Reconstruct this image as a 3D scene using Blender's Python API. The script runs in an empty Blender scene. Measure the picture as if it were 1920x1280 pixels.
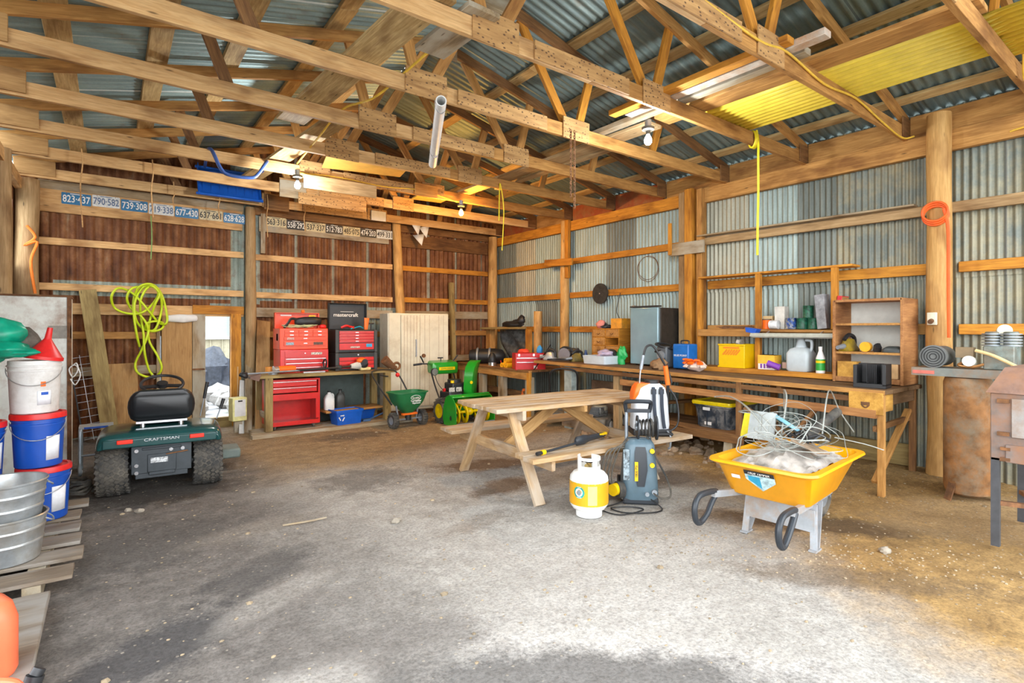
import bpy, math, random
from mathutils import Vector, Matrix, Euler, noise
R = random.Random(7)
PI = math.pi
SC = bpy.context.scene
COL = SC.collection
V = Vector
# ---------------------------------------------------------------- camera model (f in px of the 1920x1280 frame)
FPX, XR, HY, CAMH = 1010., 205., 617., 1.5
YAW = math.atan((960-XR)/FPX)
SY, CY = math.sin(YAW), math.cos(YAW)
def at(x, y, X=None, Y=None, Z=None):
    """world point seen at photo position x,y lying in the plane X=, Y= or Z="""
    r = (x-960)/FPX; u = (HY-y)/FPX
    d = V((SY+r*CY, CY-r*SY, u))
    t = X/d.x if X is not None else Y/d.y if Y is not None else (Z-CAMH)/d.z
    return V((0, 0, CAMH))+d*t
# ---------------------------------------------------------------- mesh builder
class MB:
    def __init__(s): s.v = []; s.f = []
    def add(s, vs, fs, M=None):
        n = len(s.v)
        s.v += [tuple(M @ V(p)) if M is not None else tuple(p) for p in vs]
        s.f += [tuple(i+n for i in f) for f in fs]
        return s
    def box(s, c, d, M=None):
        x, y, z = c; a, b, e = d[0]/2, d[1]/2, d[2]/2
        vs = [(x+i*a, y+j*b, z+k*e) for i in (-1, 1) for j in (-1, 1) for k in (-1, 1)]
        return s.add(vs, [(0, 1, 3, 2), (4, 6, 7, 5), (0, 4, 5, 1), (2, 3, 7, 6), (0, 2, 6, 4), (1, 5, 7, 3)], M)
    def frame(s, p0, p1, up=(0, 0, 1)):
        p0, p1 = V(p0), V(p1); x = (p1-p0).normalized(); u = V(up)
        y = u.cross(x)
        if y.length < 1e-4: y = V((0, 1, 0)).cross(x)
        if y.length < 1e-4: y = V((1, 0, 0)).cross(x)
        y.normalize(); z = x.cross(y)
        M = Matrix.Identity(4)
        for i in range(3): M[i][0] = x[i]; M[i][1] = y[i]; M[i][2] = z[i]; M[i][3] = p0[i]
        return M
    def bar(s, p0, p1, w, h, up=(0, 0, 1), M=None):
        L = (V(p1)-V(p0)).length; m = s.frame(p0, p1, up)
        return s.box((L/2, 0, 0), (L, w, h), M @ m if M is not None else m)
    def cyl(s, p0, p1, r0, r1=None, n=16, caps=True, M=None):
        r1 = r0 if r1 is None else r1
        m = s.frame(p0, p1); L = (V(p1)-V(p0)).length
        if M is not None: m = M @ m
        vs = []
        for x, r in ((0, r0), (L, r1)):
            for i in range(n): a = 2*PI*i/n; vs.append((x, r*math.cos(a), r*math.sin(a)))
        fs = [(i, (i+1) % n, n+(i+1) % n, n+i) for i in range(n)]
        if caps: fs += [tuple(range(n-1, -1, -1)), tuple(range(n, 2*n))]
        return s.add(vs, fs, m)
    def tube(s, pts, r, n=8, closed=False, M=None, flat=1.):
        P = [V(p) for p in pts]; N = len(P); vs = []; prev = None
        for i in range(N):
            a = P[(i-1) % N] if (closed or i > 0) else P[i]
            b = P[(i+1) % N] if (closed or i < N-1) else P[i]
            t = (b-a).normalized() if (b-a).length > 1e-9 else V((0, 0, 1))
            if prev is None:
                u = V((0, 0, 1)) if abs(t.z) < .9 else V((1, 0, 0))
            else: u = prev
            u = (u-t*u.dot(t)); u.normalize(); w = t.cross(u); prev = u
            rr = r[i] if isinstance(r, (list, tuple)) else r
            for k in range(n):
                g = 2*PI*k/n; vs.append(P[i]+u*(rr*math.cos(g)*flat)+w*(rr*math.sin(g)))
        fs = []
        for i in range(N if closed else N-1):
            j = (i+1) % N
            for k in range(n): fs.append((i*n+k, i*n+(k+1) % n, j*n+(k+1) % n, j*n+k))
        if not closed: fs += [tuple(range(n-1, -1, -1)), tuple(range((N-1)*n, N*n))]
        return s.add(vs, fs, M)
    def lathe(s, prof, n=24, M=None, a0=0, a1=2*PI):
        full = abs(a1-a0-2*PI) < 1e-6; m = n if full else n+1; vs = []
        for r, z in prof:
            for i in range(m): a = a0+(a1-a0)*i/n; vs.append((r*math.cos(a), r*math.sin(a), z))
        fs = []
        for j in range(len(prof)-1):
            for i in range(n):
                k = (i+1) % m; fs.append((j*m+i, j*m+k, (j+1)*m+k, (j+1)*m+i))
        if full and prof[0][0] > 1e-6 and prof[0] != prof[-1]: pass
        return s.add(vs, fs, M)
    def disc(s, r, z, n=24, M=None):
        return s.add([(r*math.cos(2*PI*i/n), r*math.sin(2*PI*i/n), z) for i in range(n)], [tuple(range(n))], M)
    def prism(s, poly, h, M=None, taper=1.):
        n = len(poly)
        cx = sum(p[0] for p in poly)/n; cy = sum(p[1] for p in poly)/n
        vs = [(p[0], p[1], 0) for p in poly]+[(cx+(p[0]-cx)*taper, cy+(p[1]-cy)*taper, h) for p in poly]
        fs = [tuple(range(n-1, -1, -1)), tuple(range(n, 2*n))]+[(i, (i+1) % n, n+(i+1) % n, n+i) for i in range(n)]
        return s.add(vs, fs, M)
    def ball(s, c, r, nu=14, nv=9, M=None, wob=0, seed=0):
        rx, ry, rz = r if isinstance(r, (tuple, list)) else (r, r, r); vs = []
        for j in range(nv+1):
            p = PI*j/nv
            for i in range(nu):
                a = 2*PI*i/nu; d = V((math.sin(p)*math.cos(a), math.sin(p)*math.sin(a), math.cos(p)))
                k = 1+wob*noise.noise(d*1.7+V((seed*3.1, seed, 0)))
                vs.append((c[0]+rx*d.x*k, c[1]+ry*d.y*k, c[2]+rz*d.z*k))
        fs = [(j*nu+i, j*nu+(i+1) % nu, (j+1)*nu+(i+1) % nu, (j+1)*nu+i) for j in range(nv) for i in range(nu)]
        return s.add(vs, fs, M)
    def loft(s, rings, cap=True, closed=True, M=None):
        n = len(rings[0]); vs = [p for r in rings for p in r]; fs = []
        for j in range(len(rings)-1):
            for i in range(n if closed else n-1):
                k = (i+1) % n; fs.append((j*n+i, j*n+k, (j+1)*n+k, (j+1)*n+i))
        if cap: fs += [tuple(range(n-1, -1, -1)), tuple(range((len(rings)-1)*n, len(rings)*n))]
        return s.add(vs, fs, M)
    def build(s, name, m, parent=None, bevel=0, seg=2, sub=0, solid=0, loc=None, rot=None, sharp=35, offset=-1):
        me = bpy.data.meshes.new(name); me.from_pydata(s.v, [], s.f)
        me.validate(); me.update()
        me.materials.append(m)
        for p in me.polygons: p.use_smooth = True
        try: me.set_sharp_from_angle(angle=math.radians(sharp))
        except Exception: pass
        o = bpy.data.objects.new(name, me); COL.objects.link(o)
        if parent: o.parent = parent
        if loc is not None: o.location = loc
        if rot is not None: o.rotation_euler = rot
        import bmesh
        bm = bmesh.new(); bm.from_mesh(me); bmesh.ops.recalc_face_normals(bm, faces=bm.faces); bm.to_mesh(me); bm.free()
        if solid:
            q = o.modifiers.new('solid', 'SOLIDIFY'); q.thickness = solid; q.offset = offset
        if bevel:
            q = o.modifiers.new('bevel', 'BEVEL'); q.width = bevel; q.segments = seg; q.limit_method = 'ANGLE'; q.angle_limit = .6
        if sub:
            q = o.modifiers.new('sub', 'SUBSURF'); q.levels = sub; q.render_levels = sub
        return o
def box(c, d, M=None): return MB().box(c, d, M)
def tag(o, label, cat, group=None):
    o['label'] = label; o['category'] = cat
    if group: o['group'] = group
    return o
def thing(name, label, cat, loc=(0, 0, 0), rz=0, group=None, rot=None):
    o = bpy.data.objects.new(name, None); COL.objects.link(o)
    o.location = loc; o.rotation_euler = rot if rot is not None else (0, 0, rz)
    return tag(o, label, cat, group)
def struct(o):
    o['kind'] = 'structure'; return o
def dup(root, loc, rz=0, label=None, group=None, rot=None):
    r = root.copy(); COL.objects.link(r); r.location = loc; r.rotation_euler = rot if rot is not None else (0, 0, rz)
    if label: r['label'] = label
    if group: r['group'] = group
    for ch in list(root.children):
        c = ch.copy(); COL.objects.link(c); c.parent = r
        for g in ch.children:
            d = g.copy(); COL.objects.link(d); d.parent = c
    return r
def board(name, p0, p1, w, h, m, parent=None, up=(0, 0, 1), bevel=.003):
    """a sawn board, local X along its length, h measured along up, w across"""
    M = MB().frame(p0, p1, up); L = (V(p1)-V(p0)).length
    o = MB().box((0, 0, 0), (L, w, h)).build(name, m, parent, bevel=bevel, seg=1)
    o.matrix_basis = M @ Matrix.Translation((L/2, 0, 0))
    return o
def pole(name, p0, p1, r0, r1, m, parent=None, n=14, seed=0, wob=.12):
    """a peeled log, local X along its length"""
    M = MB().frame(p0, p1); L = (V(p1)-V(p0)).length; b = MB(); rings = []
    K = max(6, int(L/.15))
    for j in range(K+1):
        t = j/K; ring = []
        for i in range(n):
            a = 2*PI*i/n; r = r0+(r1-r0)*t
            r *= 1+wob*noise.noise(V((math.cos(a)*.8+seed, math.sin(a)*.8, t*L*1.3)))
            ox = .018*noise.noise(V((seed+5, 0, t*L*.8))); oy = .018*noise.noise(V((seed+9, 3, t*L*.8)))
            ring.append((t*L, ox+r*math.cos(a), oy+r*math.sin(a)))
        rings.append(ring)
    b.loft(rings)
    o = b.build(name, m, parent, sharp=60); o.matrix_basis = M
    return o
def smooth_path(P, k=6, closed=False):
    P = [V(p) for p in P]; N = len(P); out = []
    for i in range(N if closed else N-1):
        p0 = P[(i-1) % N] if (closed or i > 0) else P[i]; p1 = P[i]; p2 = P[(i+1) % N]
        p3 = P[(i+2) % N] if (closed or i < N-2) else p2
        for j in range(k):
            t = j/k
            out.append(.5*((2*p1)+(p2-p0)*t+(2*p0-5*p1+4*p2-p3)*t*t+(3*p1-p0-3*p2+p3)*t**3))
    if not closed: out.append(P[-1])
    return out
def rrect(w, h, r, n=4, cx=0, cy=0):
    out = []
    for sx, sy, a in ((1, 1, 0), (-1, 1, PI/2), (-1, -1, PI), (1, -1, 1.5*PI)):
        for i in range(n+1):
            g = a+PI/2*i/n; out.append((cx+sx*(w/2-r)+r*math.cos(g), cy+sy*(h/2-r)+r*math.sin(g)))
    return out
def text(name, s, size, m, parent=None, loc=(0, 0, 0), rot=(PI/2, 0, 0), ext=.001, sx=1., bold=0):
    cu = bpy.data.curves.new('lettering', 'FONT'); cu.body = s; cu.size = size; cu.extrude = ext
    cu.align_x = 'CENTER'; cu.align_y = 'CENTER'; cu.offset = bold*size; cu.resolution_u = 3
    t = bpy.data.objects.new('tmp', cu)
    me = bpy.data.meshes.new_from_object(t); bpy.data.objects.remove(t); bpy.data.curves.remove(cu)
    for v in me.vertices: v.co.x *= sx
    me.materials.clear(); me.materials.append(m)
    o = bpy.data.objects.new(name, me); COL.objects.link(o)
    if parent: o.parent = parent
    o.location = loc; o.rotation_euler = rot
    return o
# ---------------------------------------------------------------- materials
MATS = {}
def nt(name):
    m = bpy.data.materials.new(name); m.use_nodes = True; t = m.node_tree
    b = t.nodes['Principled BSDF']; return m, t, b
def N(t, typ, **kw):
    n = t.nodes.new(typ)
    for k, v in kw.items(): setattr(n, k, v)
    return n
def ramp(t, stops, fac):
    r = N(t, 'ShaderNodeValToRGB'); e = r.color_ramp.elements
    while len(e) < len(stops): e.new(.5)
    for el, (p, c) in zip(e, stops): el.position = p; el.color = (*c, 1) if len(c) == 3 else c
    t.links.new(fac, r.inputs[0]); return r.outputs[0]
def coords(t, scale=(1, 1, 1), rnd=0., kind='Object'):
    tc = N(t, 'ShaderNodeTexCoord'); mp = N(t, 'ShaderNodeMapping'); mp.inputs['Scale'].default_value = scale
    t.links.new(tc.outputs[kind], mp.inputs[0])
    if rnd:
        oi = N(t, 'ShaderNodeObjectInfo'); mu = N(t, 'ShaderNodeMath', operation='MULTIPLY'); mu.inputs[1].default_value = rnd
        t.links.new(oi.outputs['Random'], mu.inputs[0]); t.links.new(mu.outputs[0], mp.inputs['Location'])
    return mp.outputs[0]
def tnoise(t, vec, scale, detail=4, rough=.55, dist=0.):
    n = N(t, 'ShaderNodeTexNoise'); n.inputs['Scale'].default_value = scale; n.inputs['Detail'].default_value = detail
    n.inputs['Roughness'].default_value = rough; n.inputs['Distortion'].default_value = dist
    t.links.new(vec, n.inputs['Vector']); return n.outputs['Fac']
def mix(t, a, b, fac, typ='MIX'):
    m = N(t, 'ShaderNodeMix', data_type='RGBA', blend_type=typ)
    for i, x in ((6, a), (7, b)):
        if hasattr(x, 'default_value') or hasattr(x, 'is_linked'): t.links.new(x, m.inputs[i])
        else: m.inputs[i].default_value = (*x, 1)
    if isinstance(fac, (int, float)): m.inputs[0].default_value = fac
    else: t.links.new(fac, m.inputs[0])
    return m.outputs[2]
def math_(t, op, a, b=None, c=None):
    m = N(t, 'ShaderNodeMath', operation=op)
    for i, x in enumerate((a, b, c)):
        if x is None: continue
        if isinstance(x, (int, float)): m.inputs[i].default_value = x
        else: t.links.new(x, m.inputs[i])
    return m.outputs[0]
def bump(t, b, h, strength=.3, dist=.01):
    n = N(t, 'ShaderNodeBump'); n.inputs['Strength'].default_value = strength; n.inputs['Distance'].default_value = dist
    t.links.new(h, n.inputs['Height']); t.links.new(n.outputs[0], b.inputs['Normal'])
def paint(name, col, rough=.5, metal=0., var=.12, scale=14, coat=0., trans=0., dirt=None, dirt_amt=.35):
    if name in MATS: return MATS[name]
    m, t, b = nt(name); vec = coords(t, rnd=7.)
    n = tnoise(t, vec, scale, 5, .6)
    dk = tuple(c*(1-var*1.6) for c in col); lt = tuple(min(1, c*(1+var)) for c in col)
    cc = ramp(t, [(.3, dk), (.7, lt)], n)
    if dirt:
        n2 = tnoise(t, vec, scale*.35, 6, .7)
        f = ramp(t, [(.5-.25*dirt_amt, (0, 0, 0)), (.78-.3*dirt_amt, (1, 1, 1))], n2)
        cc = mix(t, cc, dirt, f)
    t.links.new(cc, b.inputs['Base Color']); b.inputs['Roughness'].default_value = rough; b.inputs['Metallic'].default_value = metal
    if coat: b.inputs['Coat Weight'].default_value = coat; b.inputs['Coat Roughness'].default_value = .15
    if trans: b.inputs['Transmission Weight'].default_value = trans
    MATS[name] = m; return m
def wood(name, c1, c2, rough=.75, knots=True, scale=1., grey=None):
    if name in MATS: return MATS[name]
    m, t, b = nt(name); vec = coords(t, (1.2*scale, 14*scale, 14*scale), rnd=31.)
    g = tnoise(t, vec, 3.2, 7, .62, .6)
    vec2 = coords(t, (2*scale, 5*scale, 5*scale), rnd=17.); k = tnoise(t, vec2, 1.3, 3, .5)
    fine = tnoise(t, coords(t, (4*scale, 90*scale, 90*scale), rnd=11.), 2, 3, .6)
    col = ramp(t, [(.28, c2), (.5, tuple((a+b_)/2 for a, b_ in zip(c1, c2))), (.68, c1)], g)
    blot = ramp(t, [(.28, (.45, .36, .28)), (.5, (1, 1, 1))], k)
    col = mix(t, col, blot, .85, 'MULTIPLY')
    col = mix(t, col, ramp(t, [(.3, (.7, .66, .6)), (.6, (1, 1, 1))], fine), .6, 'MULTIPLY')
    oi = N(t, 'ShaderNodeObjectInfo'); val = ramp(t, [(0, (.78, .74, .68)), (1, (1.0, 1.0, 1.0))], oi.outputs['Random'])
    col = mix(t, col, val, .8, 'MULTIPLY')
    if grey: col = mix(t, col, grey, ramp(t, [(.42, (0, 0, 0)), (.62, (1, 1, 1))], tnoise(t, coords(t, (1.5, 4, 4), rnd=5.), 1.4, 4)))
    if knots:
        vo = N(t, 'ShaderNodeTexVoronoi'); vo.inputs['Scale'].default_value = 2.2
        t.links.new(coords(t, (1.0, 4.5, 4.5), rnd=23.), vo.inputs['Vector'])
        col = mix(t, tuple(x*.3 for x in c2), col, ramp(t, [(.03, (0, 0, 0)), (.085, (1, 1, 1))], vo.outputs['Distance']))
    t.links.new(col, b.inputs['Base Color']); b.inputs['Roughness'].default_value = rough
    bump(t, b, g, .25, .004); MATS[name] = m; return m
def emit(name, col, strength):
    if name in MATS: return MATS[name]
    m, t, b = nt(name); b.inputs['Base Color'].default_value = (*col, 1)
    b.inputs['Emission Color'].default_value = (*col, 1); b.inputs['Emission Strength'].default_value = strength
    MATS[name] = m; return m
def glass(name, col, rough=.15, alpha=.35):
    """thin translucent plastic"""
    if name in MATS: return MATS[name]
    m, t, b = nt(name); b.inputs['Base Color'].default_value = (*col, 1); b.inputs['Roughness'].default_value = rough
    b.inputs['Alpha'].default_value = alpha; MATS[name] = m; return m
W_LIGHT = wood('pale sawn pine', (.84, .56, .27), (.62, .34, .12))
W_MID = wood('honey pine', (.68, .37, .11), (.40, .18, .04))
W_ORANGE = wood('orange stained pine', (.80, .37, .04), (.48, .18, .015))
W_DARK = wood('old brown timber', (.33, .165, .055), (.15, .065, .02))
W_GREY = wood('weathered grey board', (.52, .41, .26), (.30, .22, .12), grey=(.42, .37, .28))
W_PICNIC = wood('weathered table lumber', (.66, .46, .25), (.42, .26, .12), grey=(.50, .41, .31))
W_GREEN = wood('treated bench lumber', (.46, .35, .14), (.27, .19, .065))
W_PLY = wood('plywood', (.60, .37, .15), (.44, .24, .08), knots=False)
W_LOG = wood('peeled log', (.80, .50, .19), (.54, .29, .08), scale=.8)
W_LOGG = wood('weathered log', (.60, .42, .22), (.36, .23, .10), scale=.8)
W_RED = paint('barn red board', (.34, .07, .02), .8, dirt=(.30, .14, .05))
W_PURLIN = wood('tan purlin', (.68, .50, .24), (.40, .26, .09))
W_DIRTY = wood('dirty floor board', (.36, .30, .23), (.20, .16, .12), grey=(.30, .28, .25))
W_BENCH = wood('oily bench boards', (.25, .145, .065), (.11, .06, .025))
W_RAIL = wood('brown orange rail', (.52, .26, .09), (.32, .13, .04))
W_TEAL = paint('pale teal board', (.36, .42, .40), .7, var=.2)
BLACK = paint('black plastic', (.018, .019, .021), .45)
RUBBER = paint('rubber', (.035, .035, .034), .8, dirt=(.16, .14, .11))
GREYM = paint('grey steel', (.32, .36, .40), .45, .5)
CHROME = paint('chrome', (.75, .77, .8), .22, .9, var=.04)
WHITE = paint('white enamel', (.85, .86, .84), .35, var=.03)
WHITEP = paint('white plastic', (.8, .8, .78), .5, var=.05)
RED = paint('red enamel', (.62, .012, .010), .3, var=.08, coat=.3)
ORRED = paint('orange red enamel', (.80, .07, .012), .35, var=.08)
ORANGE = paint('orange plastic', (.9, .16, .01), .45, var=.06)
YELLOW = paint('yellow plastic', (.85, .55, .0), .45, var=.06)
BLUE = paint('blue plastic', (.012, .10, .55), .4, var=.1)
JGREEN = paint('bright green enamel', (.012, .30, .02), .3, var=.06, coat=.3)
RUST = paint('rusty iron', (.26, .12, .05), .85, .2, var=.3, scale=20, dirt=(.12, .06, .03))
WIRE = paint('wire steel', (.55, .56, .57), .35, .8)
# ================================================================= shell
LX, RX, BY, FY = -.95, 6.62, 9.42, -.4
CH = 3.42                      # underside of the truss bottom chords
def ground_z(x, y):
    t = min(1, max(0, (x-5.3)/1.2)); t = t*t*(3-2*t)
    if y > BY: t = 0
    z = .10*t*min(1, max(0, (y-.3)/1.2))
    return z+.012*noise.noise(V((x*1.1, y*1.1, 0)))+.006*noise.noise(V((x*4, y*4, 3)))
def make_floor():
    b = MB(); x0, x1, y0, y1 = LX-.3, RX+.3, FY-1, BY+.2; nx, ny = 190, 270
    vs = [(x0+(x1-x0)*i/nx, y0+(y1-y0)*j/ny, 0) for j in range(ny+1) for i in range(nx+1)]
    vs = [(x, y, ground_z(x, y)+.004*noise.noise(V((x*11, y*11, 1)))) for x, y, _ in vs]
    fs = [(j*(nx+1)+i, j*(nx+1)+i+1, (j+1)*(nx+1)+i+1, (j+1)*(nx+1)+i) for j in range(ny) for i in range(nx)]
    b.add(vs, fs)
    m, t, bs = nt('packed dirt')
    vec = coords(t)
    big = tnoise(t, vec, .9, 6, .6); med = tnoise(t, vec, 6, 6, .65); fine = tnoise(t, vec, 55, 4, .7)
    pale = ramp(t, [(.3, (.37, .345, .31)), (.7, (.55, .525, .48))], med)
    brown = ramp(t, [(.3, (.24, .155, .075)), (.7, (.45, .315, .165))], med)
    brownR = ramp(t, [(.3, (.23, .13, .04)), (.7, (.50, .31, .11))], med)
    grey = ramp(t, [(.3, (.125, .112, .10)), (.7, (.27, .245, .22))], med)
    sx = N(t, 'ShaderNodeSeparateXYZ'); t.links.new(vec, sx.inputs[0]); X, Y = sx.outputs[0], sx.outputs[1]
    wob = math_(t, 'MULTIPLY', math_(t, 'SUBTRACT', big, .5), 2.2)
    wob2 = math_(t, 'MULTIPLY', math_(t, 'SUBTRACT', med, .5), .7)
    wsum = math_(t, 'ADD', wob, wob2)
    # brown soil along the right wall and at the back, grey oily soil on the left, paler centre between with door light painted in
    fR = ramp(t, [(.50, (0, 0, 0)), (.585, (1, 1, 1))], math_(t, 'MULTIPLY', math_(t, 'ADD', math_(t, 'ADD', math_(t, 'SUBTRACT', X, math_(t, 'MULTIPLY', Y, .62)), wsum), 2.75), .1))
    fB = ramp(t, [(.50, (0, 0, 0)), (.60, (1, 1, 1))], math_(t, 'MULTIPLY', math_(t, 'ADD', Y, wsum), .1*.95))
    lx = math_(t, 'SUBTRACT', math_(t, 'SUBTRACT', X, math_(t, 'MULTIPLY', Y, .12)), wsum)
    fL = ramp(t, [(.585, (1, 1, 1)), (.66, (0, 0, 0))], math_(t, 'ADD', math_(t, 'MULTIPLY', math_(t, 'SUBTRACT', X, math_(t, 'MULTIPLY', wsum, .75)), .1), .5))
    c = mix(t, pale, brown, fB); c = mix(t, c, grey, fL); c = mix(t, c, brownR, fR)
    def spot(px, py, rx, ry, col, amt, rot=0):
        nonlocal c
        dx = math_(t, 'SUBTRACT', X, px); dy = math_(t, 'SUBTRACT', Y, py); ca, sa = math.cos(rot), math.sin(rot)
        u = math_(t, 'ADD', math_(t, 'MULTIPLY', dx, ca/rx), math_(t, 'MULTIPLY', dy, sa/rx))
        w = math_(t, 'ADD', math_(t, 'MULTIPLY', dx, -sa/ry), math_(t, 'MULTIPLY', dy, ca/ry))
        d = math_(t, 'SQRT', math_(t, 'ADD', math_(t, 'MULTIPLY', u, u), math_(t, 'MULTIPLY', w, w)))
        d = math_(t, 'ADD', d, math_(t, 'MULTIPLY', math_(t, 'SUBTRACT', med, .5), 1.1))
        d = math_(t, 'ADD', d, math_(t, 'MULTIPLY', math_(t, 'SUBTRACT', fine, .5), .35))
        c = mix(t, c, col, math_(t, 'MULTIPLY', ramp(t, [(.55, (1, 1, 1)), (1.0, (0, 0, 0))], d), amt))
    for a in STAINS_AND_LIGHT: spot(*a)
    vo = N(t, 'ShaderNodeTexVoronoi'); vo.inputs['Scale'].default_value = 26; t.links.new(vec, vo.inputs['Vector'])
    wn = N(t, 'ShaderNodeTexWhiteNoise', noise_dimensions='3D'); t.links.new(vo.outputs['Position'], wn.inputs[0])
    peb = math_(t, 'MULTIPLY', ramp(t, [(.16, (1, 1, 1)), (.24, (0, 0, 0))], vo.outputs['Distance']), math_(t, 'GREATER_THAN', wn.outputs['Value'], .72))
    c = mix(t, c, (.55, .48, .38), math_(t, 'MULTIPLY', peb, .5))
    c = mix(t, c, ramp(t, [(.36, (.55, .55, .55)), (.58, (1, 1, 1))], fine), .8, 'MULTIPLY'); c = mix(t, c, ramp(t, [(.35, (.70, .68, .66)), (.6, (1, 1, 1))], tnoise(t, vec, 17, 5, .7)), .7, 'MULTIPLY')
    t.links.new(c, bs.inputs['Base Color']); bs.inputs['Roughness'].default_value = .92
    hh = math_(t, 'ADD', math_(t, 'MULTIPLY', fine, .35), math_(t, 'ADD', math_(t, 'MULTIPLY', med, .5), math_(t, 'MULTIPLY', peb, .3)))
    bump(t, bs, hh, .55, .02)
    struct(b.build('floor', m, sharp=180))
DK = (.075, .062, .05); OIL = (.075, .072, .072); BRN = (.16, .09, .04); DOOR_LIGHT = (.62, .59, .55)  # last colour is door light painted into the floor
STAINS_AND_LIGHT = [(.18, 3.02, .50, .26, OIL, .85, .6), (.75, 3.6, .5, .25, OIL, .5, .6), (.15, 4.5, .9, .5, (.13, .12, .11), .7, .3),
          (.45, 5.9, .8, .45, DK, .85, 0), (.9, 7.0, .5, .5, DK, .5, 0), (2.05, 5.2, .6, .5, (.13, .115, .10), .6, .3),
          (3.35, 4.95, .75, .28, BRN, .85, -.3), (3.05, 4.2, .5, .22, BRN, .75, .2), (4.6, 3.35, .8, .4, BRN, .6, -.5),
          (2.75, 7.4, .7, .3, DK, .6, .1), (3.9, 7.8, .5, .3, DK, .5, .1), (3.4, 6.3, 1.0, .3, BRN, .4, .1),
          (4.35, 1.95, 1.3, .25, (.13, .075, .03), .9, -.86), (3.6, 1.35, .9, .2, (.17, .11, .055), .6, -.86),
          (5.5, 1.2, 1.0, .55, (.46, .31, .15), .8, -.5), (2.0, 2.0, .9, .5, DOOR_LIGHT, .45, -.3), (2.9, 2.6, 1.2, .6, DOOR_LIGHT, .4, -.3), (1.9, 1.55, 1.0, .30, DOOR_LIGHT, .8, -.75),
          (1.60, 1.66, 1.1, .30, (.17, .16, .15), .9, -.64), (1.25, 2.35, .40, .2, (.24, .22, .20), .7, -.4), (.55, 2.2, .5, .28, (.46, .43, .39), .8, .4), (.75, 3.2, .5, .15, (.40, .37, .33), .6, .5), (.9, 4.4, .6, .2, (.36, .32, .27), .5, .2), (2.3, 3.5, .4, .15, (.3, .25, .2), .5, .2)]
make_floor()
def corr(name, u0, u1, rows, O, U, Vv, Nn, m, pitch=.07, amp=.011, holes=(), sub=8, lap=.66, sharp_valley=False):
    """corrugated sheeting: waves run along U, sheets rise along V, Nn is the inward normal"""
    b = MB(); U, Vv, Nn, O = V(U), V(Vv), V(Nn), V(O)
    step = pitch/sub; n = int((u1-u0)/step)
    for (v0, v1, off) in rows:
        cuts = sorted(set([v0, v1]+[min(max(h[k], v0), v1) for h in holes for k in (2, 3)]))
        for a, e in zip(cuts[:-1], cuts[1:]):
            if e-a < 1e-4: continue
            run = []
            def flush():
                if len(run) > 1:
                    vs = []
                    for (u, d) in run: vs += [O+U*u+Vv*a+Nn*d, O+U*u+Vv*e+Nn*d]
                    b.add(vs, [(2*i, 2*i+2, 2*i+3, 2*i+1) for i in range(len(run)-1)])
                run.clear()
            for i in range(n+1):
                u = u0+i*step
                if any(h[0] < u < h[1] and h[2] <= a+1e-5 and h[3] >= e-1e-5 for h in holes): flush(); continue
                run.append((u, off+(amp*(2*abs(math.cos(PI*u/pitch))**.75-1) if sharp_valley else amp*math.cos(2*PI*u/pitch))))
            flush()
    return b.build(name, m, sharp=80)
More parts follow.
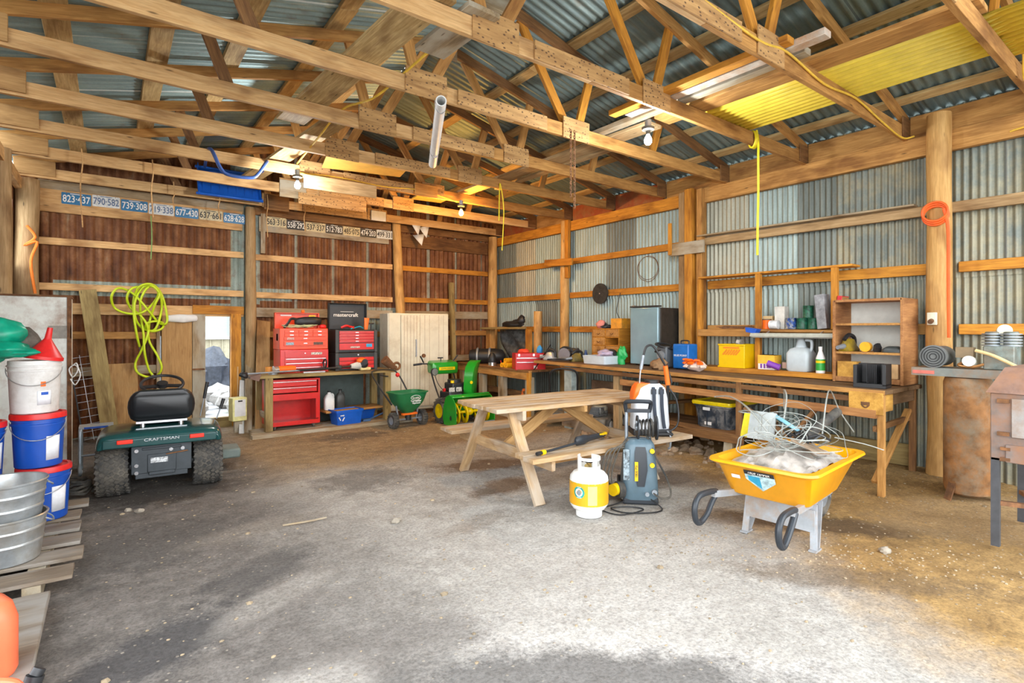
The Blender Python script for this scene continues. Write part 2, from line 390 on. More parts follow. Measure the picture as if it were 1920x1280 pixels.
def sheet_metal(name, kind):
    m, t, b = nt(name); vec = coords(t); sx = N(t, 'ShaderNodeSeparateXYZ'); t.links.new(vec, sx.inputs[0])
    X, Y, Z = sx.outputs
    u = {'back': X, 'right': Y, 'roofl': Y, 'roofr': Y}[kind]
    lap = math_(t, 'DIVIDE', u, .62); cell = math_(t, 'FLOOR', lap); fr = math_(t, 'FRACT', lap)
    if kind in ('back', 'right'):
        row = math_(t, 'FLOOR', math_(t, 'DIVIDE', math_(t, 'SUBTRACT', Z, .02), 2.05)); cell = math_(t, 'ADD', cell, math_(t, 'MULTIPLY', row, 37.))
    wn = N(t, 'ShaderNodeTexWhiteNoise', noise_dimensions='1D'); t.links.new(cell, wn.inputs['W']); rnd = wn.outputs['Value']
    sc = (1, 1, 1)
    if kind in ('back',): sv = coords(t, (3.5, 1, 1.3))
    elif kind == 'right': sv = coords(t, (1, 12, .8))
    else: sv = coords(t, (.8, 12, 1))
    streak = tnoise(t, sv, 1.6, 6, .65); med = tnoise(t, vec, 5, 6, .65); fine = tnoise(t, vec, 40, 4, .7)
    if kind == 'back':
        rust = ramp(t, [(.28, (.075, .03, .012)), (.45, (.19, .07, .022)), (.6, (.29, .13, .05)), (.75, (.36, .26, .16))], streak)
        rust = mix(t, rust, ramp(t, [(.35, (.50, .34, .24)), (.6, (1, 1, 1))], med), .7, 'MULTIPLY')
        galv = ramp(t, [(.3, (.20, .24, .20)), (.7, (.40, .46, .40))], streak)
        lapm = math_(t, 'MULTIPLY', math_(t, 'MULTIPLY', math_(t, 'LESS_THAN', fr, .085), math_(t, 'GREATER_THAN', X, 2.1)), .75)
        pm = math_(t, 'GREATER_THAN', rnd, .86)
        band = math_(t, 'MULTIPLY', math_(t, 'MULTIPLY', math_(t, 'GREATER_THAN', Z, 1.96), math_(t, 'LESS_THAN', Z, 2.16)), math_(t, 'LESS_THAN', X, 2.45))
        band = math_(t, 'MULTIPLY', band, math_(t, 'GREATER_THAN', X, -.6))
        px = math_(t, 'MULTIPLY', math_(t, 'MULTIPLY', math_(t, 'GREATER_THAN', X, 1.52), math_(t, 'LESS_THAN', X, 1.95)), math_(t, 'GREATER_THAN', Z, 1.9))
        g = math_(t, 'MAXIMUM', math_(t, 'MAXIMUM', lapm, px), band)
        low = math_(t, 'MULTIPLY', math_(t, 'LESS_THAN', Z, 1.9), math_(t, 'GREATER_THAN', rnd, .8))
        g = math_(t, 'MAXIMUM', g, low)
        c = mix(t, rust, galv, math_(t, 'MULTIPLY', g, ramp(t, [(.25, (.15, .15, .15)), (.5, (1, 1, 1))], med)))
        b.inputs['Metallic'].default_value = .1; rough = .7
    elif kind == 'right':
        ga = ramp(t, [(.28, (.24, .30, .285)), (.5, (.33, .415, .395)), (.72, (.45, .53, .50))], streak)
        gb = ramp(t, [(.3, (.30, .30, .235)), (.7, (.46, .45, .35))], streak)
        gc = ramp(t, [(.3, (.11, .13, .115)), (.7, (.225, .25, .22))], streak)
        c = mix(t, ga, gb, math_(t, 'GREATER_THAN', rnd, .80)); c = mix(t, c, gc, math_(t, 'LESS_THAN', rnd, .22))
        near = math_(t, 'LESS_THAN', u, 2.7)
        c = mix(t, c, mix(t, gc, (.33, .29, .18), ramp(t, [(.42, (0, 0, 0)), (.62, (1, 1, 1))], tnoise(t, vec, 2.2, 6, .7))), math_(t, 'MULTIPLY', near, .85))
        seam_or_glint = math_(t, 'LESS_THAN', fr, .035)
        c = mix(t, c, (.20, .22, .21), math_(t, 'MULTIPLY', seam_or_glint, .8))
        spot = ramp(t, [(.62, (0, 0, 0)), (.75, (1, 1, 1))], med); c = mix(t, c, (.26, .19, .12), math_(t, 'MULTIPLY', spot, .5))
        b.inputs['Metallic'].default_value = .25; rough = .5
    else:
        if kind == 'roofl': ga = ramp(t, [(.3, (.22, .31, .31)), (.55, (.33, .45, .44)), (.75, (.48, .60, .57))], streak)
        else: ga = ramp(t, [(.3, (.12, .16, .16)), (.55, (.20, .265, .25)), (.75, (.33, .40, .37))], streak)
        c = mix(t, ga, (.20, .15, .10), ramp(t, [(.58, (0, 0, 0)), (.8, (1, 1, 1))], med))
        seam_or_glint = math_(t, 'LESS_THAN', math_(t, 'FRACT', math_(t, 'MULTIPLY', lap, 2.0 if kind == 'roofl' else 1.0)), .04 if kind == 'roofl' else .022)
        c = mix(t, c, (.80, .86, .82) if kind == 'roofl' else (.08, .10, .10), math_(t, 'MULTIPLY', seam_or_glint, .8))  # left roof: rib highlights painted as bright lines; right roof: dark seams
        b.inputs['Metallic'].default_value = .3; rough = .5
    c = mix(t, c, ramp(t, [(.3, (.75, .75, .75)), (.6, (1, 1, 1))], fine), .5, 'MULTIPLY')
    t.links.new(c, b.inputs['Base Color']); b.inputs['Roughness'].default_value = rough
    return m
# door opening in the back wall
DX0, DX1, DZ0, DZ1 = 1.175, 1.50, .10, 1.72
struct(corr('wall_back', LX-.02, RX, [(0, 2.05, 0), (2.0, 3.3, .013), (3.25, 4.75, 0)], (0, BY, 0), (1, 0, 0), (0, 0, 1), (0, -1, 0), sheet_metal('rusty sheeting', 'back'), pitch=.10, amp=.024, sharp_valley=True,
            holes=[(DX0, DX1, 0, DZ1)]))
struct(corr('wall_right', FY, BY+.02, [(.0, 2.05, 0), (2.0, 3.69, .013)], (RX, 0, 0), (0, 1, 0), (0, 0, 1), (-1, 0, 0), sheet_metal('galvanised sheeting', 'right'), pitch=.062, amp=.0105))
struct(corr('wall_left', 3.3, BY, [(0, 2.05, 0), (2.0, 3.5, .012)], (LX-.04, 0, 0), (0, 1, 0), (0, 0, 1), (1, 0, 0), sheet_metal('left sheeting', 'back'),
            holes=[(7.98, 9.1, 2.3, 3.12)]))  # near stretch, out of view, is left open for added daylight
RS = .24; RIDGE = 2.82; ZR = 3.70+RS*(RIDGE-LX)
L_ = math.hypot(1, RS); ovh = .06
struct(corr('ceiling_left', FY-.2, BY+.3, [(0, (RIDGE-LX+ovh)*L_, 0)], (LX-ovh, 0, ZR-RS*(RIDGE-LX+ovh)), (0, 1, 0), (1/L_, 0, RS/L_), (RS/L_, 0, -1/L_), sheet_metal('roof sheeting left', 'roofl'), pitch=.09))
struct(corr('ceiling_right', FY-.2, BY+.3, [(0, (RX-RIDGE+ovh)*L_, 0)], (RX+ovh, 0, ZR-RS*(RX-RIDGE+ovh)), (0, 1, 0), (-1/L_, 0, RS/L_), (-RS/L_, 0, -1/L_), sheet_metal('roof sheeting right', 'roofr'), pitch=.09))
# ================================================================= trusses
ORD = ['', 'first', 'second', 'third', 'fourth', 'fifth', 'sixth', 'seventh', 'eighth', 'ninth', 'tenth']
def ztop(x): return ZR-.10-RS*abs(x-RIDGE)          # centre line of the top chords
def truss(y, i):
    n = 10-i
    t = thing('roof_truss', ('bare wooden roof truss closest to the back wall' if n == 1 else 'bare wooden roof truss, %s counting out from the back wall' % ORD[n]), 'roof truss', (RIDGE, y, CH), 0, 'roof trusses')
    def L(x, z, dy=0): return V((x-RIDGE, dy, z-CH))
    lm = W_LIGHT
    j = lambda: R.uniform(-.02, .02)
    board('bottom_chord', L(LX+.0, CH+.065), L(3.0, CH+.065), .042, .13, lm, t)
    board('bottom_chord', L(3.0, CH+.065), L(RX-.08, CH+.065), .042, .13, W_MID if y < 7.5 else W_LIGHT, t)
    board('top_chord', L(LX, ztop(LX)), L(RIDGE, ztop(RIDGE)), .042, .10, W_MID, t)
    board('top_chord', L(RX-.08, ztop(RX-.08)), L(RIDGE, ztop(RIDGE)), .042, .10, W_DARK if y > 3.5 else W_MID, t)
    for xb, xt in ((.82, .62), (2.06, 1.82), (2.12, 2.66), (3.74, 3.10), (3.82, 4.04), (5.02, 5.16)):
        zt = ztop(xt)-.02
        board('web_member', L(xb+j(), CH+.06, .03), L(xt+j(), zt, .03), .04, .09, W_ORANGE if (xb > 2.3 and y < 4.5) else W_MID if xb > 1 else W_DARK, t, up=(1, 0, 0))
    for dy in (-.03,):
        for xc, w, h in ((2.09, .38, .22), (3.78, .36, .21), (LX+.20, .40, .19)):
            board('gusset_plate', L(xc-w/2, CH+.09+(.03 if xc < 0 else 0), dy), L(xc+w/2, CH+.09+(.03 if xc < 0 else 0), dy), .014, h, W_PLY if xc < 0 else W_NAIL, t)
        xs = 2.95+j()*4
        board('splice_plate', L(xs-.5, CH+.068, dy), L(xs+.5, CH+.068, dy), .016, .135, W_NAIL, t)
    xr = RX-.22
    board('gusset_plate', L(xr-.06, CH+.11, -.028), L(xr+.14, CH+.11, -.028), .014, .2, W_DARK, t)
    board('ridge_plate', L(RIDGE-.16, ZR-.17, -.03), L(RIDGE+.16, ZR-.17, -.03), .014, .16, W_GREY, t)
def nail_wood():
    m, t, b = nt('nailed plywood'); vec = coords(t, (1, 9, 9), rnd=13.)
    g = tnoise(t, vec, 3, 6, .6); c = ramp(t, [(.3, (.30, .15, .05)), (.65, (.58, .34, .13))], g)
    vo = N(t, 'ShaderNodeTexVoronoi'); vo.inputs['Scale'].default_value = 1; t.links.new(coords(t, (22, 38, 38), rnd=3.), vo.inputs['Vector'])
    c = mix(t, (.12, .06, .03), c, ramp(t, [(.16, (0, 0, 0)), (.3, (1, 1, 1))], vo.outputs['Distance']))
    t.links.new(c, b.inputs['Base Color']); b.inputs['Roughness'].default_value = .8; return m
W_NAIL = nail_wood()
for i in range(1, 10): truss(float(i) if i < 9 else 9.06, i)
for side, xs in ((-1, (-.33, .34, .94, 1.66, 2.35)), (1, (3.73, 4.42, 5.05, 5.65, 6.25))):
    xs = xs if side < 0 else xs[::-1]
    for k, x in enumerate(xs):
        zz = ZR-RS*abs(x-RIDGE)-.035; up = (-side*RS*-1, 0, 1)
        up = V((RS if side > 0 else -RS, 0, 1))
        for (ya, yb, q) in ((FY, 4.6, 0), (4.6, BY, 1)):
            o = board('roof_purlin', (x+q*.01, ya, zz), (x+q*.01, yb, zz), .17 if side < 0 else .12, .035, W_PURLIN, None, up=up)
            tag(o, 'flat roof purlin board on the %s slope, %s up from the eave, %s length' % ('left' if side < 0 else 'right', ORD[k+1], 'nearer' if q == 0 else 'farther'), 'purlin', 'roof purlins')
# ================================================================= posts
def post(x, y, z0, z1, r0, r1, label, m, name='wall_post', lean=(0, 0), seed=0):
    o = pole(name, (x, y, z0), (x+lean[0], y+lean[1], z1), r0, r1, m, seed=seed)
    return tag(o, label, 'post')
post(1.79, BY-.13, 0, 3.42, .09, .07, 'round log post just right of the small back doorway', W_LOGG, seed=1)
post(4.42, BY-.13, 0, 3.55, .09, .08, 'round log post on the back wall, leaning left behind the white cabinet', W_LOG, lean=(-.16, 0), seed=2)
post(6.42, BY-.16, 0, 3.42, .10, .095, 'round log post in the far right corner of the shed', W_LOG, seed=3)
post(LX+.10, 9.22, 0, 3.42, .14, .12, 'thick pale log post in the far left corner', W_LOGG, seed=4)
post(LX+.02, 7.82, 0, 3.42, .10, .10, 'pale log post at the left edge beside the white locker', W_LOGG, seed=5)
post(6.50, 7.13, 0, 3.42, .085, .075, 'slim log post on the right wall left of the black grinding disc', W_LOG, seed=6)
post(6.44, 1.70, 0, 3.58, .11, .095, 'stout yellowish log post right of the wooden shelf unit, carrying an outlet', W_LOG, seed=7)
for (y, w, m, z1, lab) in ((4.64, .10, W_LOGG, 3.42, 'grey squared post, left one of the triple post beside the fridge'), (4.50, .12, W_ORANGE, 3.44, 'orange squared post in the middle of the triple post beside the fridge'), (4.36, .09, W_MID, 3.42, 'squared post, right one of the triple post beside the fridge')):
    o = board('squared_post', (6.5-(.05 if w == .12 else 0), y, 0), (6.5-(.05 if w == .12 else 0), y, z1), .12, w, m, up=(0, 1, 0), bevel=.008); tag(o, lab, 'post')
o = board('squared_post', (6.47, 7.02, 2.4), (6.47, 7.02, 3.42), .06, .09, W_ORANGE, up=(0, 1, 0)); tag(o, 'short squared post length nailed beside the slim log post, under the roof', 'post')
# ================================================================= girts, back wall
def brd(name, p0, p1, w, h, m, label, cat, group=None, up=(0, 0, 1)):
    return tag(board(name, p0, p1, w, h, m, up=up), label, cat, group)
yb = BY-.045
bays = ((LX+.1, 1.70, 'in the bay left of the small doorway post'), (1.82, 4.22, 'in the bay behind the red tool chests'), (4.36, 6.36, 'in the bay right of the leaning log post'))
rows = ((2.66, .095, W_LIGHT, 'upper horizontal board of the back wall'), (2.06, .095, W_LIGHT, 'middle horizontal board of the back wall'), (1.78, .15, W_GREY, 'wide horizontal board at door-head height on the back wall'), (1.42, .10, W_MID, 'lower horizontal board of the back wall'), (.93, .12, W_GREY, 'lowest horizontal board of the back wall'))
for bi, (x0, x1, bl) in enumerate(bays):
    for z, h, m, rl in rows:
        if bi == 2: m = W_ORANGE if m is W_LIGHT else m
        if bi == 0 and z == 1.78: m = W_LIGHT
        xe = x1 if not (bi == 0 and z < 1.75) else .56
        brd('wall_board', (x0, yb-.0, z+R.uniform(-.012, .012)), (xe, yb, z+R.uniform(-.012, .012)), .05, h, m, rl+' '+bl, 'wall board', 'back wall boards')
brd('header_board', (1.0, yb-.03, 1.80), (1.70, yb-.03, 1.79), .05, .13, W_ORANGE, 'orange header board over the small back doorway', 'door header')
brd('plate_board', (LX+.15, yb-.02, 3.20), (1.68, yb-.02, 3.20), .04, .30, W_LIGHT, 'wide pale board carrying the blue and white licence plates', 'wall board')
brd('plate_board', (1.92, yb-.02, 3.19), (4.14, yb-.02, 3.19), .04, .24, W_GREY, 'wide board carrying the black and cream licence plates', 'wall board')
brd('plate_board', (4.36, yb-.02, 3.17), (6.34, yb-.02, 3.17), .04, .24, W_DARK, 'wide burnt-looking brown board high on the back wall at right', 'wall board')
for k in range(3):
    x0, x1 = ((LX+.2, 1.7), (1.85, 4.2), (4.3, 6.4))[k]
    brd('gable_board', (x0, yb, 3.40), (x1, yb, 3.40), .03, .14, W_DARK if k else W_GREY, 'dark gable board above the %s plate board' % ('blue and white', 'black and cream', 'burnt brown')[k], 'wall board')
brd('wall_batten', (1.98, yb-.03, 2.72), (1.98, yb-.03, 3.36), .03, .07, W_GREY, 'short upright batten left of the black and cream licence plates', 'batten', up=(1, 0, 0))
# ================================================================= girts, right wall
xb = RX-.045
for z, nm in ((2.70, 'upper'), (2.10, 'middle'), (1.50, 'lower')):
    brd('wall_board', (xb, 4.7, z), (xb, 7.05, z), .05, .10, W_ORANGE, '%s horizontal board of the right wall behind the grinding disc and fridge' % nm, 'wall board', 'right wall boards')
    brd('wall_board', (xb, 7.2, z), (xb, 9.3, z), .05, .10, W_ORANGE, '%s horizontal board of the right wall nearest the far corner' % nm, 'wall board', 'right wall boards')
    if z < 2.5: brd('wall_board', (xb, FY, z), (xb, 1.58, z), .05, .10, W_ORANGE, '%s horizontal board of the right wall above the air compressor' % nm, 'wall board', 'right wall boards')
    if z < 2.5: brd('wall_board', (xb, 1.82, z), (xb, 4.3, z), .05, .11, W_ORANGE if z > 2 else W_MID, '%s horizontal board of the right wall behind the shelf frame' % nm, 'wall board', 'right wall boards')
brd('wall_board', (xb-.04, FY, 2.66), (xb-.04, 4.40, 2.70), .05, .10, W_LOGG, 'long sloping rail high on the right wall above the workbench', 'wall board')
brd('ledge_board', (xb-.10, 1.9, 2.74), (xb-.10, 4.38, 2.77), .12, .02, W_GREY, 'thin ledge board lying on the long rail of the right wall', 'ledge')
brd('nailer_board', (6.40, 4.25, 2.62), (6.40, 4.80, 2.62), .035, .17, W_GREY, 'grey cross board nailed across the triple post', 'board')
brd('nailer_stick', (6.37, 4.78, 2.55), (6.37, 4.78, 3.0), .03, .05, W_ORANGE, 'short upright stick beside the cross board on the triple post', 'stick', up=(0, 1, 0))
brd('nailer_board', (6.36, 6.78, 2.66), (6.36, 7.50, 2.70), .04, .12, W_ORANGE, 'short cross board nailed on the slim right wall post', 'board')
brd('top_plate', (xb-.03, FY, 3.33), (xb-.03, 4.4, 3.33), .07, .20, W_MID, 'heavy top plate beam along the right wall, nearer length', 'beam')
brd('top_plate', (xb-.03, 4.4, 3.32), (xb-.03, BY, 3.32), .07, .17, W_ORANGE, 'heavy top plate beam along the right wall, farther length', 'beam')
for i in range(9):
    y0 = (i if i else .03)+.03; y1 = i+.97
    m = W_RED if i in (5, 6, 8) else W_MID if i < 5 else W_PLY
    if i == 8: y1 = 9.03
    brd('eave_block', (xb-.01, y0, 3.535), (xb-.01, y1, 3.535), .04, .245, m, '%s blocking board under the right eave, %s from the far corner' % ('barn red' if m is W_RED else 'wooden', ORD[9-i]), 'blocking board', 'eave blocking boards')
# left side plate
brd('top_plate', (LX+.03, 3.3, 3.34), (LX+.03, BY, 3.34), .07, .14, W_LIGHT, 'pale top plate beam along the left wall', 'beam')
# ================================================================= small back door
dl = thing('door_leaf', 'tall plank and plywood door left of the small bright doorway', 'door', (.87, BY-.09, .1))
board('plank', (-.30, 0, .0), (-.30, 0, 1.58), .03, .045, W_GREY, dl, up=(1, 0, 0))
board('panel', (-.07, 0, 0), (-.07, 0, 1.60), .025, .38, W_PLY, dl, up=(1, 0, 0))
board('plank', (.21, -.005, 0), (.21, -.005, 1.62), .03, .17, W_GREY, dl, up=(1, 0, 0))
MB().bar((.12, -.04, .80), (.27, -.04, .80), .02, .025).cyl((.27, -.04, .80), (.27, -.07, .80), .012).build('latch', RUST, dl)
MB().bar((-.275, -.02, .1), (-.275, -.02, 1.3), .004, .012, up=(1, 0, 0)).build('steel_strip', GREYM, dl)
b = MB(); pl = []
for k in range(7):
    rng = []
    for q in range(12):
        a = 2*PI*q/12; r = .05*(1-.25*abs(k-3)/3)
        rng.append((-.21+k*.068, -.03+r*.8*math.cos(a)+.008*R.uniform(-1, 1), 1.66+1.3*r*math.sin(a)+.01*R.uniform(-1, 1)))
    pl.append(rng)
tag(b.loft(pl).build('insulation_bag', WHITEP, sub=1, loc=(.87, BY-.1, 0)), 'white plastic sack stuffed above the plank door', 'bag')
brd('door_post', (1.58, BY-.10, 0), (1.58, BY-.10, 1.74), .09, .14, W_ORANGE, 'orange door post on the right side of the small doorway', 'door post', up=(1, 0, 0))
brd('door_stop', (1.60, BY-.155, .12), (1.60, BY-.155, .92), .012, .02, W_LIGHT, 'thin pale strip nailed on the orange door post', 'strip', up=(1, 0, 0))
brd('door_sill', (1.02, BY-.10, .07), (1.52, BY-.10, .07), .1, .16, W_GREEN, 'wooden sill board across the small doorway', 'door sill')
# ================================================================= outside
gm, t, bs = nt('pale gravel'); vec = coords(t); c = ramp(t, [(.3, (.22, .22, .225)), (.7, (.42, .42, .41))], tnoise(t, vec, 7, 6, .7))
g2 = ramp(t, [(.60, (0, 0, 0)), (.68, (1, 1, 1))], tnoise(t, vec, 2.5, 5)); c = mix(t, c, (.25, .36, .12), math_(t, 'MULTIPLY', g2, .5))
t.links.new(c, bs.inputs['Base Color']); bs.inputs['Roughness'].default_value = .95
b = MB(); b.add([(-30, BY+.05, -.02), (40, BY+.05, -.02), (40, 45, -.02), (-30, 45, -.02)], [(0, 1, 2, 3)])
b.add([(-30, -30, -.03), (40, -30, -.03), (40, FY-.9, -.03), (-30, FY-.9, -.03)], [(0, 1, 2, 3)])
b.add([(-30, FY-.9, -.03), (LX-.25, FY-.9, -.03), (LX-.25, BY+.05, -.02), (-30, BY+.05, -.02)], [(0, 1, 2, 3)])
b.add([(RX+.25, FY-.9, -.03), (40, FY-.9, -.03), (40, BY+.05, -.02), (RX+.25, BY+.05, -.02)], [(0, 1, 2, 3)])
struct(b.build('floor_yard', gm))
hs = thing('neighbour_building', 'cream clad building seen outside through the small doorway', 'building', (3.0, 17.5, 0))
sid = paint('cream siding', (.36, .335, .235), .6)
bb = MB().box((0, 0, 1.9), (7, .2, 3.8))
for k in range(23): bb.box((-3.4+k*.3, -.115, 1.9), (.03, .03, 3.8))
bb.build('wall', sid, hs)
bb = MB().box((-.65, -.16, 2.1), (.9, .1, .07)).box((-.65, -.16, 1.25), (.9, .1, .07)).box((-1.1, -.16, 1.7), (.07, .1, .9)).box((-.2, -.16, 1.7), (.07, .1, .9))
bb.build('window_frame', WHITE, hs); box((-.65, -.13, 1.68), (.82, .05, .8)).build('window_pane', paint('pane', (.35, .42, .40), .1, var=.05), hs)
MB().box((-2.1, -.2, 1.4), (.2, .2, 2.8)).build('corner_trim', ORRED, hs)
rk = paint('pale limestone', (.33, .32, .30), .9, var=.2)
for k in range(16):
    x = 1.25+(k % 4)*.62+R.uniform(-.03, .03); y = 11.0+(k//4)*.64; r = R.uniform(.16, .19)+.015*(k//4)
    o = MB().ball((0, 0, 0), (r*1.15, r, r*.9), 10, 7, wob=.45, seed=k).build('rock', rk, loc=(x, y, r*.55), rot=(0, 0, R.uniform(0, 6)), sharp=25)
    tag(o, 'pale grey limestone rock in the pile outside the small doorway', 'rock', 'limestone rocks outside the doorway')
tp = MB()
for k in range(5):
    tp.ball((k*.28, R.uniform(-.15, .15), .52+.12*math.sin(k*2)), (.34, .3, .50), 10, 7, wob=.5, seed=k+30)
tag(tp.build('tarp_heap', paint('grey blue tarp', (.045, .055, .075), .5, var=.3), loc=(1.7, 14.6, -.12), sharp=30), 'grey blue tarpaulin heap outside the small doorway', 'tarpaulin')
# ================================================================= left edge: pallet, pails, tubs, gas cans
SALMON = paint('faded red orange plastic', (.86, .17, .07), .45, var=.06)
GALV = paint('galvanised tub', (.52, .56, .58), .35, .6, var=.2, scale=9, dirt=(.38, .33, .26), dirt_amt=.25)
PBLUE = paint('pail blue', (.008, .075, .42), .35, var=.06)
PRED = paint('pail lid red', (.70, .02, .02), .4)
PWHITE = paint('dirty white pail', (.74, .73, .71), .5, var=.05, dirt=(.50, .46, .42), dirt_amt=.15)
pal = thing('pallet', 'low grey plank pallet on the dirt along the left edge under the pails and tubs', 'pallet', (-.52, 4.85, 0))
for k in range(6):
    board('deck_board', (-.40, -.85+k*.30, .12), (.36+R.uniform(-.03, .05), -.85+k*.30+R.uniform(-.02, .02), .115), .20, .022, W_DIRTY, pal)
for xx in (-.33, -.05, .18): board('runner', (xx, -.95, .053), (xx, .75, .053), .08, .10, W_GREY, pal)
plt = thing('platform', 'worn plywood platform in the lower left corner holding the gas cans', 'platform', (-.6, 2.95, 0))
board('top_board', (-.34, -.8, .095), (.35, -.8, .095), .03, .0, W_GREY, plt) if 0 else None
o = MB().box((0, 0, .1), (.70, 1.62, .03)).build('top_board', W_DIRTY, plt, bevel=.006, rot=(0, 0, 0))
for yy in (-.7, 0, .7): board('runner', (-.33, yy, .042), (.33, yy, .042), .08, .084, W_DARK, plt)
def pail(label, body, lid, x, y, z, patch=None, pcol=None, h=.372, rz=0, lidcol=True, group='large plastic pails in the left stacks'):
    t = thing('pail', label, 'pail', (x, y, z), rz, group)
    MB().lathe([(0, .004), (.128, .0), (.133, .006), (.146, h*.80), (.153, h*.80), (.153, h*.83), (.147, h*.84), (.147, h*.89), (.154, h*.89), (.154, h*.915), (.148, h*.92), (.148, h), (.142, h), (.14, h*.9), (0, h*.88)], 32).build('body', body, t)
    if lid: MB().lathe([(0, h+.002), (.13, h+.002), (.135, h+.010), (.156, h+.010), (.160, h), (.160, h-.028), (.154, h-.030), (.150, h-.002)], 32).build('lid', lid, t)
    pts = [(.155*math.cos(a), -.02+.157*math.sin(a)*1.0, h*.86-.13*math.sin(-a)) for a in [PI+PI*i/16 for i in range(17)]]
    MB().tube([(p[0], p[1]*1.0+.02-.006, h*.86-.12*abs(math.sin(PI*i/16))) for i, p in enumerate(pts)], .0028, 6).build('bail_handle', WIRE, t)
    if patch:
        a0, a1, z0, z1 = patch; b = MB(); n = 10; vs = []
        for zz in (z0, z1):
            r = .133+(.146-.133)*(zz/(h*.8))+.0012
            for i in range(n+1): a = a0+(a1-a0)*i/n; vs.append((r*math.cos(a), r*math.sin(a), zz))
        b.add(vs, [(i, i+1, n+2+i, n+1+i) for i in range(n)]).build('paper_label', pcol or WHITEP, t, solid=.0004)
    return t
LBL = paint('paper label', (.80, .82, .86), .6, var=.05, scale=40)
ang = -1.15
px_, py_, pz_ = -.40, 5.17, .135
pail('blue pail with red lid at the bottom of the front stack, white label', PBLUE, PRED, px_+.02, py_, pz_, (ang-.05, ang+.65, .06, .24), LBL)
pail('blue pail with red lid in the middle of the front stack', PBLUE, PRED, px_-.01, py_, pz_+.385, (ang-.05, ang+.6, .05, .22), LBL)
t = pail('dirty white pail on top of the front stack, holding funnel and bags', PWHITE, None, px_-.03, py_, pz_+.77, (ang-.25, ang+.35, .06, .16), LBL)
for nm, z0, z1, a0, a1, mm in (('orange_logo', .19, .225, ang-.12, ang+.08, ORANGE), ('blue_mark', .13, .15, ang-.1, ang+.2, BLUE)):
    b = MB(); n = 6; vs = []
    for zz in (z0, z1):
        r = .133+.013*(zz/.298)+.0022
        for i in range(n+1): a = a0+(a1-a0)*i/n; vs.append((r*math.cos(a), r*math.sin(a), zz))
    b.add(vs, [(i, i+1, n+2+i, n+1+i) for i in range(n)]).build(nm, mm, t)
px2, py2 = -.725, 5.08
pail('dark pail with yellow lid, lowest in the stack cut off by the left edge', PBLUE, YELLOW, px2, py2, pz_, (ang, ang+.9, .08, .2), LBL, h=.34)
pail('blue pail with red lid, second up in the stack cut off by the left edge', PBLUE, PRED, px2, py2, pz_+.352, (ang, ang+.9, .06, .24), LBL)
# things on the white pail
ft = pz_+.77+.33
fz = pz_+.77+.372+.002
o = MB().lathe([(.112, 0), (.112, .022), (.105, .026), (.03, .135), (.021, .15), (.016, .23), (.012, .23), (.017, .15), (.10, .02), (.106, 0), (.112, 0)], 28).build('funnel', PRED, loc=(px_+.02, py_-.03, fz+.005), rot=(.0, .16, 0))
tag(o, 'bright red plastic funnel upside down on the white pail', 'funnel')
o = MB().loft([[(r*math.cos(2*PI*i/16), r*.8*math.sin(2*PI*i/16), z) for i in range(16)] for r, z in ((.012, -.19), (.02, -.15), (.06, -.07), (.098, .0), (.10, .05), (.07, .09), (.01, .10))]).build('strainer_bag', paint('dark felt', (.12, .10, .08), .9, var=.35), loc=(px_-.10, py_+.02, fz+.13), rot=(0, 1.0, .2), sharp=80)
tag(o, 'dark grey cone shaped felt bag lying behind the red funnel', 'bag')
GTARP = paint('green tarp', (.0, .30, .18), .35, var=.25, scale=8)
b = MB()
for k, (dx, dy, dz, rx, ry, rz_) in enumerate(((-.23, -.03, .13, .15, .15, .12), (-.20, -.10, .03, .17, .12, .06), (-.30, -.06, .02, .14, .14, .09), (-.12, -.12, .005, .12, .06, .03))):
    b.ball((dx, dy, dz), (rx, ry, rz_), 22, 14, wob=.28, seed=k+3)
tag(b.build('tarp_bundle', GTARP, loc=(px_+.0, py_, fz+.05), sharp=60), 'crumpled green tarp bundle heaped on the left pails', 'tarp')
# galvanised tubs, nested
for k, lab in enumerate(('lower galvanised tub standing on the pallet, the other nested in it', 'upper galvanised tub nested in the lower one, with brown staining')):
    t = thing('tub', lab, 'tub', (-.50, 4.36, .131+k*.205), .3*k, 'galvanised tubs'); t.scale = (1, 1, .88)
    MB().lathe([(0, .003), (.158, 0), (.163, .004), (.178, .12), (.182, .125), (.182, .135), (.179, .14), (.187, .21), (.191, .215), (.191, .225), (.188, .23), (.196, .285), (.203, .29), (.205, .298), (.20, .305), (.192, .30), (.158, .03), (0, .012)], 40).build('body', GALV, t)
    for s in (-1, 1): MB().tube(smooth_path([(s*.19, -.05, .26), (s*.215, -.04, .24), (s*.225, 0, .225), (s*.215, .04, .24), (s*.19, .05, .26)], 4), .005, 6).build('ear_handle', GREYM, t)
# gas cans
def gascan(label, x, y, rz, s=1.):
    t = thing('gas_can', label, 'gas can', (x, y, .116), rz, 'red gas cans'); t.scale = (s, s, s)
    rings = []
    for z, w, d, r in ((0, .24, .20, .04), (.02, .26, .22, .05), (.20, .26, .22, .05), (.25, .24, .20, .06), (.28, .17, .14, .05)):
        rings.append([(p[0], p[1], z) for p in rrect(w, d, r, 5)])
    MB().loft(rings).build('body', SALMON, t, sharp=50)
    MB().tube(smooth_path([(-.11, 0, .23), (-.10, 0, .33), (-.03, 0, .35), (.06, 0, .33), (.08, 0, .27)], 5), .019, 10).build('handle', SALMON, t)
    MB().cyl((.07, .06, .24), (.09, .08, .31), .03, n=18).cyl((.09, .08, .31), (.10, .09, .33), .022, n=14).build('cap', BLACK, t)
    MB().cyl((-.08, -.05, .25), (-.08, -.05, .285), .02, n=14).build('vent_cap', YELLOW, t)
gascan('red orange gas can standing on the platform below the galvanised tubs', -.46, 2.98, .4, 1.12)
gascan('red orange gas can nearest the camera in the lower left corner', -.285, 2.28, -.3, .85)
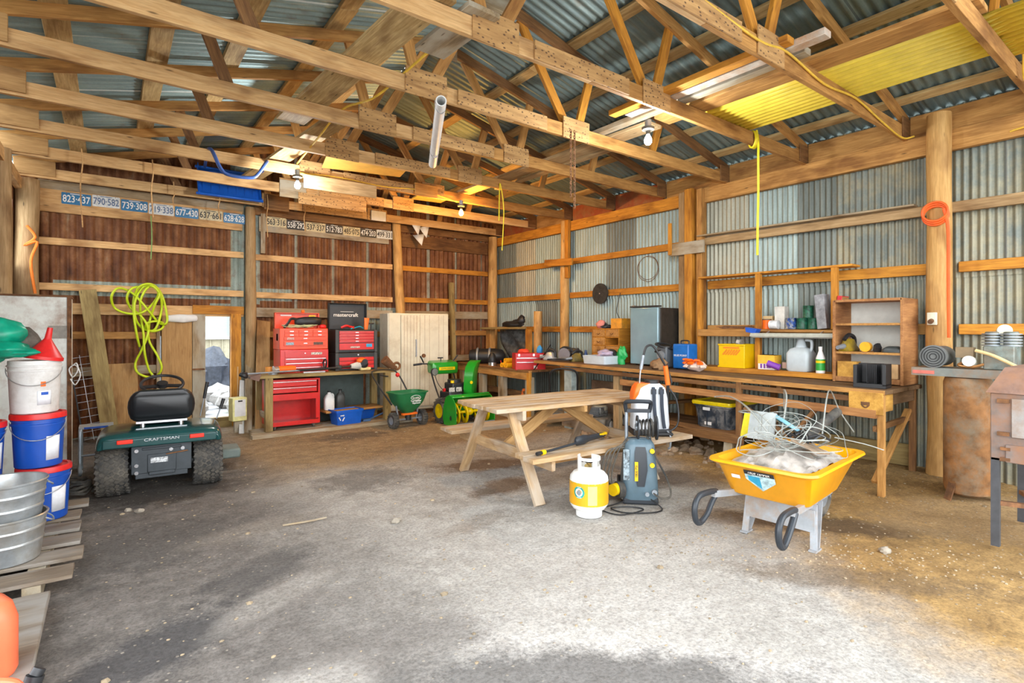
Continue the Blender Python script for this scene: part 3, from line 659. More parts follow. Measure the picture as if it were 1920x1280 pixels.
# white steel locker
LOCK = paint('chipped white paint', (.88, .92, .86), .55, var=.06, scale=7, dirt=(.34, .20, .12), dirt_amt=.12)
lk = thing('locker', 'tall white locker with rusty chipped edges behind the pails', 'locker', (-.625, 7.42, 0))
MB().box((0, 0, .93), (.60, .48, 1.80)).build('body', LOCK, lk, bevel=.006)
MB().box((0, 0, 1.838), (.615, .50, .018)).build('top_edge', RUST, lk)
MB().box((.290, -.246, .93), (.026, .012, 1.80)).box((.304, -.2, .93), (.012, .1, 1.8)).build('edge_trim', RUST, lk)
MB().box((.22, -.244, 1.47), (.18, .012, .13)).build('hinge_patch', paint('bare grey patch', (.34, .32, .28), .7, var=.2), lk)
MB().box((0, 0, .015), (.56, .44, .03)).build('plinth', RUST, lk)
o = MB().tube(smooth_path([(.0, 0, .1), (.03, -.02, .12), (.04, -.03, .05), (.0, -.02, -.02), (-.03, 0, .06), (.02, 0, .10), (.06, -.01, .0), (.02, -.02, -.10), (-.02, 0, -.04)], 5), .006, 6).build('cable', WHITEP, loc=(-.30, 7.14, 1.03))
tag(o, 'small white cable loop hooked on the edge of the white locker', 'cable')
# step stool
st = thing('step_stool', 'small folding stool of grey tubes with a blue topped step beside the locker', 'stool', (-.11, 7.22, 0))
for s in (-.13, .13):
    MB().tube(smooth_path([(s, .14, .01), (s, .13, .25), (s, .12, .44), (s, .06, .465), (s, -.10, .46), (s, -.13, .40), (s, -.16, .14), (s, -.22, .04), (s, -.16, .012), (s, .02, .012)], 4), .016, 10).build('side_frame', paint('grey blue tube', (.42, .50, .56), .4, .4), st)
MB().box((0, 0, .475), (.29, .22, .025)).build('step', paint('grey step', (.45, .48, .5), .5), st, bevel=.005)
MB().box((0, -.112, .475), (.2, .006, .02)).build('blue_strip', BLUE, st)
MB().cyl((-.13, -.15, .2), (.13, -.15, .2), .012).build('cross_tube', GREYM, st)
b = MB(); pts = []
for i in range(60): a = i*.52; pts.append((.10*math.cos(a)*(1+.2*math.sin(i)), .13*math.sin(a), .03+.0022*i+.01*math.sin(i*1.7)))
tag(b.tube(smooth_path(pts, 3), .013, 7).build('hose_coil', RUBBER, loc=(-.22, 6.2, 0)), 'dirty black hose heaped on the ground beside the left tractor tyre', 'hose')
# ================================================================= lawn tractor, seen from behind
TEAL = paint('dark teal enamel', (.008, .06, .06), .25, var=.06, coat=.5)
SEATB = paint('black vinyl', (.012, .014, .016), .35, var=.1)
tr = thing('lawn_tractor', 'dark green riding lawn tractor seen from behind, black seat', 'lawn tractor', (.40, 6.06, 0), math.radians(-4))
def tyre(r, w, x, y, parent, name='rear_wheel', lug=True):
    Mx = Matrix.Translation((x, y, r)) @ Matrix.Rotation(PI/2, 4, 'Y')
    b = MB(); hw = w/2
    b.lathe([(r*.52, -hw*.9), (r*.75, -hw), (r*.93, -hw*.92), (r*.985, -hw*.7), (r, -hw*.3), (r, hw*.3), (r*.985, hw*.7), (r*.93, hw*.92), (r*.75, hw), (r*.52, hw*.9)], 40, Mx)
    o = b.build(name, RUBBER, parent)
    if lug:
        L = MB()
        for k in range(30):
            for q in range(7):
                a = 2*PI*(k+(q % 2)*.5)/30; zz = -hw*.84+q*hw*.28
                rr = r*(1.0 if abs(zz) < hw*.5 else .975)
                m = Mx @ Matrix.Rotation(a, 4, 'Z') @ Matrix.Translation((rr, 0, zz)) @ Matrix.Rotation(.5 if q % 2 else -.5, 4, 'X')
                L.box((0, 0, 0), (.014, r*.125, hw*.23), m)
        L.build('tread', RUBBER, o)
    MB().lathe([(0, -hw*.5), (r*.3, -hw*.5), (r*.5, -hw*.85), (r*.56, -hw*.9), (r*.56, hw*.9), (r*.5, hw*.85), (r*.3, hw*.5), (0, hw*.5)], 24, Mx).build('rim', GREYM if lug else WHITEP, o)
    return o
tyre(.238, .25, -.37, 0, tr); tyre(.238, .25, .37, 0, tr)
tyre(.17, .14, -.36, 1.12, tr, 'front_wheel', False); tyre(.17, .14, .36, 1.12, tr, 'front_wheel', False)
# fender
rings = []
for y, w, zt, zl in ((-.30, .84, .500, .46), (-.33, .92, .545, .455), (-.30, .96, .585, .46), (-.22, .98, .608, .47), (.1, .98, .615, .50), (.32, .96, .60, .52), (.36, .94, .58, .53)):
    hw = w/2
    rings.append([(-hw, y, zl), (-hw*.97, y, zt-.035), (-hw*.88, y, zt-.006), (-hw*.5, y, zt), (0, y, zt), (hw*.5, y, zt), (hw*.88, y, zt-.006), (hw*.97, y, zt-.035), (hw, y, zl)])
MB().loft(rings, cap=False, closed=False).build('rear_fender', TEAL, tr, solid=.012, sub=1, sharp=60)
MB().box((0, -.318, .505), (.86, .02, .075)).build('fender_lip', TEAL, tr, bevel=.01, seg=3)
for s in (-1, 1): MB().box((s*.27, -.335, .522), (.115, .022, .036)).build('reflector', paint('red reflector', (.85, .04, .02), .25, var=.03), tr, bevel=.006)
text('lettering', 'CRAFTSMAN', .036, paint('silver lettering', (.5, .56, .58), .4), tr, (0, -.335, .523), ext=.003, sx=1.3)
HP = paint('dark steel plate', (.05, .06, .068), .5, .3)
b = MB().box((0, -.24, .335), (.46, .03, .25)).box((0, -.225, .19), (.40, .05, .05)).box((-.0, -.26, .30), (.22, .012, .16)).box((0, -.268, .21), (.2, .02, .03)).box((0, -.26, .43), (.3, .012, .02))
b.build('hitch_plate', HP, tr, bevel=.006)
for x, z in ((-.19, .29), (-.19, .225), (.07, .41), (.16, .41), (-.19, .42)): MB().cyl((x, -.255, z), (x, -.272, z), .016, n=10).build('bolt', CHROME, tr)
MB().box((-.02, -.268, .325), (.13, .004, .045)).build('decal', paint('white decal', (.6, .62, .63), .5, var=.5, scale=90), tr)
MB().cyl((.03, -.27, .37), (.2, -.27, .385), .006).build('hitch_pin', RUST, tr)
MB().cyl((-.38, 0, .238), (.38, 0, .238), .03).build('axle', GREYM, tr)
MB().box((0, .45, .36), (.44, 1.3, .22)).build('chassis', BLACK, tr, bevel=.02)
# seat
rings = []
for z, w, d, y in ((.0, .40, .10, 0), (.03, .50, .13, 0), (.15, .55, .13, -.02), (.25, .50, .12, -.045), (.295, .40, .09, -.06), (.305, .30, .04, -.065)):
    rings.append([(p[0], p[1]+y, z) for p in rrect(w, d, min(w, d)*.42, 5)])
s_ = MB().loft(rings).build('seat_back', SEATB, tr, loc=(0, -.02, .64), sub=1, sharp=60)
b = MB().loft([[(p[0], -.083+(-.015 if k else 0)-.03*(q[1]+.10)/.3, .15+p[1]) for p in rrect(w, h, .05, 4) for q in [(p[0], p[1])]] for k, (w, h) in enumerate(((.45, .21), (.41, .17)))])
b.build('back_panel', SEATB, s_, sharp=60)
MB().loft([[(p[0], p[1], z) for p in rrect(w, d, .09, 5)] for z, w, d in ((0, .42, .38), (.03, .50, .44), (.09, .50, .44), (.11, .44, .38))]).build('seat_cushion', SEATB, tr, loc=(0, .24, .63), sharp=60)
for s in (-1, 1): MB().cyl((s*.15, -.05, .60), (s*.15, -.05, .66), .02).build('seat_spring', CHROME, tr)
MB().bar((-.2, -.09, .645), (.2, -.09, .645), .012, .02).build('seat_bar', CHROME, tr)
# steering wheel, hood, levers, deck
Mw = Matrix.Translation((0, .62, .93)) @ Matrix.Rotation(.42, 4, 'X')
ring = [(.185*math.cos(2*PI*i/36), .185*math.sin(2*PI*i/36), 0) for i in range(36)]
sw = MB().tube(ring, .015, 8, True, Mw).build('steering_wheel', BLACK, tr)
b = MB()
for a in (-.3, PI+.3, -PI/2): b.bar((0, 0, -.02), (.18*math.cos(a), .18*math.sin(a), 0), .045, .014, M=Mw)
b.cyl((0, 0, -.03), (0, 0, .015), .05, n=18, M=Mw); b.build('spokes', BLACK, sw)
MB().cyl((0, .80, .55), (0, .64, .92), .025).build('steering_column', BLACK, tr)
MB().loft([[(p[0], y, zc+p[1]) for p in rrect(w, h, .08, 4)] for y, w, h, zc in ((.70, .40, .30, .58), (.8, .46, .38, .60), (1.2, .46, .34, .58), (1.42, .40, .26, .54), (1.46, .30, .18, .52))]).build('hood', TEAL, tr, sharp=60)
MB().loft([[(p[0], y*1., z) for p in ((-.5*w, 0), (.5*w, 0))][0:0] or [(p[0]*1., .62+p[1], z) for p in rrect(w, .75, .2, 5)] for z, w in ((.10, 1.0), (.12, 1.05), (.21, 1.0), (.23, .9))]).build('mowing_deck', TEAL, tr, sharp=60)
MB().box((.60, .55, .17), (.22, .32, .10)).build('discharge_chute', paint('grey green chute', (.16, .20, .18), .6), tr, bevel=.02)
for (x, y, z0, z1) in ((.33, .38, .60, .93), (.47, .25, .58, .76)):
    lv = MB().cyl((x, y, z0), (x+.06, y, z1), .006).build('lever', GREYM, tr)
    MB().cyl((x+.035, y, z0+(z1-z0)*.55), (x+.064, y, z1+.02), .014, .017, n=12).build('lever_grip', BLACK, lv)
# ================================================================= back wall, left bay
o = board('plank', (-.235, 9.27, 2.03), (.03, 8.86, .0), .045, .19, W_GREEN, up=(1, 0, .1)); tag(o, 'long grey green plank leaning on the back wall left of the hose', 'plank')
o = board('plywood_sheet', (.17, 9.26, 0), (.15, 9.33, 1.02), .34, .012, W_PLY, up=(0, -1, 0)); tag(o, 'sheet of bare plywood leaning on the back wall behind the tractor', 'plywood')
ws = thing('wire_shelf', 'black and white wire rack panel leaning behind the grey green plank', 'wire rack', (-.10, 9.13, 0), rot=(-.12, -.14, .0))
b = MB()
for k in range(12): b.cyl((-.17, 0, .05+k*.10), (.17, 0, .05+k*.10), .004, n=6)
for x in (-.06, .06): b.cyl((x, 0, .03), (x, 0, 1.18), .004, n=6)
b.build('wires', WIRE, ws); MB().bar((-.17, 0, .02), (-.17, 0, 1.18), .015, .015, up=(1, 0, 0)).bar((.17, 0, .02), (.17, 0, 1.18), .015, .015, up=(1, 0, 0)).build('rails', BLACK, ws)
# garden hose on a hook
HOSE = paint('lime hose', (.62, .78, .02), .45, var=.06)
hp = [(262, 651), (256, 625), (251, 590), (251, 560), (262, 537), (285, 533), (303, 552), (313, 590), (311, 607), (298, 605), (281, 585), (265, 566), (246, 548), (222, 540), (209, 556), (216, 578), (242, 588), (268, 585), (289, 566), (297, 548), (285, 536), (266, 541), (253, 566), (254, 596), (266, 614), (286, 621), (303, 616), (306, 606), (292, 602), (276, 606), (274, 617), (288, 619), (296, 607), (303, 580), (301, 555), (288, 538), (268, 537), (247, 541), (238, 558), (245, 577), (262, 590), (276, 610), (280, 640), (296, 668), (303, 690), (293, 705), (274, 706), (257, 697), (254, 680), (266, 655), (277, 628), (281, 600), (291, 570), (299, 552), (290, 537), (276, 540), (264, 562), (264, 592), (269, 625), (271, 660), (278, 690), (287, 704)]
P = [at(x, y, Y=9.26-.05*(i % 3)-.02*math.sin(i*2.1)) for i, (x, y) in enumerate(hp)]
hs_ = MB().tube(smooth_path(P, 6), .0155, 10).build('garden_hose', HOSE, sharp=80)
tag(hs_, 'lime yellow garden hose hung in loops on the back wall', 'garden hose')
a, b_ = P[0], P[1]; d = (a-b_).normalized()
MB().cyl(a-d*.01, a+d*.06, .017, n=12).build('end_fitting', CHROME, hs_)
a, b_ = P[-1], P[-2]; d = (a-b_).normalized(); MB().cyl(a-d*.01, a+d*.05, .018, n=12).build('end_fitting', CHROME, hs_)
hk = at(280, 532, Y=9.3); MB().cyl(hk+V((0, .02, -.01)), hk+V((0, -.10, -.0)), .008).build('hook', RUST, hs_)
# ================================================================= licence plates
PB = paint('plate blue', (.02, .17, .36), .4, var=.2, scale=40); PW = paint('plate white', (.68, .70, .68), .4, var=.15, scale=40)
PC = paint('plate cream', (.62, .52, .30), .45, var=.2, scale=40); PK = paint('plate black', (.02, .02, .02), .45, var=.3, scale=40)
INKW = paint('white ink', (.8, .8, .76), .5, var=.03); INKB = paint('blue ink', (.10, .16, .28), .5); INKK = paint('black ink', (.025, .022, .02), .5)
yp = BY-.045-.02-.021
def plate(s, x0, x1, z, m, ink, lab):
    t = thing('licence_plate', lab, 'licence plate', ((x0+x1)/2, yp-.003, z), 0, 'old licence plates on the back wall'); w = x1-x0-.012
    MB().prism(rrect(w, .155, .012, 3), .003, Matrix.Translation((0, .002, 0)) @ Matrix.Rotation(PI/2, 4, 'X')).build('plate', m, t)
    k = text('lettering', s, .132, ink, t, (0, -.0025, -.008), ext=.0015, sx=1, bold=.012)
    xs = [v.co.x for v in k.data.vertices]; sc = (w*.92)/(max(xs)-min(xs)); k.scale = (sc, 1, 1)
    MB().box((0, -.0025, .062), (w*.42, .001, .009)).build('top_line', ink, t)
    for sx in (-1, 1): MB().cyl((sx*w*.33, -.001, .068), (sx*w*.33, -.005, .068), .005, n=8).build('screw', RUST, t)
rowA = [('823·437', PB, INKW, 'blue'), ('790·582', PW, INKB, 'white'), ('739·308', PB, INKW, 'blue'), ('719·338', PW, INKB, 'white'), ('677-430', PB, INKW, 'blue'), ('637·661', PC, INKK, 'cream'), ('628·628', PB, INKW, 'blue')]
rowB = [('563·316', PC, INKK, 'pale cream'), ('558·292', PK, INKW, 'black'), ('537·337', PC, INKK, 'yellowed cream'), ('512·783', PK, INKW, 'black'), ('485·075', PC, INKK, 'cream'), ('474·203', PK, INKW, 'black'), ('499·331', PW, INKK, 'white')]
xa = [at(x, 390, Y=yp).x for x in (114, 172, 226, 278, 327, 373, 418, 460)]
za = [at((114, 172, 226, 278, 327, 373, 418)[i]+25, (373, 378, 386, 393, 399, 404, 410)[i], Y=yp).z for i in range(7)]
xb_ = [at(x, 425, Y=yp).x for x in (498, 537, 573, 610, 643, 675, 706, 737)]
zb_ = [at((498, 537, 573, 610, 643, 675, 706)[i]+17, (416, 422, 426, 430, 434, 437, 440)[i], Y=yp).z for i in range(7)]
for i, (s, m, k, cn) in enumerate(rowA): plate(s, xa[i], xa[i+1], za[i], m, k, '%s licence plate numbered %s in the left row high on the back wall' % (cn, s.replace('·', ' ')))
for i, (s, m, k, cn) in enumerate(rowB): plate(s, xb_[i], xb_[i+1], zb_[i], m, k, '%s licence plate numbered %s in the right row high on the back wall' % (cn, s.replace('·', ' ')))
# ================================================================= tool bench at the back wall
BX0, BX1, BY0, BY1, BZ = 1.64, 3.70, 8.10, 8.76, .85
wb = thing('tool_bench', 'timber workbench at the back wall carrying the two red tool chests', 'workbench', ((BX0+BX1)/2, (BY0+BY1)/2, 0))
hx, hy = (BX1-BX0)/2, (BY1-BY0)/2
for k in range(4):
    yy = -hy+.0825+k*.165
    board('top_plank', (-hx, yy, BZ-.022), (hx, yy, BZ-.022), .160, .044, W_GREEN, wb)
board('front_rail', (-hx+.08, -hy+.03, BZ-.10), (hx-.04, -hy+.03, BZ-.10), .04, .10, W_GREEN, wb) if 0 else None
for sx, sy in ((-1, -1), (1, -1), (-1, 1), (1, 1)):
    board('leg', (sx*(hx-.12 if sx > 0 else hx-.16), sy*(hy-.05), .055), (sx*(hx-.12 if sx > 0 else hx-.16), sy*(hy-.05), BZ-.044), .09, .10, W_GREEN, wb, up=(1, 0, 0))
board('lower_shelf', (-.05, -.02, .235), (hx-.15, .02, .245), .40, .03, W_MID, wb)
board('end_rail', (-hx+.16, -hy+.1, .26), (-hx+.16, hy-.1, .26), .03, .09, W_GREY, wb)
o = MB().box((0, 0, .44), (1.0, .012, .86)).build('backing_sheet', paint('dark green grey board', (.05, .075, .068), .5, var=.15), loc=(2.95, 8.83, .0))
tag(o, 'dark green grey sheet standing behind the tool bench', 'sheet')
for k, (y0, w) in enumerate(((8.02, .16), (8.20, .18), (8.40, .2))):
    o = board('floor_plank', (1.55+.03*k, y0, .026), (3.95-.25*k, y0+.03, .026), w, .05, W_GREY)
    tag(o, 'weathered plank on the ground under the tool bench, %s' % ('front one by the dirt', 'middle one', 'rear one')[k], 'plank', 'planks under the tool bench')
def drawer_face(t, x, y, z, w, h, m, pull=None, name='drawer', px=None):
    d = MB().box((x, y, z), (w, .014, h)).build(name, m, t, bevel=.002)
    if pull: MB().box((x, y-.012, z+h*.32 if pull == 'bar' else z), (w*.96 if pull == 'bar' else .05, .014, .009)).build('pull', CHROME, d)
    return d
STICKER = paint('worn sticker', (.62, .58, .52), .5, var=.6, scale=60)
# left: two stacked chests
cx = 2.335; yf = 8.30
c1 = thing('tool_chest', 'lower red tool chest with three drawers on the left of the tool bench', 'tool chest', (cx+.005, yf+.2, BZ+.001))
MB().box((0, 0, .175), (.70, .40, .348)).build('body', RED, c1, bevel=.008)
for z, h in ((.275, .09), (.19, .06), (.125, .055), (.06, .06)): drawer_face(c1, .015, -.205, z, .60, h, RED, 'bar' if z < .25 else None)
MB().box((.17, -.213, .285), (.16, .004, .035)).build('badge', STICKER, c1); MB().cyl((-.0, -.21, .29), (-.0, -.22, .29), .008).build('lock', CHROME, c1)
c2 = thing('tool_chest', 'upper orange red tool chest with nine drawers and raised lid', 'tool chest', (cx, yf+.2, BZ+.352))
b = MB().box((0, 0, .155), (.70, .39, .31)); b.build('body', ORRED, c2, bevel=.006)
for r in range(2):
    for k in range(3): drawer_face(c2, -.195+k*.203+.01, -.20, .265-r*.052, .193, .046, ORRED, 'small')
drawer_face(c2, .01, -.20, .160, .60, .045, ORRED, 'small'); drawer_face(c2, .01, -.20, .088, .60, .07, ORRED, 'small')
for x, z, w, h, m in ((-.20, .160, .10, .035, paint('pale red sticker', (.8, .35, .3), .5, var=.5, scale=70)), (-.21, .085, .11, .04, paint('blue grey sticker', (.3, .42, .5), .5, var=.4, scale=70)), (.20, .085, .14, .04, paint('dark sticker', (.12, .06, .04), .5, var=.8, scale=70))):
    MB().box((x, -.209, z), (w, .004, h)).build('sticker', m, c2)
MB().box((-.347, -.05, .18), (.006, .1, .1)).build('sticker', WHITEP, c2)
lid = MB().box((-.01, .185, .43), (.66, .02, .24)).box((-.33, .16, .43), (.02, .06, .24)).box((.31, .16, .43), (.02, .06, .24)).box((-.01, .16, .545), (.66, .06, .012)).build('lid', ORRED, c2, bevel=.003)
MB().box((.22, .17, .50), (.10, .006, .04)).build('yellow_sticker', YELLOW, lid); MB().box((-.17, .172, .51), (.16, .004, .02)).build('white_sticker', WHITEP, lid)
o = MB().loft([[(x, r*.7*math.cos(2*PI*i/14), r*math.sin(2*PI*i/14)) for i in range(14)] for x, r in ((-.19, .03), (-.17, .06), (-.05, .075), (.1, .075), (.19, .06), (.21, .02))]).build('tool_bag', paint('black leather', (.016, .016, .018), .45, var=.3), loc=(cx+.10, yf+.2, BZ+.352+.415), rot=(0, -.05, 0), sharp=70)
tag(o, 'black pouch on top of the orange red tool chest', 'pouch')
MB().tube(smooth_path([(-.16, -.03, .04), (-.25, -.06, .05), (-.31, -.08, -.02), (-.37, -.10, -.08)], 5), .010, 6, flat=2.0).build('strap', BLACK, o)
CORD = paint('pale green cord', (.55, .62, .34), .6, var=.2)
pts = []
for i in range(46): a = i*.9; pts.append((-.06+.16*math.cos(a*.63+1)+.09*math.sin(i*1.3), .10*math.sin(a)-.05, .322+.04*abs(math.sin(i*.7))+.0))
o = MB().tube(smooth_path(pts, 4), .0055, 6).build('tangled_cord', CORD, loc=(cx+.03, yf+.17, BZ+.352)); tag(o, 'tangle of pale green cord on the orange red tool chest', 'cord')
o = MB().ball((0, 0, .03), (.055, .04, .032), 14, 9).ball((.0, 0, .01), (.06, .045, .012), 14, 6).build('tape_reel', PRED, loc=(cx+.30, yf+.1, BZ+.352+.311)); tag(o, 'red rounded tape reel at the right end of the orange red chest', 'tape reel')
o = MB().ball((0, 0, .022), (.03, .03, .025), 12, 8).build('orange_ball', ORANGE, loc=(cx+.08, yf+.37, BZ+.352+.553)); tag(o, 'small orange cap on the raised lid of the orange red chest', 'ball')
# right: black framed chest
bx = 3.14
CB = paint('black steel', (.02, .022, .024), .4, var=.15)
for nm, z0, hh, lab in (('tool_chest', BZ+.001, .28, 'lower black and red tool chest behind the string trimmer'), ('tool_chest', BZ+.283, .36, 'upper black and red tool chest with open black lid')):
    c = thing(nm, lab, 'tool chest', (bx, yf+.22, z0))
    MB().box((0, 0, hh/2), (.66, .42, hh)).build('body', CB, c, bevel=.012)
    for sx in (-.315, .315): MB().box((sx, -.205, hh/2), (.05, .03, hh)).build('corner_guard', paint('dark grey corner', (.05, .055, .055), .5), c, bevel=.006)
    if hh > .3:
        for k in range(4): drawer_face(c, 0, -.214, .315-k*.046, .56, .042, RED, 'redbar')
        drawer_face(c, 0, -.214, .095, .56, .10, RED)
        for k in range(4): MB().box((0, -.228, .326-k*.046), (.55, .014, .008)).build('drawer_edge', paint('light red', (.75, .10, .08), .35), c)
        MB().box((.20, -.223, .11), (.095, .004, .05)).build('blue_sticker', paint('sky blue sticker', (.03, .35, .62), .4), c); MB().box((-.03, -.224, .085), (.15, .004, .022)).build('badge', STICKER, c)
        ld = MB().box((-.0, .235, .575), (.64, .02, .43)).box((-.31, .20, .575), (.02, .07, .43)).box((.31, .20, .575), (.02, .07, .43)).box((0, .20, .785), (.64, .07, .02)).build('lid', CB, c, bevel=.01)
        text('lettering', 'mastercraft', .085, INKW, ld, (-.02, .222, .60), ext=.002, sx=1.05, bold=.012)
        MB().box((0, .222, .655), (.22, .003, .006)).build('logo_line', INKW, ld)
    else:
        MB().cyl((.02, -.20, .245), (.02, -.225, .245), .012).build('lock', CHROME, c)
        for k in range(3): drawer_face(c, 0, -.214, .18-k*.06, .56, .052, RED, 'redbar')
ztop_ = BZ+.283+.36
o = MB().tube(smooth_path([(-.10, 0, .03), (-.03, -.02, .06), (.05, 0, .045), (.10, .01, .03)], 5), [.02]*15+[.03], 8).build('clamp', PRED, loc=(bx-.10, yf+.15, ztop_)); tag(o, 'red handled clamp lying on the open black tool chest', 'clamp')
o = MB().tube(smooth_path([(-.12, 0, .015), (-.04, .03, .03), (.02, -.02, .05), (.1, .02, .02), (.16, 0, .015)], 5), .010, 6).build('blue_cable', paint('cyan cable', (.03, .40, .55), .4), loc=(bx+.07, yf+.13, ztop_)); tag(o, 'cyan cable lying on the open black tool chest', 'cable')
o = MB().loft([[(p[0], p[1], z) for p in rrect(w, d, .01, 3)] for z, w, d in ((0, .05, .045), (.02, .055, .05), (.19, .09, .012))]).build('tube', ORANGE, loc=(bx+.19, yf+.12, ztop_), rot=(0, .1, 0)); tag(o, 'orange squeeze tube standing on the black tool chest', 'tube')
o = MB().cyl((0, 0, 0), (0, 0, .10), .012).cyl((-.03, 0, .10), (.05, 0, .10), .012).build('ratchet', CB, loc=(bx+.27, yf+.1, ztop_)); tag(o, 'small black ratchet standing at the right of the black chest', 'ratchet')
# string trimmer
zt = BZ+.045
stt = thing('string_trimmer', 'string trimmer lying along the front of the tool bench', 'string trimmer', (2.6, 8.16, BZ))
MB().tube([(-1.10, -.06, .035), (-.3, 0, .05), (.42, .04, .075)], .012, 8).build('shaft', GREYM, stt)
MB().tube(smooth_path([(-.42, 0, .05), (.05, 0, .06), (.40, .03, .075)], 3), .018, 8).build('sleeve', BLACK, stt)
MB().lathe([(0, 0), (.05, 0), (.06, .02), (.055, .05), (.03, .07), (0, .07)], 18, Matrix.Translation((-1.14, -.06, -.01)) @ Matrix.Rotation(.4, 4, 'Y')).cyl((-1.16, -.06, .03), (-1.08, -.06, .04), .03, .02).build('cutting_head', BLACK, stt)
MB().add([(-1.06, -.14, -.03), (-.95, -.14, -.07), (-.95, .08, -.07), (-1.06, .08, -.03), (-1.06, -.14, -.0), (-.92, -.14, .03), (-.92, .08, .03), (-1.06, .08, 0)], [(0, 1, 2, 3), (4, 5, 6, 7), (0, 1, 5, 4), (2, 3, 7, 6), (1, 2, 6, 5), (0, 3, 7, 4)]).build('guard', paint('brown guard', (.16, .08, .05), .5), stt)
MB().tube(smooth_path([(.0, 0, .06), (.0, -.05, .16), (.0, .02, .20), (.0, .09, .15), (0, .06, .06)], 5), .012, 8, True).build('loop_handle', BLACK, stt)
MB().box((.20, .02, .07), (.10, .05, .06)).build('throttle_grip', BLACK, stt, bevel=.01)
MB().cyl((.40, .04, .075), (.55, .05, .085), .035, .065, n=16).build('clutch_cover', paint('pale grey casting', (.55, .55, .50), .5), stt)
MB().ball((.60, .05, .095), (.085, .08, .08), 14, 10).build('engine', BLACK, stt)
MB().ball((.58, .05, .155), (.085, .07, .05), 14, 8).build('engine_cover', ORANGE, stt); MB().box((.63, .05, .03), (.17, .12, .05)).build('fuel_tank', paint('cream tank', (.75, .62, .28), .4), stt, bevel=.015)
MB().cyl((.60, -.03, .14), (.60, -.05, .14), .045, n=18).build('starter_cover', CB, stt)
# orange tools near the left end
dr = thing('angle_grinder', 'orange power tool lying at the left end of the tool bench', 'power tool', (2.0, 8.28, BZ+.001), .2)
MB().cyl((-.05, 0, .065), (.20, 0, .065), .05, .055, n=16).build('motor_housing', ORANGE, dr); MB().cyl((.20, 0, .065), (.42, .02, .06), .025, .022, n=12).build('grip', BLACK, dr)
MB().cyl((-.11, 0, .06), (-.05, 0, .065), .06, n=14).build('gear_head', CHROME, dr); MB().cyl((-.16, 0, .012), (-.08, 0, .012), .01).cyl((-.12, 0, .0), (-.12, 0, .03), .06, n=18).build('disc', GREYM, dr)
o = MB().cyl((0, 0, 0), (0, 0, .10), .055, .058, n=20).build('tin', paint('ochre tin', (.75, .30, .05), .5), loc=(1.87, 8.42, BZ+.001)); tag(o, 'small ochre tin at the left end of the tool bench', 'tin')
o = MB().box((0, 0, .012), (.32, .05, .02)).build('flat_bar', CHROME, loc=(2.45, 8.22, BZ+.0), rot=(0, 0, .05)); tag(o, 'flat steel bar lying below the lower red tool chest', 'bar')
pm = thing('rusty_pump', 'rusty brown hand pump head at the right end of the tool bench', 'pump', (3.66, 8.22, BZ+.005))
b = MB().cyl((-.10, 0, .16), (.02, 0, .05), .075, .06, n=14).cyl((.02, 0, .05), (.10, 0, .0), .045, n=12); b.build('body', RUST, pm)
MB().tube([(.12+.055*math.cos(a), 0, .04+.055*math.sin(a)) for a in [2*PI*i/16 for i in range(16)]], .02, 8, True).build('ring', RUST, pm)
# under the bench
rc = thing('roller_cabinet', 'red rolling tool cabinet with an open bay under the tool bench', 'tool cabinet', (2.16, 8.36, .055))
b = MB().box((-.345, 0, .39), (.025, .42, .66)).box((.345, 0, .39), (.025, .42, .66)).box((0, .2, .39), (.69, .02, .66)).box((0, 0, .71), (.715, .43, .022)).box((0, 0, .07), (.69, .42, .03)).box((0, 0, .50), (.67, .40, .012))
b.build('shell', RED, rc, bevel=.004)
for z in (.66, .57): drawer_face(rc, 0, -.205, z, .62, .082, RED, 'bar')
MB().box((0, -.208, .465), (.67, .016, .09)).box((0, -.208, .085), (.69, .02, .06)).box((-.32, -.208, .28), (.05, .016, .30)).box((.32, -.208, .28), (.05, .016, .30)).build('front_frame', RED, rc, bevel=.004)
for sx in (-1, 1):
    for sy in (-1, 1): MB().cyl((sx*.27-.012, sy*.16, .028), (sx*.27+.012, sy*.16, .028), .028, n=14).box((sx*.27, sy*.16, .045), (.04, .05, .02)).build('caster', RUBBER, rc)
def jug(name, label, m, loc, h=.26, w=.16, d=.11, capm=None, rz=0):
    t = thing(name, label, 'jug', loc, rz)
    MB().loft([[(p[0], p[1], z) for p in rrect(ww, dd, min(ww, dd)*.3, 4)] for z, ww, dd in ((0, w*.92, d*.9), (h*.03, w, d), (h*.65, w, d), (h*.82, w*.7, d*.75), (h*.92, w*.3, d*.4), (h, w*.28, d*.38))]).build('body', m, t, sharp=50)
    MB().cyl((0, 0, h), (0, 0, h*1.09), w*.17, n=14).build('cap', capm or BLACK, t)
    MB().tube(smooth_path([(w*.18, 0, h*.9), (w*.42, 0, h*.86), (w*.46, 0, h*.68), (w*.40, 0, h*.55)], 4), w*.075, 8).build('handle', m, t)
    return t
jug('oil_jug', 'white oil jug on the low shelf beside the red roller cabinet', WHITEP, (2.72, 8.36, .257), .27, .15, .11)
jug('oil_jug', 'dark grey oil jug on the low shelf right of the white jug', paint('dark jug', (.06, .06, .055), .4), (2.92, 8.44, .258), .27, .14, .10, BLACK)
BIN = paint('recycling blue', (.005, .10, .52), .4, var=.08)
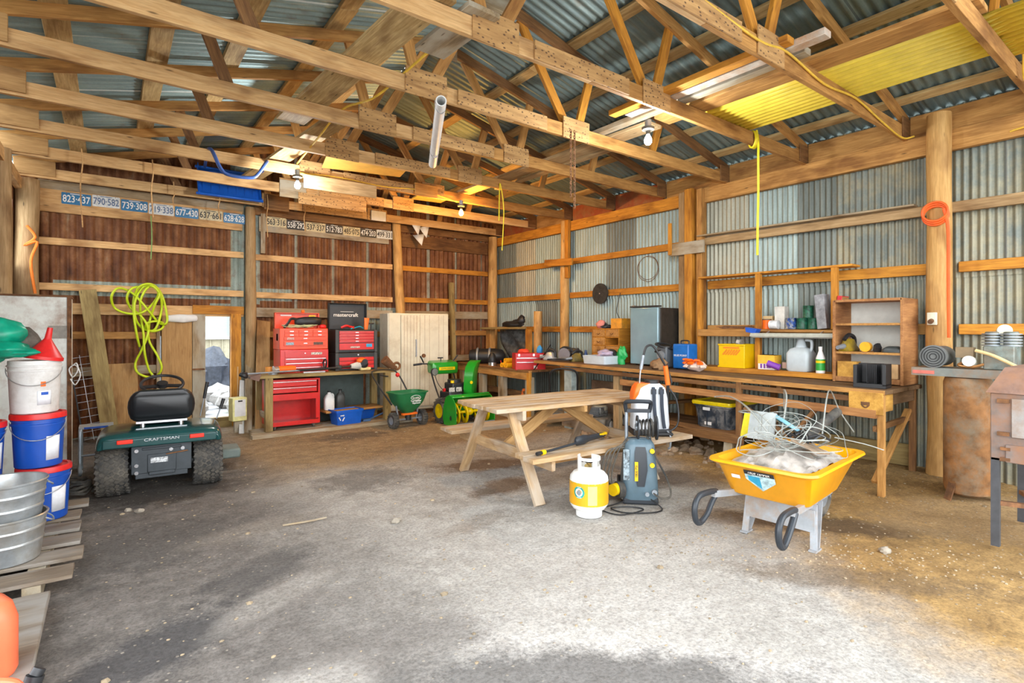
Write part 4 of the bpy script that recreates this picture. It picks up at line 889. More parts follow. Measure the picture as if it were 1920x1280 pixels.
def bin_(label, loc, w, d, h, rz):
    t = thing('recycling_bin', label, 'bin', loc, rz, 'blue recycling bins')
    rings = [[(p[0], p[1], z) for p in rrect(ww, dd, .03, 3)] for z, ww, dd in ((0, w*.84, d*.84), (h-.03, w*.96, d*.96), (h-.03, w, d), (h, w, d), (h, w*.94, d*.94), (h*.9, w*.93, d*.93), (.012, w*.82, d*.82))]
    MB().loft(rings).build('body', BIN, t, sharp=40)
    for a in (0, 2.09, 4.19):
        M = Matrix.Translation((-w*.30, -d*.45-.003, h*.5)) @ Matrix.Rotation(.11, 4, 'X') @ Matrix.Rotation(a, 4, 'Y')
        MB().bar((-.025, -.004, .034), (.02, -.004, .034), .004, .014, M=M).add([(.02, -.006, .02), (.02, -.006, .05), (.042, -.006, .034)], [(0, 1, 2)], M).build('recycling_mark', INKW, t)
bin_('blue recycling bin under the tool bench, front one', (2.93, 8.20, .052), .46, .30, .22, .12)
bin_('blue recycling bin behind the front one under the tool bench', (3.27, 8.50, .052), .46, .24, .17, .1)
o = MB().cyl((0, 0, .02), (.35, .12, .10), .014, n=8).box((-.06, -.02, .02), (.12, .09, .03)).build('snow_brush', paint('blue grey brush', (.05, .12, .25), .5), loc=(3.30, 8.20, .052)); tag(o, 'blue handled snow brush lying beside the blue bins', 'brush')
# left end of the bench
o = board('leaning_plank', (1.80, 8.55, .0), (1.98, 9.30, 1.63), .20, .03, W_PLY, up=(.1, -1, .4)); tag(o, 'pale brown plank leaning left of the tool chests', 'plank')
o = board('leaning_plank', (1.60, 8.5, .0), (1.76, 9.26, .95), .10, .02, W_GREY, up=(.1, -1, .4)); tag(o, 'narrow grey plank leaning at the left end of the tool bench', 'plank')
o = board('leaning_plank', (1.52, 8.52, .0), (1.66, 9.26, .70), .07, .018, WHITEP, up=(.1, -1, .4)); tag(o, 'narrow white painted strip leaning at the left end of the tool bench', 'plank')
o = MB().cyl((2.12, 8.86, .0), (2.14, 9.2, 1.3), .035, n=14).build('pipe', paint('blue grey pipe', (.35, .45, .55), .4), None); tag(o, 'blue grey plastic pipe leaning between plank and tool chests', 'pipe')
jt = thing('yellow_crate', 'yellow and white plastic crate propped by the small doorway post', 'crate', (1.50, 8.68, .16), .2)
MB().box((0, 0, .18), (.20, .16, .34)).build('body', paint('pale yellow', (.85, .80, .35), .5), jt, bevel=.01); MB().box((-.0, -.082, .20), (.15, .006, .24)).build('white_panel', WHITEP, jt); MB().box((-.0, -.087, .30), (.06, .006, .02)).build('grip_slot', BLACK, jt)
o = MB().box((0, 0, .08), (.10, .1, .16)).build('block', W_GREY, loc=(1.50, 8.68, 0)); tag(o, 'wood block under the yellow and white crate', 'block')
# ================================================================= white cabinet
WCAB = paint('old cream white paint', (.70, .68, .55), .55, var=.06, scale=5, dirt=(.48, .42, .30), dirt_amt=.12)
wc = thing('cupboard', 'tall cream white two door cupboard at the back wall', 'cupboard', (4.42, 8.86, 0), -.10)
MB().box((0, 0, .93), (1.14, .46, 1.70)).build('body', WCAB, wc, bevel=.02, seg=3)
MB().box((0, .01, .04), (1.08, .40, .08)).build('plinth', W_DARK, wc)
dL = MB().box((-.17, -.247, .95), (.34, .03, 1.60)).build('door', WCAB, wc, bevel=.004)
dR = MB().box((.28, -.238, .95), (.54, .018, 1.62)).build('door', WCAB, wc, bevel=.004)
for x in (-.285, -.23, -.17, -.11, -.055): MB().box((x, -.2625, .95), (.006, .002, 1.58)).build('groove', W_GREY, dL)
for x in (.10, .19, .37, .46): MB().box((x, -.2475, .95), (.005, .002, 1.6)).build('groove', W_GREY, dR)
MB().box((-.07, -.275, 1.17), (.018, .02, .30)).box((-.07, -.262, 1.31), (.02, .03, .02)).box((-.07, -.262, 1.03), (.02, .03, .02)).build('pull_handle', GREYM, dL)
MB().cyl((.075, -.247, 1.03), (.075, -.275, 1.03), .035, n=18).build('knob', RUST, dR)
MB().box((-.45, -.236, .95), (.20, .014, 1.66)).build('side_panel', WCAB, wc)
# ================================================================= broadcast spreader
sp = thing('spreader', 'green broadcast spreader standing before the cream cupboard', 'spreader', (3.70, 7.66, 0), .12)
SPG = paint('spreader green', (.015, .17, .055), .45, var=.08)
rings = [[(p[0], p[1], z) for p in rrect(w, d, r, 5)] for z, w, d, r in ((.20, .12, .12, .04), (.30, .34, .26, .08), (.38, .46, .34, .10), (.52, .56, .38, .10), (.525, .60, .42, .11), (.54, .60, .42, .11), (.54, .54, .36, .09), (.36, .42, .30, .1))]
hp_ = MB().loft(rings, cap=False).build('hopper', SPG, sp, sharp=45)
text('lettering', 'Scotts', .05, INKW, hp_, (.02, -.207, .455), rot=(1.42, 0, 0), ext=.004)
MB().tube([(.02+.085*math.cos(a), -.206+.008*math.sin(a), .457+.036*math.sin(a)) for a in [2*PI*i/28 for i in range(28)]], .004, 6, True).build('logo_ring', INKW, hp_)
text('lettering', 'Turf Builder', .038, INKW, hp_, (.03, -.197, .405), rot=(1.35, 0, 0), ext=.004, bold=.02); text('lettering', 'EdgeGuard', .032, INKW, hp_, (.04, -.188, .372), rot=(1.25, 0, 0), ext=.004, bold=.02)
for s in (-1, 1):
    Mx = Matrix.Translation((s*.26, -.02, .115)) @ Matrix.Rotation(PI/2, 4, 'Y')
    wl = MB().lathe([(.06, -.04), (.10, -.045), (.115, -.03), (.115, .03), (.10, .045), (.06, .04)], 26, Mx).build('wheel', RUBBER, sp)
    b = MB().lathe([(0, -.02), (.03, -.02), (.07, -.04), (.07, .04), (.03, .02), (0, .02)], 20, Mx); b.build('hub', GREYM, wl)
    L = MB()
    for k in range(18): L.box((0, 0, 0), (.016, .014, .07), Mx @ Matrix.Rotation(2*PI*k/18, 4, 'Z') @ Matrix.Translation((.115, 0, 0)))
    L.build('tread', RUBBER, wl)
    MB().bar((s*.16, 0, .115), (s*.20, 0, .33), .02, .02).build('frame_leg', GREYM, sp)
MB().cyl((-.27, -.02, .115), (.27, -.02, .115), .012).build('axle', GREYM, sp)
MB().box((0, -.06, .20), (.26, .05, .03)).build('gate_bar', ORANGE, sp); MB().cyl((0, -.02, .10), (0, -.02, .19), .05, n=16).build('gearbox', BLACK, sp)
MB().tube(smooth_path([(.17, .12, .33), (.10, .25, .62), (.02, .36, .82), (-.10, .40, .86), (-.30, .42, .86), (-.38, .40, .80), (-.30, .25, .55), (-.20, .12, .33)], 5), .013, 8).build('push_handle', BLACK, sp)
MB().ball((-.0+.03, .33, .77), (.035, .035, .035), 12, 8).build('control_knob', PRED, sp); MB().cyl((-.25, .42, .78), (-.1, .40, .75), .009).build('trigger', BLACK, sp)
# ================================================================= snow blower
sb = thing('snow_blower', 'green and yellow two stage snow blower facing the camera', 'snow blower', (4.50, 7.50, .0))
JY = paint('bright yellow enamel', (.85, .60, .0), .35, var=.06)
LT = MB()
for s in (-1, 1):
    Mx = Matrix.Translation((s*.24, .06, .20)) @ Matrix.Rotation(PI/2, 4, 'Y')
    wl = MB().lathe([(.11, -.06), (.15, -.075), (.185, -.06), (.19, -.02), (.19, .02), (.185, .06), (.15, .075), (.11, .06)], 30, Mx).build('wheel', RUBBER, sb)
    L = MB()
    for k in range(16):
        for q in (-1, 1): L.box((0, 0, 0), (.03, .022, .07), Mx @ Matrix.Rotation(2*PI*(k+q*.25)/16, 4, 'Z') @ Matrix.Translation((.192, 0, q*.035)) @ Matrix.Rotation(q*.5, 4, 'X'))
    L.build('tread', RUBBER, wl)
    MB().lathe([(0, -.045), (.04, -.045), (.06, -.06), (.10, -.062), (.115, -.066), (.115, .066), (.10, .062), (.06, .06), (.04, .045), (0, .045)], 24, Mx).build('rim', JY, wl)
# housing: two side plates and a curved back
def side_outline():
    P = [(-.56, .03), (-.56, .12)]
    for i in range(10): a = PI*.95-(PI*.95-PI*.30)*i/9; P.append((-.36+.20*math.cos(a)*1., .25+.24*math.sin(a)))
    P += [(-.18, .30), (-.16, .12), (-.20, .03)]; return P
SO = side_outline()
for s in (-1, 1):
    M = Matrix(((0, 0, 1, s*.35-.006), (1, 0, 0, 0), (0, 1, 0, 0), (0, 0, 0, 1)))
    pl = MB().prism(SO, .012, M).build('side_plate', JGREEN, sb, bevel=.003)
    MB().prism([(.0, 0), (.03, -.01), (.05, .02), (.045, .05), (.02, .07), (.0, .04)], .006, M @ Matrix.Translation((-.43, .12, -.004 if s < 0 else .01))).build('emblem', BLACK, pl)
rings = []
for (y, z) in SO[6:-1]: rings.append([(-.345, y, z), (.345, y, z)])
MB().loft(rings, cap=False, closed=False).build('auger_housing', JGREEN, sb, solid=.006)
MB().box((0, -.555, .055), (.70, .02, .05)).build('scraper_bar', GREYM, sb)
MB().box((0, -.36, .487), (.72, .05, .016)).build('housing_rim', JGREEN, sb)
au = MB().cyl((-.34, -.36, .22), (.34, -.36, .22), .022, n=14).build('auger', JY, sb)
for s in (-1, 1):
    b = MB(); vs = []; n = 46
    for i in range(n+1):
        a = s*i*.26; x = s*(.05+.28*i/n)
        for r in (.10, .175): vs.append((x, -.36+r*math.cos(a), .22+r*math.sin(a)))
    b.add(vs, [(2*i, 2*i+1, 2*i+3, 2*i+2) for i in range(n)]).build('flighting', JY, au, solid=.007)
    b = MB()
    for k in range(3): a = k*2.1; b.bar((s*(.10+.08*k), -.36, .22), (s*(.10+.08*k), -.36+.14*math.cos(a), .22+.14*math.sin(a)), .02, .01)
    b.build('spoke', JY, au)
MB().ball((0, -.36, .22), (.07, .07, .06), 14, 10).build('gear_case', JY, sb)
# chute
rings = []
for z, y, w, d in ((.47, -.20, .15, .15), (.56, -.20, .15, .15), (.75, -.22, .16, .14), (.88, -.25, .17, .13), (.97, -.32, .17, .10), (1.0, -.37, .17, .06)):
    rings.append([(-w/2, y-d/2, z), (-w/2, y+d/2, z), (w/2, y+d/2, z), (w/2, y-d/2, z)])
ch = MB().loft([[r[0], r[1], r[2], r[3]] for r in rings], cap=False, closed=False).build('chute', JGREEN, sb, solid=.006, rot=(0, 0, 0))
ch.matrix_basis = Matrix.Translation((.12, -.2, 0)) @ Matrix.Rotation(2.0, 4, 'Z') @ Matrix.Translation((0, .2, 0))
MB().cyl((.12, -.2, .44), (.12, -.2, .48), .11, n=20).build('chute_collar', BLACK, sb)
MB().prism(rrect(.05, .05, .024, 5), .004, Matrix.Translation((.085, -.293, .66)) @ Matrix.Rotation(PI/2, 4, 'X')).build('round_badge', JY, sb)
# engine and controls
en = MB().box((0, .08, .42), (.36, .36, .16)).box((.02, .06, .57), (.30, .28, .14)).build('engine_block', CB, sb, bevel=.02)
MB().cyl((-.02, .06, .64), (-.02, .06, .69), .11, n=22).build('recoil_cover', BLACK, sb); MB().cyl((-.10, -.02, .64), (-.10, -.02, .68), .03, n=14).build('fuel_cap', JY, sb)
MB().box((.14, -.05, .58), (.10, .10, .14)).build('muffler', CHROME, sb, bevel=.01)
for k, (x, z) in enumerate(((-.15, .54), (-.02, .54))): MB().box((x, -.09, z), (.10, .006, .07)).build('white_decal', STICKER, sb)
for k in range(6): MB().box((-.14, -.08-.0*k, .46+k*.012), (.10, .012, .005)).build('cooling_fin', GREYM, sb)
b = MB()
for s in (-1, 1): b.tube(smooth_path([(s*.18, .20, .30), (s*.20, .36, .55), (s*.21, .50, .80), (s*.22, .60, .92)], 5), .013, 8)
b.build('handle_frame', BLACK, sb)
MB().loft([[(p[0], y, zc+p[1]) for p in rrect(w, h, .04, 4)] for y, w, h, zc in ((.36, .42, .14, .84), (.38, .48, .19, .85), (.55, .48, .21, .87), (.60, .44, .16, .88))]).build('control_panel', JGREEN, sb, sharp=50)
MB().box((.02, .357, .845), (.30, .006, .05)).build('name_strip', JY, sb); text('lettering', 'JOHN DEERE', .036, paint('green ink', (.03, .2, .03), .5), sb, (.02, .352, .845), ext=.001, sx=1.1)
MB().cyl((-.22, .36, .80), (-.22, .33, .80), .055, n=20).build('headlight', CHROME, sb); MB().cyl((-.22, .372, .80), (-.22, .335, .80), .062, n=20).build('headlight_ring', BLACK, sb)
for s in (-1, 1):
    MB().cyl((s*.22, .60, .92), (s*.34, .66, .92), .012).cyl((s*.30, .64, .92), (s*.42, .72, .90), .018).cyl((s*.28, .62, .94), (s*.36, .58, 1.05), .012).build('hand_grip', BLACK, sb)
MB().cyl((-.02, .50, .95), (-.02, .50, 1.02), .008).box((-.04, .48, 1.02), (.09, .03, .02)).build('shift_lever', BLACK, sb)
MB().tube(smooth_path([(-.22, .36, .78), (-.20, .28, .62), (-.14, .2, .5), (-.1, .1, .40)], 5), .006, 6).build('control_cable', BLACK, sb)
MB().box((-.17, .12, .52), (.03, .04, .05)).build('red_switch', PRED, sb)
# ================================================================= leaning things right of the cupboard
o = board('leaning_post', (5.35, 9.0, 0), (5.42, 9.26, 2.42), .07, .09, W_GREEN, up=(1, 0, 0)); tag(o, 'tall greenish post leaning on the back wall right of the cupboard', 'post')
sh = thing('shovel', 'old shovel standing on the back wall right of the cupboard', 'shovel', (5.20, 9.18, 0), rot=(-.05, 0, 0))
MB().cyl((0, 0, .30), (0, 0, 1.45), .018, n=10).build('shaft', W_DARK, sh); MB().tube([(.05*math.cos(a), 0, 1.50+.05*math.sin(a)) for a in [2*PI*i/14 for i in range(14)]], .011, 6, True).build('grip', BLACK, sh)
MB().loft([[(-w, -d, z), (0, .02-d, z), (w, -d, z), (0, -.012-d, z)] for z, w, d in ((0, .02, .02), (.06, .10, .02), (.28, .11, 0), (.32, .03, 0))]).build('blade', RUST, sh)
# ================================================================= long bench on the right wall
def zb(y): return .955+.0095*(y-1.85)
bt = thing('long_bench', 'long rough workbench along the right wall with a dark oily top', 'workbench', (5.98, 4.3, 0))
def Bc(x, y, z): return V((x-5.98, y-4.3, z))
for k in range(5):
    xx = 5.59+k*.19
    board('top_plank', Bc(xx, 1.84, zb(1.84)-.02), Bc(xx, 6.74, zb(6.74)-.02), .185, .038, W_BENCH, bt)
board('front_edge_strip', Bc(5.485, 1.84, zb(1.84)-.022), Bc(5.485, 6.74, zb(6.74)-.022), .022, .044, W_MID, bt)
board('front_rail', Bc(5.50, 2.12, zb(2.1)-.095), Bc(5.50, 6.1, zb(6.1)-.085), .03, .05, W_DARK, bt)
board('lower_rail', Bc(5.48, 1.9, zb(1.9)-.215), Bc(5.48, 4.9, zb(4.9)-.19), .045, .075, W_RAIL if 'W_RAIL' in globals() else W_DARK, bt)
board('side_rail', Bc(5.55, 1.90, .86), Bc(6.42, 1.90, .86), .04, .12, W_BENCH, bt)
gz = .05
for (x, y, w, m, z1) in ((5.53, 1.88, .055, W_MID, 0), (6.38, 1.90, .055, W_DARK, 0), (5.50, 3.22, .06, W_DARK, 0), (6.40, 3.3, .07, W_DARK, 0), (5.60, 5.06, .10, W_LOGG, 0), (6.35, 5.0, .08, W_GREY, 0), (5.58, 5.98, .16, W_TEAL if 'W_TEAL' in globals() else W_GREY, 0), (6.3, 6.6, .09, W_GREY, 0)):
    board('leg', Bc(x, y, ground_z(x, y)-.01), Bc(x, y, zb(y)-.042), w*.8, w, m, bt, up=(0, 1, 0))
board('brace', Bc(5.53, 1.93, .12), Bc(6.36, 1.93, .70), .035, .06, W_MID, bt, up=(0, 1, 0))
board('brace', Bc(5.52, 1.93, .60), Bc(6.38, 1.93, .62), .035, .05, W_DARK, bt)
board('brace', Bc(5.52, 2.75, .30), Bc(5.52, 2.42, .74), .035, .06, W_DARK, bt, up=(1, 0, 0))
board('brace', Bc(5.51, 3.17, .66), Bc(5.75, 2.78, .36), .035, .05, W_DARK, bt, up=(0, 0, 1))
for (y, x1) in ((2.8, 6.4), (4.2, 6.4)): board('cross_rail', Bc(5.52, y, zb(y)-.08), Bc(x1, y, zb(y)-.08), .05, .07, W_DARK, bt)
dw = MB().box((5.475-5.98, 1.985-4.3, .835), (.02, .275, .195)).box((5.62-5.98, 1.985-4.3, .835), (.28, .24, .16)).build('drawer', wood('yellow pine drawer', (.80, .47, .10), (.62, .32, .05)), bt, bevel=.004)
MB().tube([(5.462-5.98, 1.985-4.3-.03+.06*i/8, .82-.025*math.sin(PI*i/8)) for i in range(9)], .007, 6).box((5.463-5.98, 1.985-4.3, .83), (.006, .07, .03)).build('cup_pull', RUST, dw)
ls = thing('low_shelf', 'low plank shelf on splayed legs under the long bench holding the black tote', 'shelf', (5.9, 3.9, 0))
for k in range(4): board('plank', (-.36+k*.2, -.75, .335), (-.36+k*.2, .75, .335), .19, .03, W_DARK, ls)
board('front_rail', (-.44, -.75, .30), (-.44, .75, .30), .03, .09, W_DARK, ls)
for (x, y) in ((-.40, -.55), (-.40, .6), (.3, -.55), (.3, .6)): board('leg', (x-.02, y, ground_z(5.9+x, 3.9+y)-.01), (x, y-.02, .32), .06, .10, W_GREY, ls, up=(0, 1, 0))
tt = thing('storage_tote', 'black storage tote with yellow lid on the low shelf', 'tote', (5.88, 3.62, .352))
DKB = paint('dusty dark tote', (.025, .035, .05), .5, var=.2, dirt=(.35, .34, .32), dirt_amt=.08)
MB().loft([[(p[0], p[1], z) for p in rrect(w, d, .04, 4)] for z, w, d in ((0, .52, .40), (.24, .58, .46), (.25, .61, .49), (.27, .61, .49))]).build('body', DKB, tt, sharp=45)
MB().loft([[(p[0], p[1], z) for p in rrect(w, d, .04, 4)] for z, w, d in ((.268, .63, .51), (.29, .64, .52), (.31, .63, .51), (.31, .57, .45), (.298, .56, .44))]).build('lid', paint('tote yellow', (.82, .62, .0), .4), tt, sharp=45)
for z, y in ((.22, .06), (.05, .05)): MB().box((-.272-z*.11, y, z), (.006, .09, .035)).build('paper_label', WHITEP, tt)
b = MB()
for y in (-.17, -.06, .06, .17): b.box((-.268-.015, y, .12), (.012, .012, .2))
b.build('rib', DKB, tt)
# lumber under the bench
for k, (p0, p1, w, h, m, lab) in enumerate((((5.75, 4.75, .12), (6.35, 4.0, .20), .14, .04, W_DARK, 'dark board lying on the dirt under the long bench behind the sprayer'), ((5.60, 4.72, .43), (6.30, 4.95, .60), .12, .04, W_GREY, 'grey board leaning up under the long bench behind the sprayer'), ((5.64, 4.86, .62), (6.3, 4.62, .66), .14, .035, W_GREY, 'upper grey board wedged under the long bench'), ((5.62, 4.62, .52), (6.3, 4.36, .54), .12, .035, W_DARK, 'brown board wedged under the long bench beside the grey one'))):
    tag(board('scrap_board', p0, p1, w, h, m), lab, 'board')
o = MB().box((0, 0, .33), (.03, .95, .60)).build('scorched_board', paint('scorched brown panel', (.20, .12, .07), .7, var=.35, scale=6), loc=(6.05, 5.52, .08)); tag(o, 'scorched brown panel standing under the long bench', 'panel')
o = MB().box((0, 0, .12), (.3, .26, .24)).build('dark_box', DKB, loc=(6.2, 4.25, .70)) if 0 else None
# rubble under the bench
b = MB()
for k in range(150):
    y = R.uniform(2.6, 5.6); x = R.uniform(5.35, 6.4)-.15*R.random(); r = R.uniform(.015, .06)*(1.3 if y > 3 else 1)
    b.ball((x, y, ground_z(x, y)+r*.3), (r*R.uniform(.8, 1.5), r*R.uniform(.8, 1.4), r*.8), 7, 5, wob=.6, seed=k)
o = b.build('rubble', paint('brown rubble', (.36, .26, .17), .95, var=.35, scale=5), sharp=20); o['kind'] = 'stuff'; tag(o, 'brown broken rubble on the dirt under the long bench', 'rubble')
b = MB()
for k in range(900):
    x = R.uniform(-.1, 6.3); y = R.uniform(1.0, 8.2); r = R.uniform(.003, .010)*(1+1.2*(R.random() > .93))
    b.ball((x, y, ground_z(x, y)+r*.2), (r*1.3, r, r*.6), 5, 3, wob=.4, seed=k)
for k in range(420):
    u = R.random(); x = 3.0+2.0*u+R.gauss(0, .25); y = 2.6-2.4*u+R.gauss(0, .2); r = R.uniform(.003, .010)
    b.ball((x, y, ground_z(x, y)+r*.2), (r*1.3, r, r*.6), 5, 3, wob=.4, seed=k)
o = b.build('gravel', paint('loose pebbles', (.36, .28, .18), .95, var=.3, scale=3), sharp=20); o['kind'] = 'stuff'; tag(o, 'loose pebbles scattered over the dirt floor', 'gravel')
# ================================================================= things on the long bench
zf = lambda y: zb(y)+.001
fr = thing('mini_fridge', 'small fridge with grey blue door on the long bench', 'fridge', (6.27, 4.97, zf(4.97)+.004))
MB().box((.03, 0, .41), (.42, .49, .80)).build('body', paint('fridge black', (.03, .025, .02), .5, var=.3), fr, bevel=.01)
FD = paint('fridge door', (.24, .38, .44), .22, .2, var=.1, scale=3, coat=.4)
d_ = MB().box((-.215, 0, .415), (.05, .49, .80)).build('door', FD, fr, bevel=.012, seg=3)
MB().box((-.20, 0, .83), (.10, .48, .02)).build('top_trim', BLACK, fr); MB().box((-.20, .20, .845), (.05, .05, .012)).build('hinge_cap', CHROME, fr)
for s in (-1, 1): MB().cyl((-.15, s*.2, -.004), (-.15, s*.2, .015), .015, n=10).build('foot', BLACK, fr)
# wooden drawer cabinet
dc = thing('drawer_cabinet', 'small old wooden cabinet of little drawers left of the fridge', 'drawer cabinet', (6.27, 5.77, zf(5.77)))
b = MB().box((.165, 0, .26), (.01, .56, .52))
for y in (-.275, 0, .275): b.box((0, y, .26), (.34, .014, .52))
for z in (.007, .13, .26, .385, .513): b.box((0, 0, z), (.34, .56, .014))
b.build('carcass', W_ORANGE, dc)
for j, y in enumerate((-.138, .138)):
    for k in range(4):
        if j == 0 and k == 2: continue
        d2 = MB().box((-.165, y, .068+k*.127), (.014, .25, .108)).build('drawer', W_MID, dc, bevel=.003)
        MB().tube([(-.175-.012*math.sin(PI*i/8), y-.03+.06*i/8, .066+k*.127-.02*math.sin(PI*i/8)) for i in range(9)], .005, 6).build('pull', RUST, d2)
zt = zf(5.77)+.521
o = MB().box((0, 0, .075), (.20, .22, .15)).build('box', paint('orange carton', (.85, .38, .03), .6, dirt=(.45, .22, .05), dirt_amt=.25), loc=(6.26, 5.60, zt), bevel=.004); tag(o, 'orange carton on top of the little wooden drawer cabinet', 'box')
o = MB().ball((0, 0, .06), (.07, .09, .065), 14, 9, wob=.5, seed=4).build('rag', paint('pink rag', (.75, .28, .24), .8), loc=(6.2, 5.95, zt-.005), sharp=60); tag(o, 'pink rag on top of the little wooden drawer cabinet', 'rag')
o = MB().ball((0, 0, .03), (.08, .06, .035), 10, 6, wob=.8, seed=9).tube(smooth_path([(0, -.05, .03), (-.03, 0, .08), (.02, .05, .06)], 4), .012, 6).build('tool_heap', BLACK, loc=(6.18, 5.81, zt-.004), sharp=40); tag(o, 'small dark tool between pink rag and orange carton', 'tool')
# clear bin and bag
cb = thing('clear_bin', 'clear plastic bin lying on the long bench before the little drawers', 'bin', (5.85, 5.60, zf(5.6)))
MB().loft([[(p[0], p[1], z) for p in rrect(w, d, .03, 3)] for z, w, d in ((0, .34, .44), (.12, .37, .47), (.12, .36, .46), (.005, .33, .43))], cap=False).add([(-.16, -.2, .003), (.16, -.2, .003), (.16, .2, .003), (-.16, .2, .003)], [(0, 1, 2, 3)]).build('body', paint('frosted plastic', (.62, .70, .76), .3, var=.05), cb, sharp=45)
o = MB().ball((0, 0, .05), (.11, .13, .06), 16, 10, wob=.6, seed=5).build('plastic_bag', paint('lilac bag', (.52, .45, .62), .25, var=.15), loc=(5.88, 5.55, zf(5.6)+.09), sharp=60); tag(o, 'lilac plastic bag lying in the clear bin', 'bag')
o = MB().loft([[(r*math.cos(2*PI*i/18), r*math.sin(2*PI*i/18), z) for i in range(18)] for z, r in ((0, .032), (.10, .034), (.13, .026), (.15, .016), (.18, .016))]).build('blue_bottle', paint('navy bottle', (.01, .04, .15), .3), loc=(5.95, 6.04, zf(6.0))); tag(o, 'dark blue bottle left of the little wooden drawers', 'bottle')
o = MB().ball((0, 0, .12), (.06, .08, .125), 18, 12, wob=.7, seed=6).build('green_bag', paint('green plastic bag', (.02, .42, .10), .35, var=.2), loc=(5.99, 5.34, zf(5.3)-.01), sharp=60); tag(o, 'bright green plastic bag leaning on the fridge', 'bag')
o = MB().lathe([(0, 0), (.10, 0), (.105, .01), (.105, .05), (.10, .06), (0, .06)], 24).build('fan_disc', BLACK, loc=(5.97, 5.50, zf(5.5)+.106), rot=(0, -1.35, 0)); tag(o, 'black round speaker like disc between the drawers and green bag', 'disc')
# power tools at the far end of the bench
def circ_saw(x, y, z, rz):
    t = thing('circular_saw', 'blue and silver circular saw at the far end of the long bench', 'power tool', (x, y, z), rz)
    MB().cyl((-.03, 0, .10), (.0, 0, .10), .10, n=24).build('blade_guard', CHROME, t); MB().cyl((0, 0, .10), (.17, 0, .10), .05, n=16).build('motor', paint('tool blue', (.02, .12, .32), .4), t)
    MB().box((.03, 0, .006), (.16, .28, .012)).build('base_plate', GREYM, t); MB().tube(smooth_path([(.06, -.12, .13), (.05, -.08, .19), (.05, .02, .21), (.05, .09, .17)], 4), .02, 8).build('handle', BLACK, t)
circ_saw(5.85, 6.42, zf(6.4), .5)
def sanderlike(name, label, x, y, z, rz, m):
    t = thing(name, label, 'power tool', (x, y, z), rz)
    MB().loft([[(p[0], p[1], zz) for p in rrect(w, d, .03, 3)] for zz, w, d in ((0, .11, .22), (.02, .12, .23), (.06, .09, .17), (.12, .07, .12), (.13, .05, .08))]).build('body', m, t, sharp=45)
    MB().tube(smooth_path([(0, -.10, .05), (0, -.09, .14), (0, 0, .17), (0, .08, .12)], 4), .02, 8).build('handle', BLACK, t); MB().cyl((0, .09, .05), (0, .19, .04), .03, .02, n=12).build('nose', GREYM, t)
sanderlike('jigsaw', 'black and silver jigsaw on the far end of the long bench', 5.72, 6.62, zf(6.6), .3, paint('tool silver', (.45, .47, .48), .35, .5))
sanderlike('planer', 'olive and yellow planer on the far end of the long bench', 5.85, 6.14, zf(6.1), 1.3, paint('tool olive', (.12, .10, .03), .5, dirt=(.5, .3, .02), dirt_amt=.3))
b = MB(); pts = []
for i in range(40): a = i*.8; pts.append((.12*math.cos(a)+.05*math.sin(i*.6), .16*math.sin(a*.9), .012+.012*abs(math.sin(i))))
o = b.tube(smooth_path(pts, 3), .008, 6).build('power_cord', BLACK, loc=(5.66, 6.28, zf(6.2)+.01)); tag(o, 'black power cord heaped before the circular saw', 'cord')
o = MB().box((0, 0, .06), (.16, .12, .12)).cyl((0, -.08, .14), (0, .08, .14), .055, n=16).build('bench_motor', paint('black white tool', (.05, .05, .055), .4, var=.5, scale=30), loc=(6.08, 6.44, zf(6.5)+.0), bevel=.01, rot=(0, 0, .4)); tag(o, 'black and white bench motor behind the circular saw', 'motor')
# right of the fridge
bc = thing('battery_charger', 'blue battery charger box standing right of the fridge', 'battery charger', (6.02, 4.28, zf(4.3)), .0)
CBL = paint('charger blue', (.01, .14, .48), .35)
MB().box((0, 0, .17), (.20, .24, .32)).build('case', CBL, bc, bevel=.015); text('lettering', 'BLUE POINT', .036, INKW, bc, (-.102, 0, .18), rot=(PI/2, 0, -PI/2), ext=.001)
for s in (-1, 1): MB().box((-.07, s*.09, .008), (.04, .04, .016)).build('foot', BLACK, bc)
MB().tube(smooth_path([(0, -.06, .33), (0, -.05, .37), (0, .05, .37), (0, .06, .33)], 4), .010, 6).build('carry_handle', BLACK, bc)
gp = thing('grey_welder', 'dark grey machine with a round dial and heaped cables beside the blue charger', 'machine', (5.98, 4.54, zf(4.5)))
MB().box((0, 0, .15), (.22, .16, .28)).build('case', paint('dark grey case', (.09, .10, .11), .45), gp, bevel=.02); MB().cyl((-.11, .0, .17), (-.13, 0, .17), .06, n=20).build('dial', GREYM, gp)
pts = []
for i in range(30): a = i*.7; pts.append((-.02+.10*math.cos(a)+.02*math.sin(i), .03+.11*math.sin(a), .27+.06*math.sin(a*.5+1)))
MB().tube(smooth_path(pts, 4), .012, 7).build('cable', BLACK, gp)
o = MB().ball((0, 0, .06), (.10, .12, .075), 12, 8, wob=.5, seed=8).build('burlap_rag', paint('burlap', (.30, .17, .08), .9, var=.3), loc=(5.72, 4.46, zf(4.4)-.005), sharp=50); tag(o, 'brown burlap rag on the long bench before the dark grey machine', 'rag')
gl = thing('work_gloves', 'bundle of orange and white work gloves on the long bench', 'gloves', (5.80, 4.02, zf(4.0)))
for k in range(9):
    a = -1.1+k*.27; c_ = ORANGE if k % 3 else paint('glove pale', (.80, .62, .52), .8)
    b = MB()
    for q in range(4):
        aa = a+(q-1.5)*.12; b.tube(smooth_path([(.08, .01*q, .07), (.08-.07*math.cos(aa), .10*math.sin(aa), .10+.02*(k % 3)), (.08-.14*math.cos(aa), .17*math.sin(aa), .05+.045*(k % 3))], 3), [.013]*6+[.011], 7)
    b.build('glove', c_, gl)
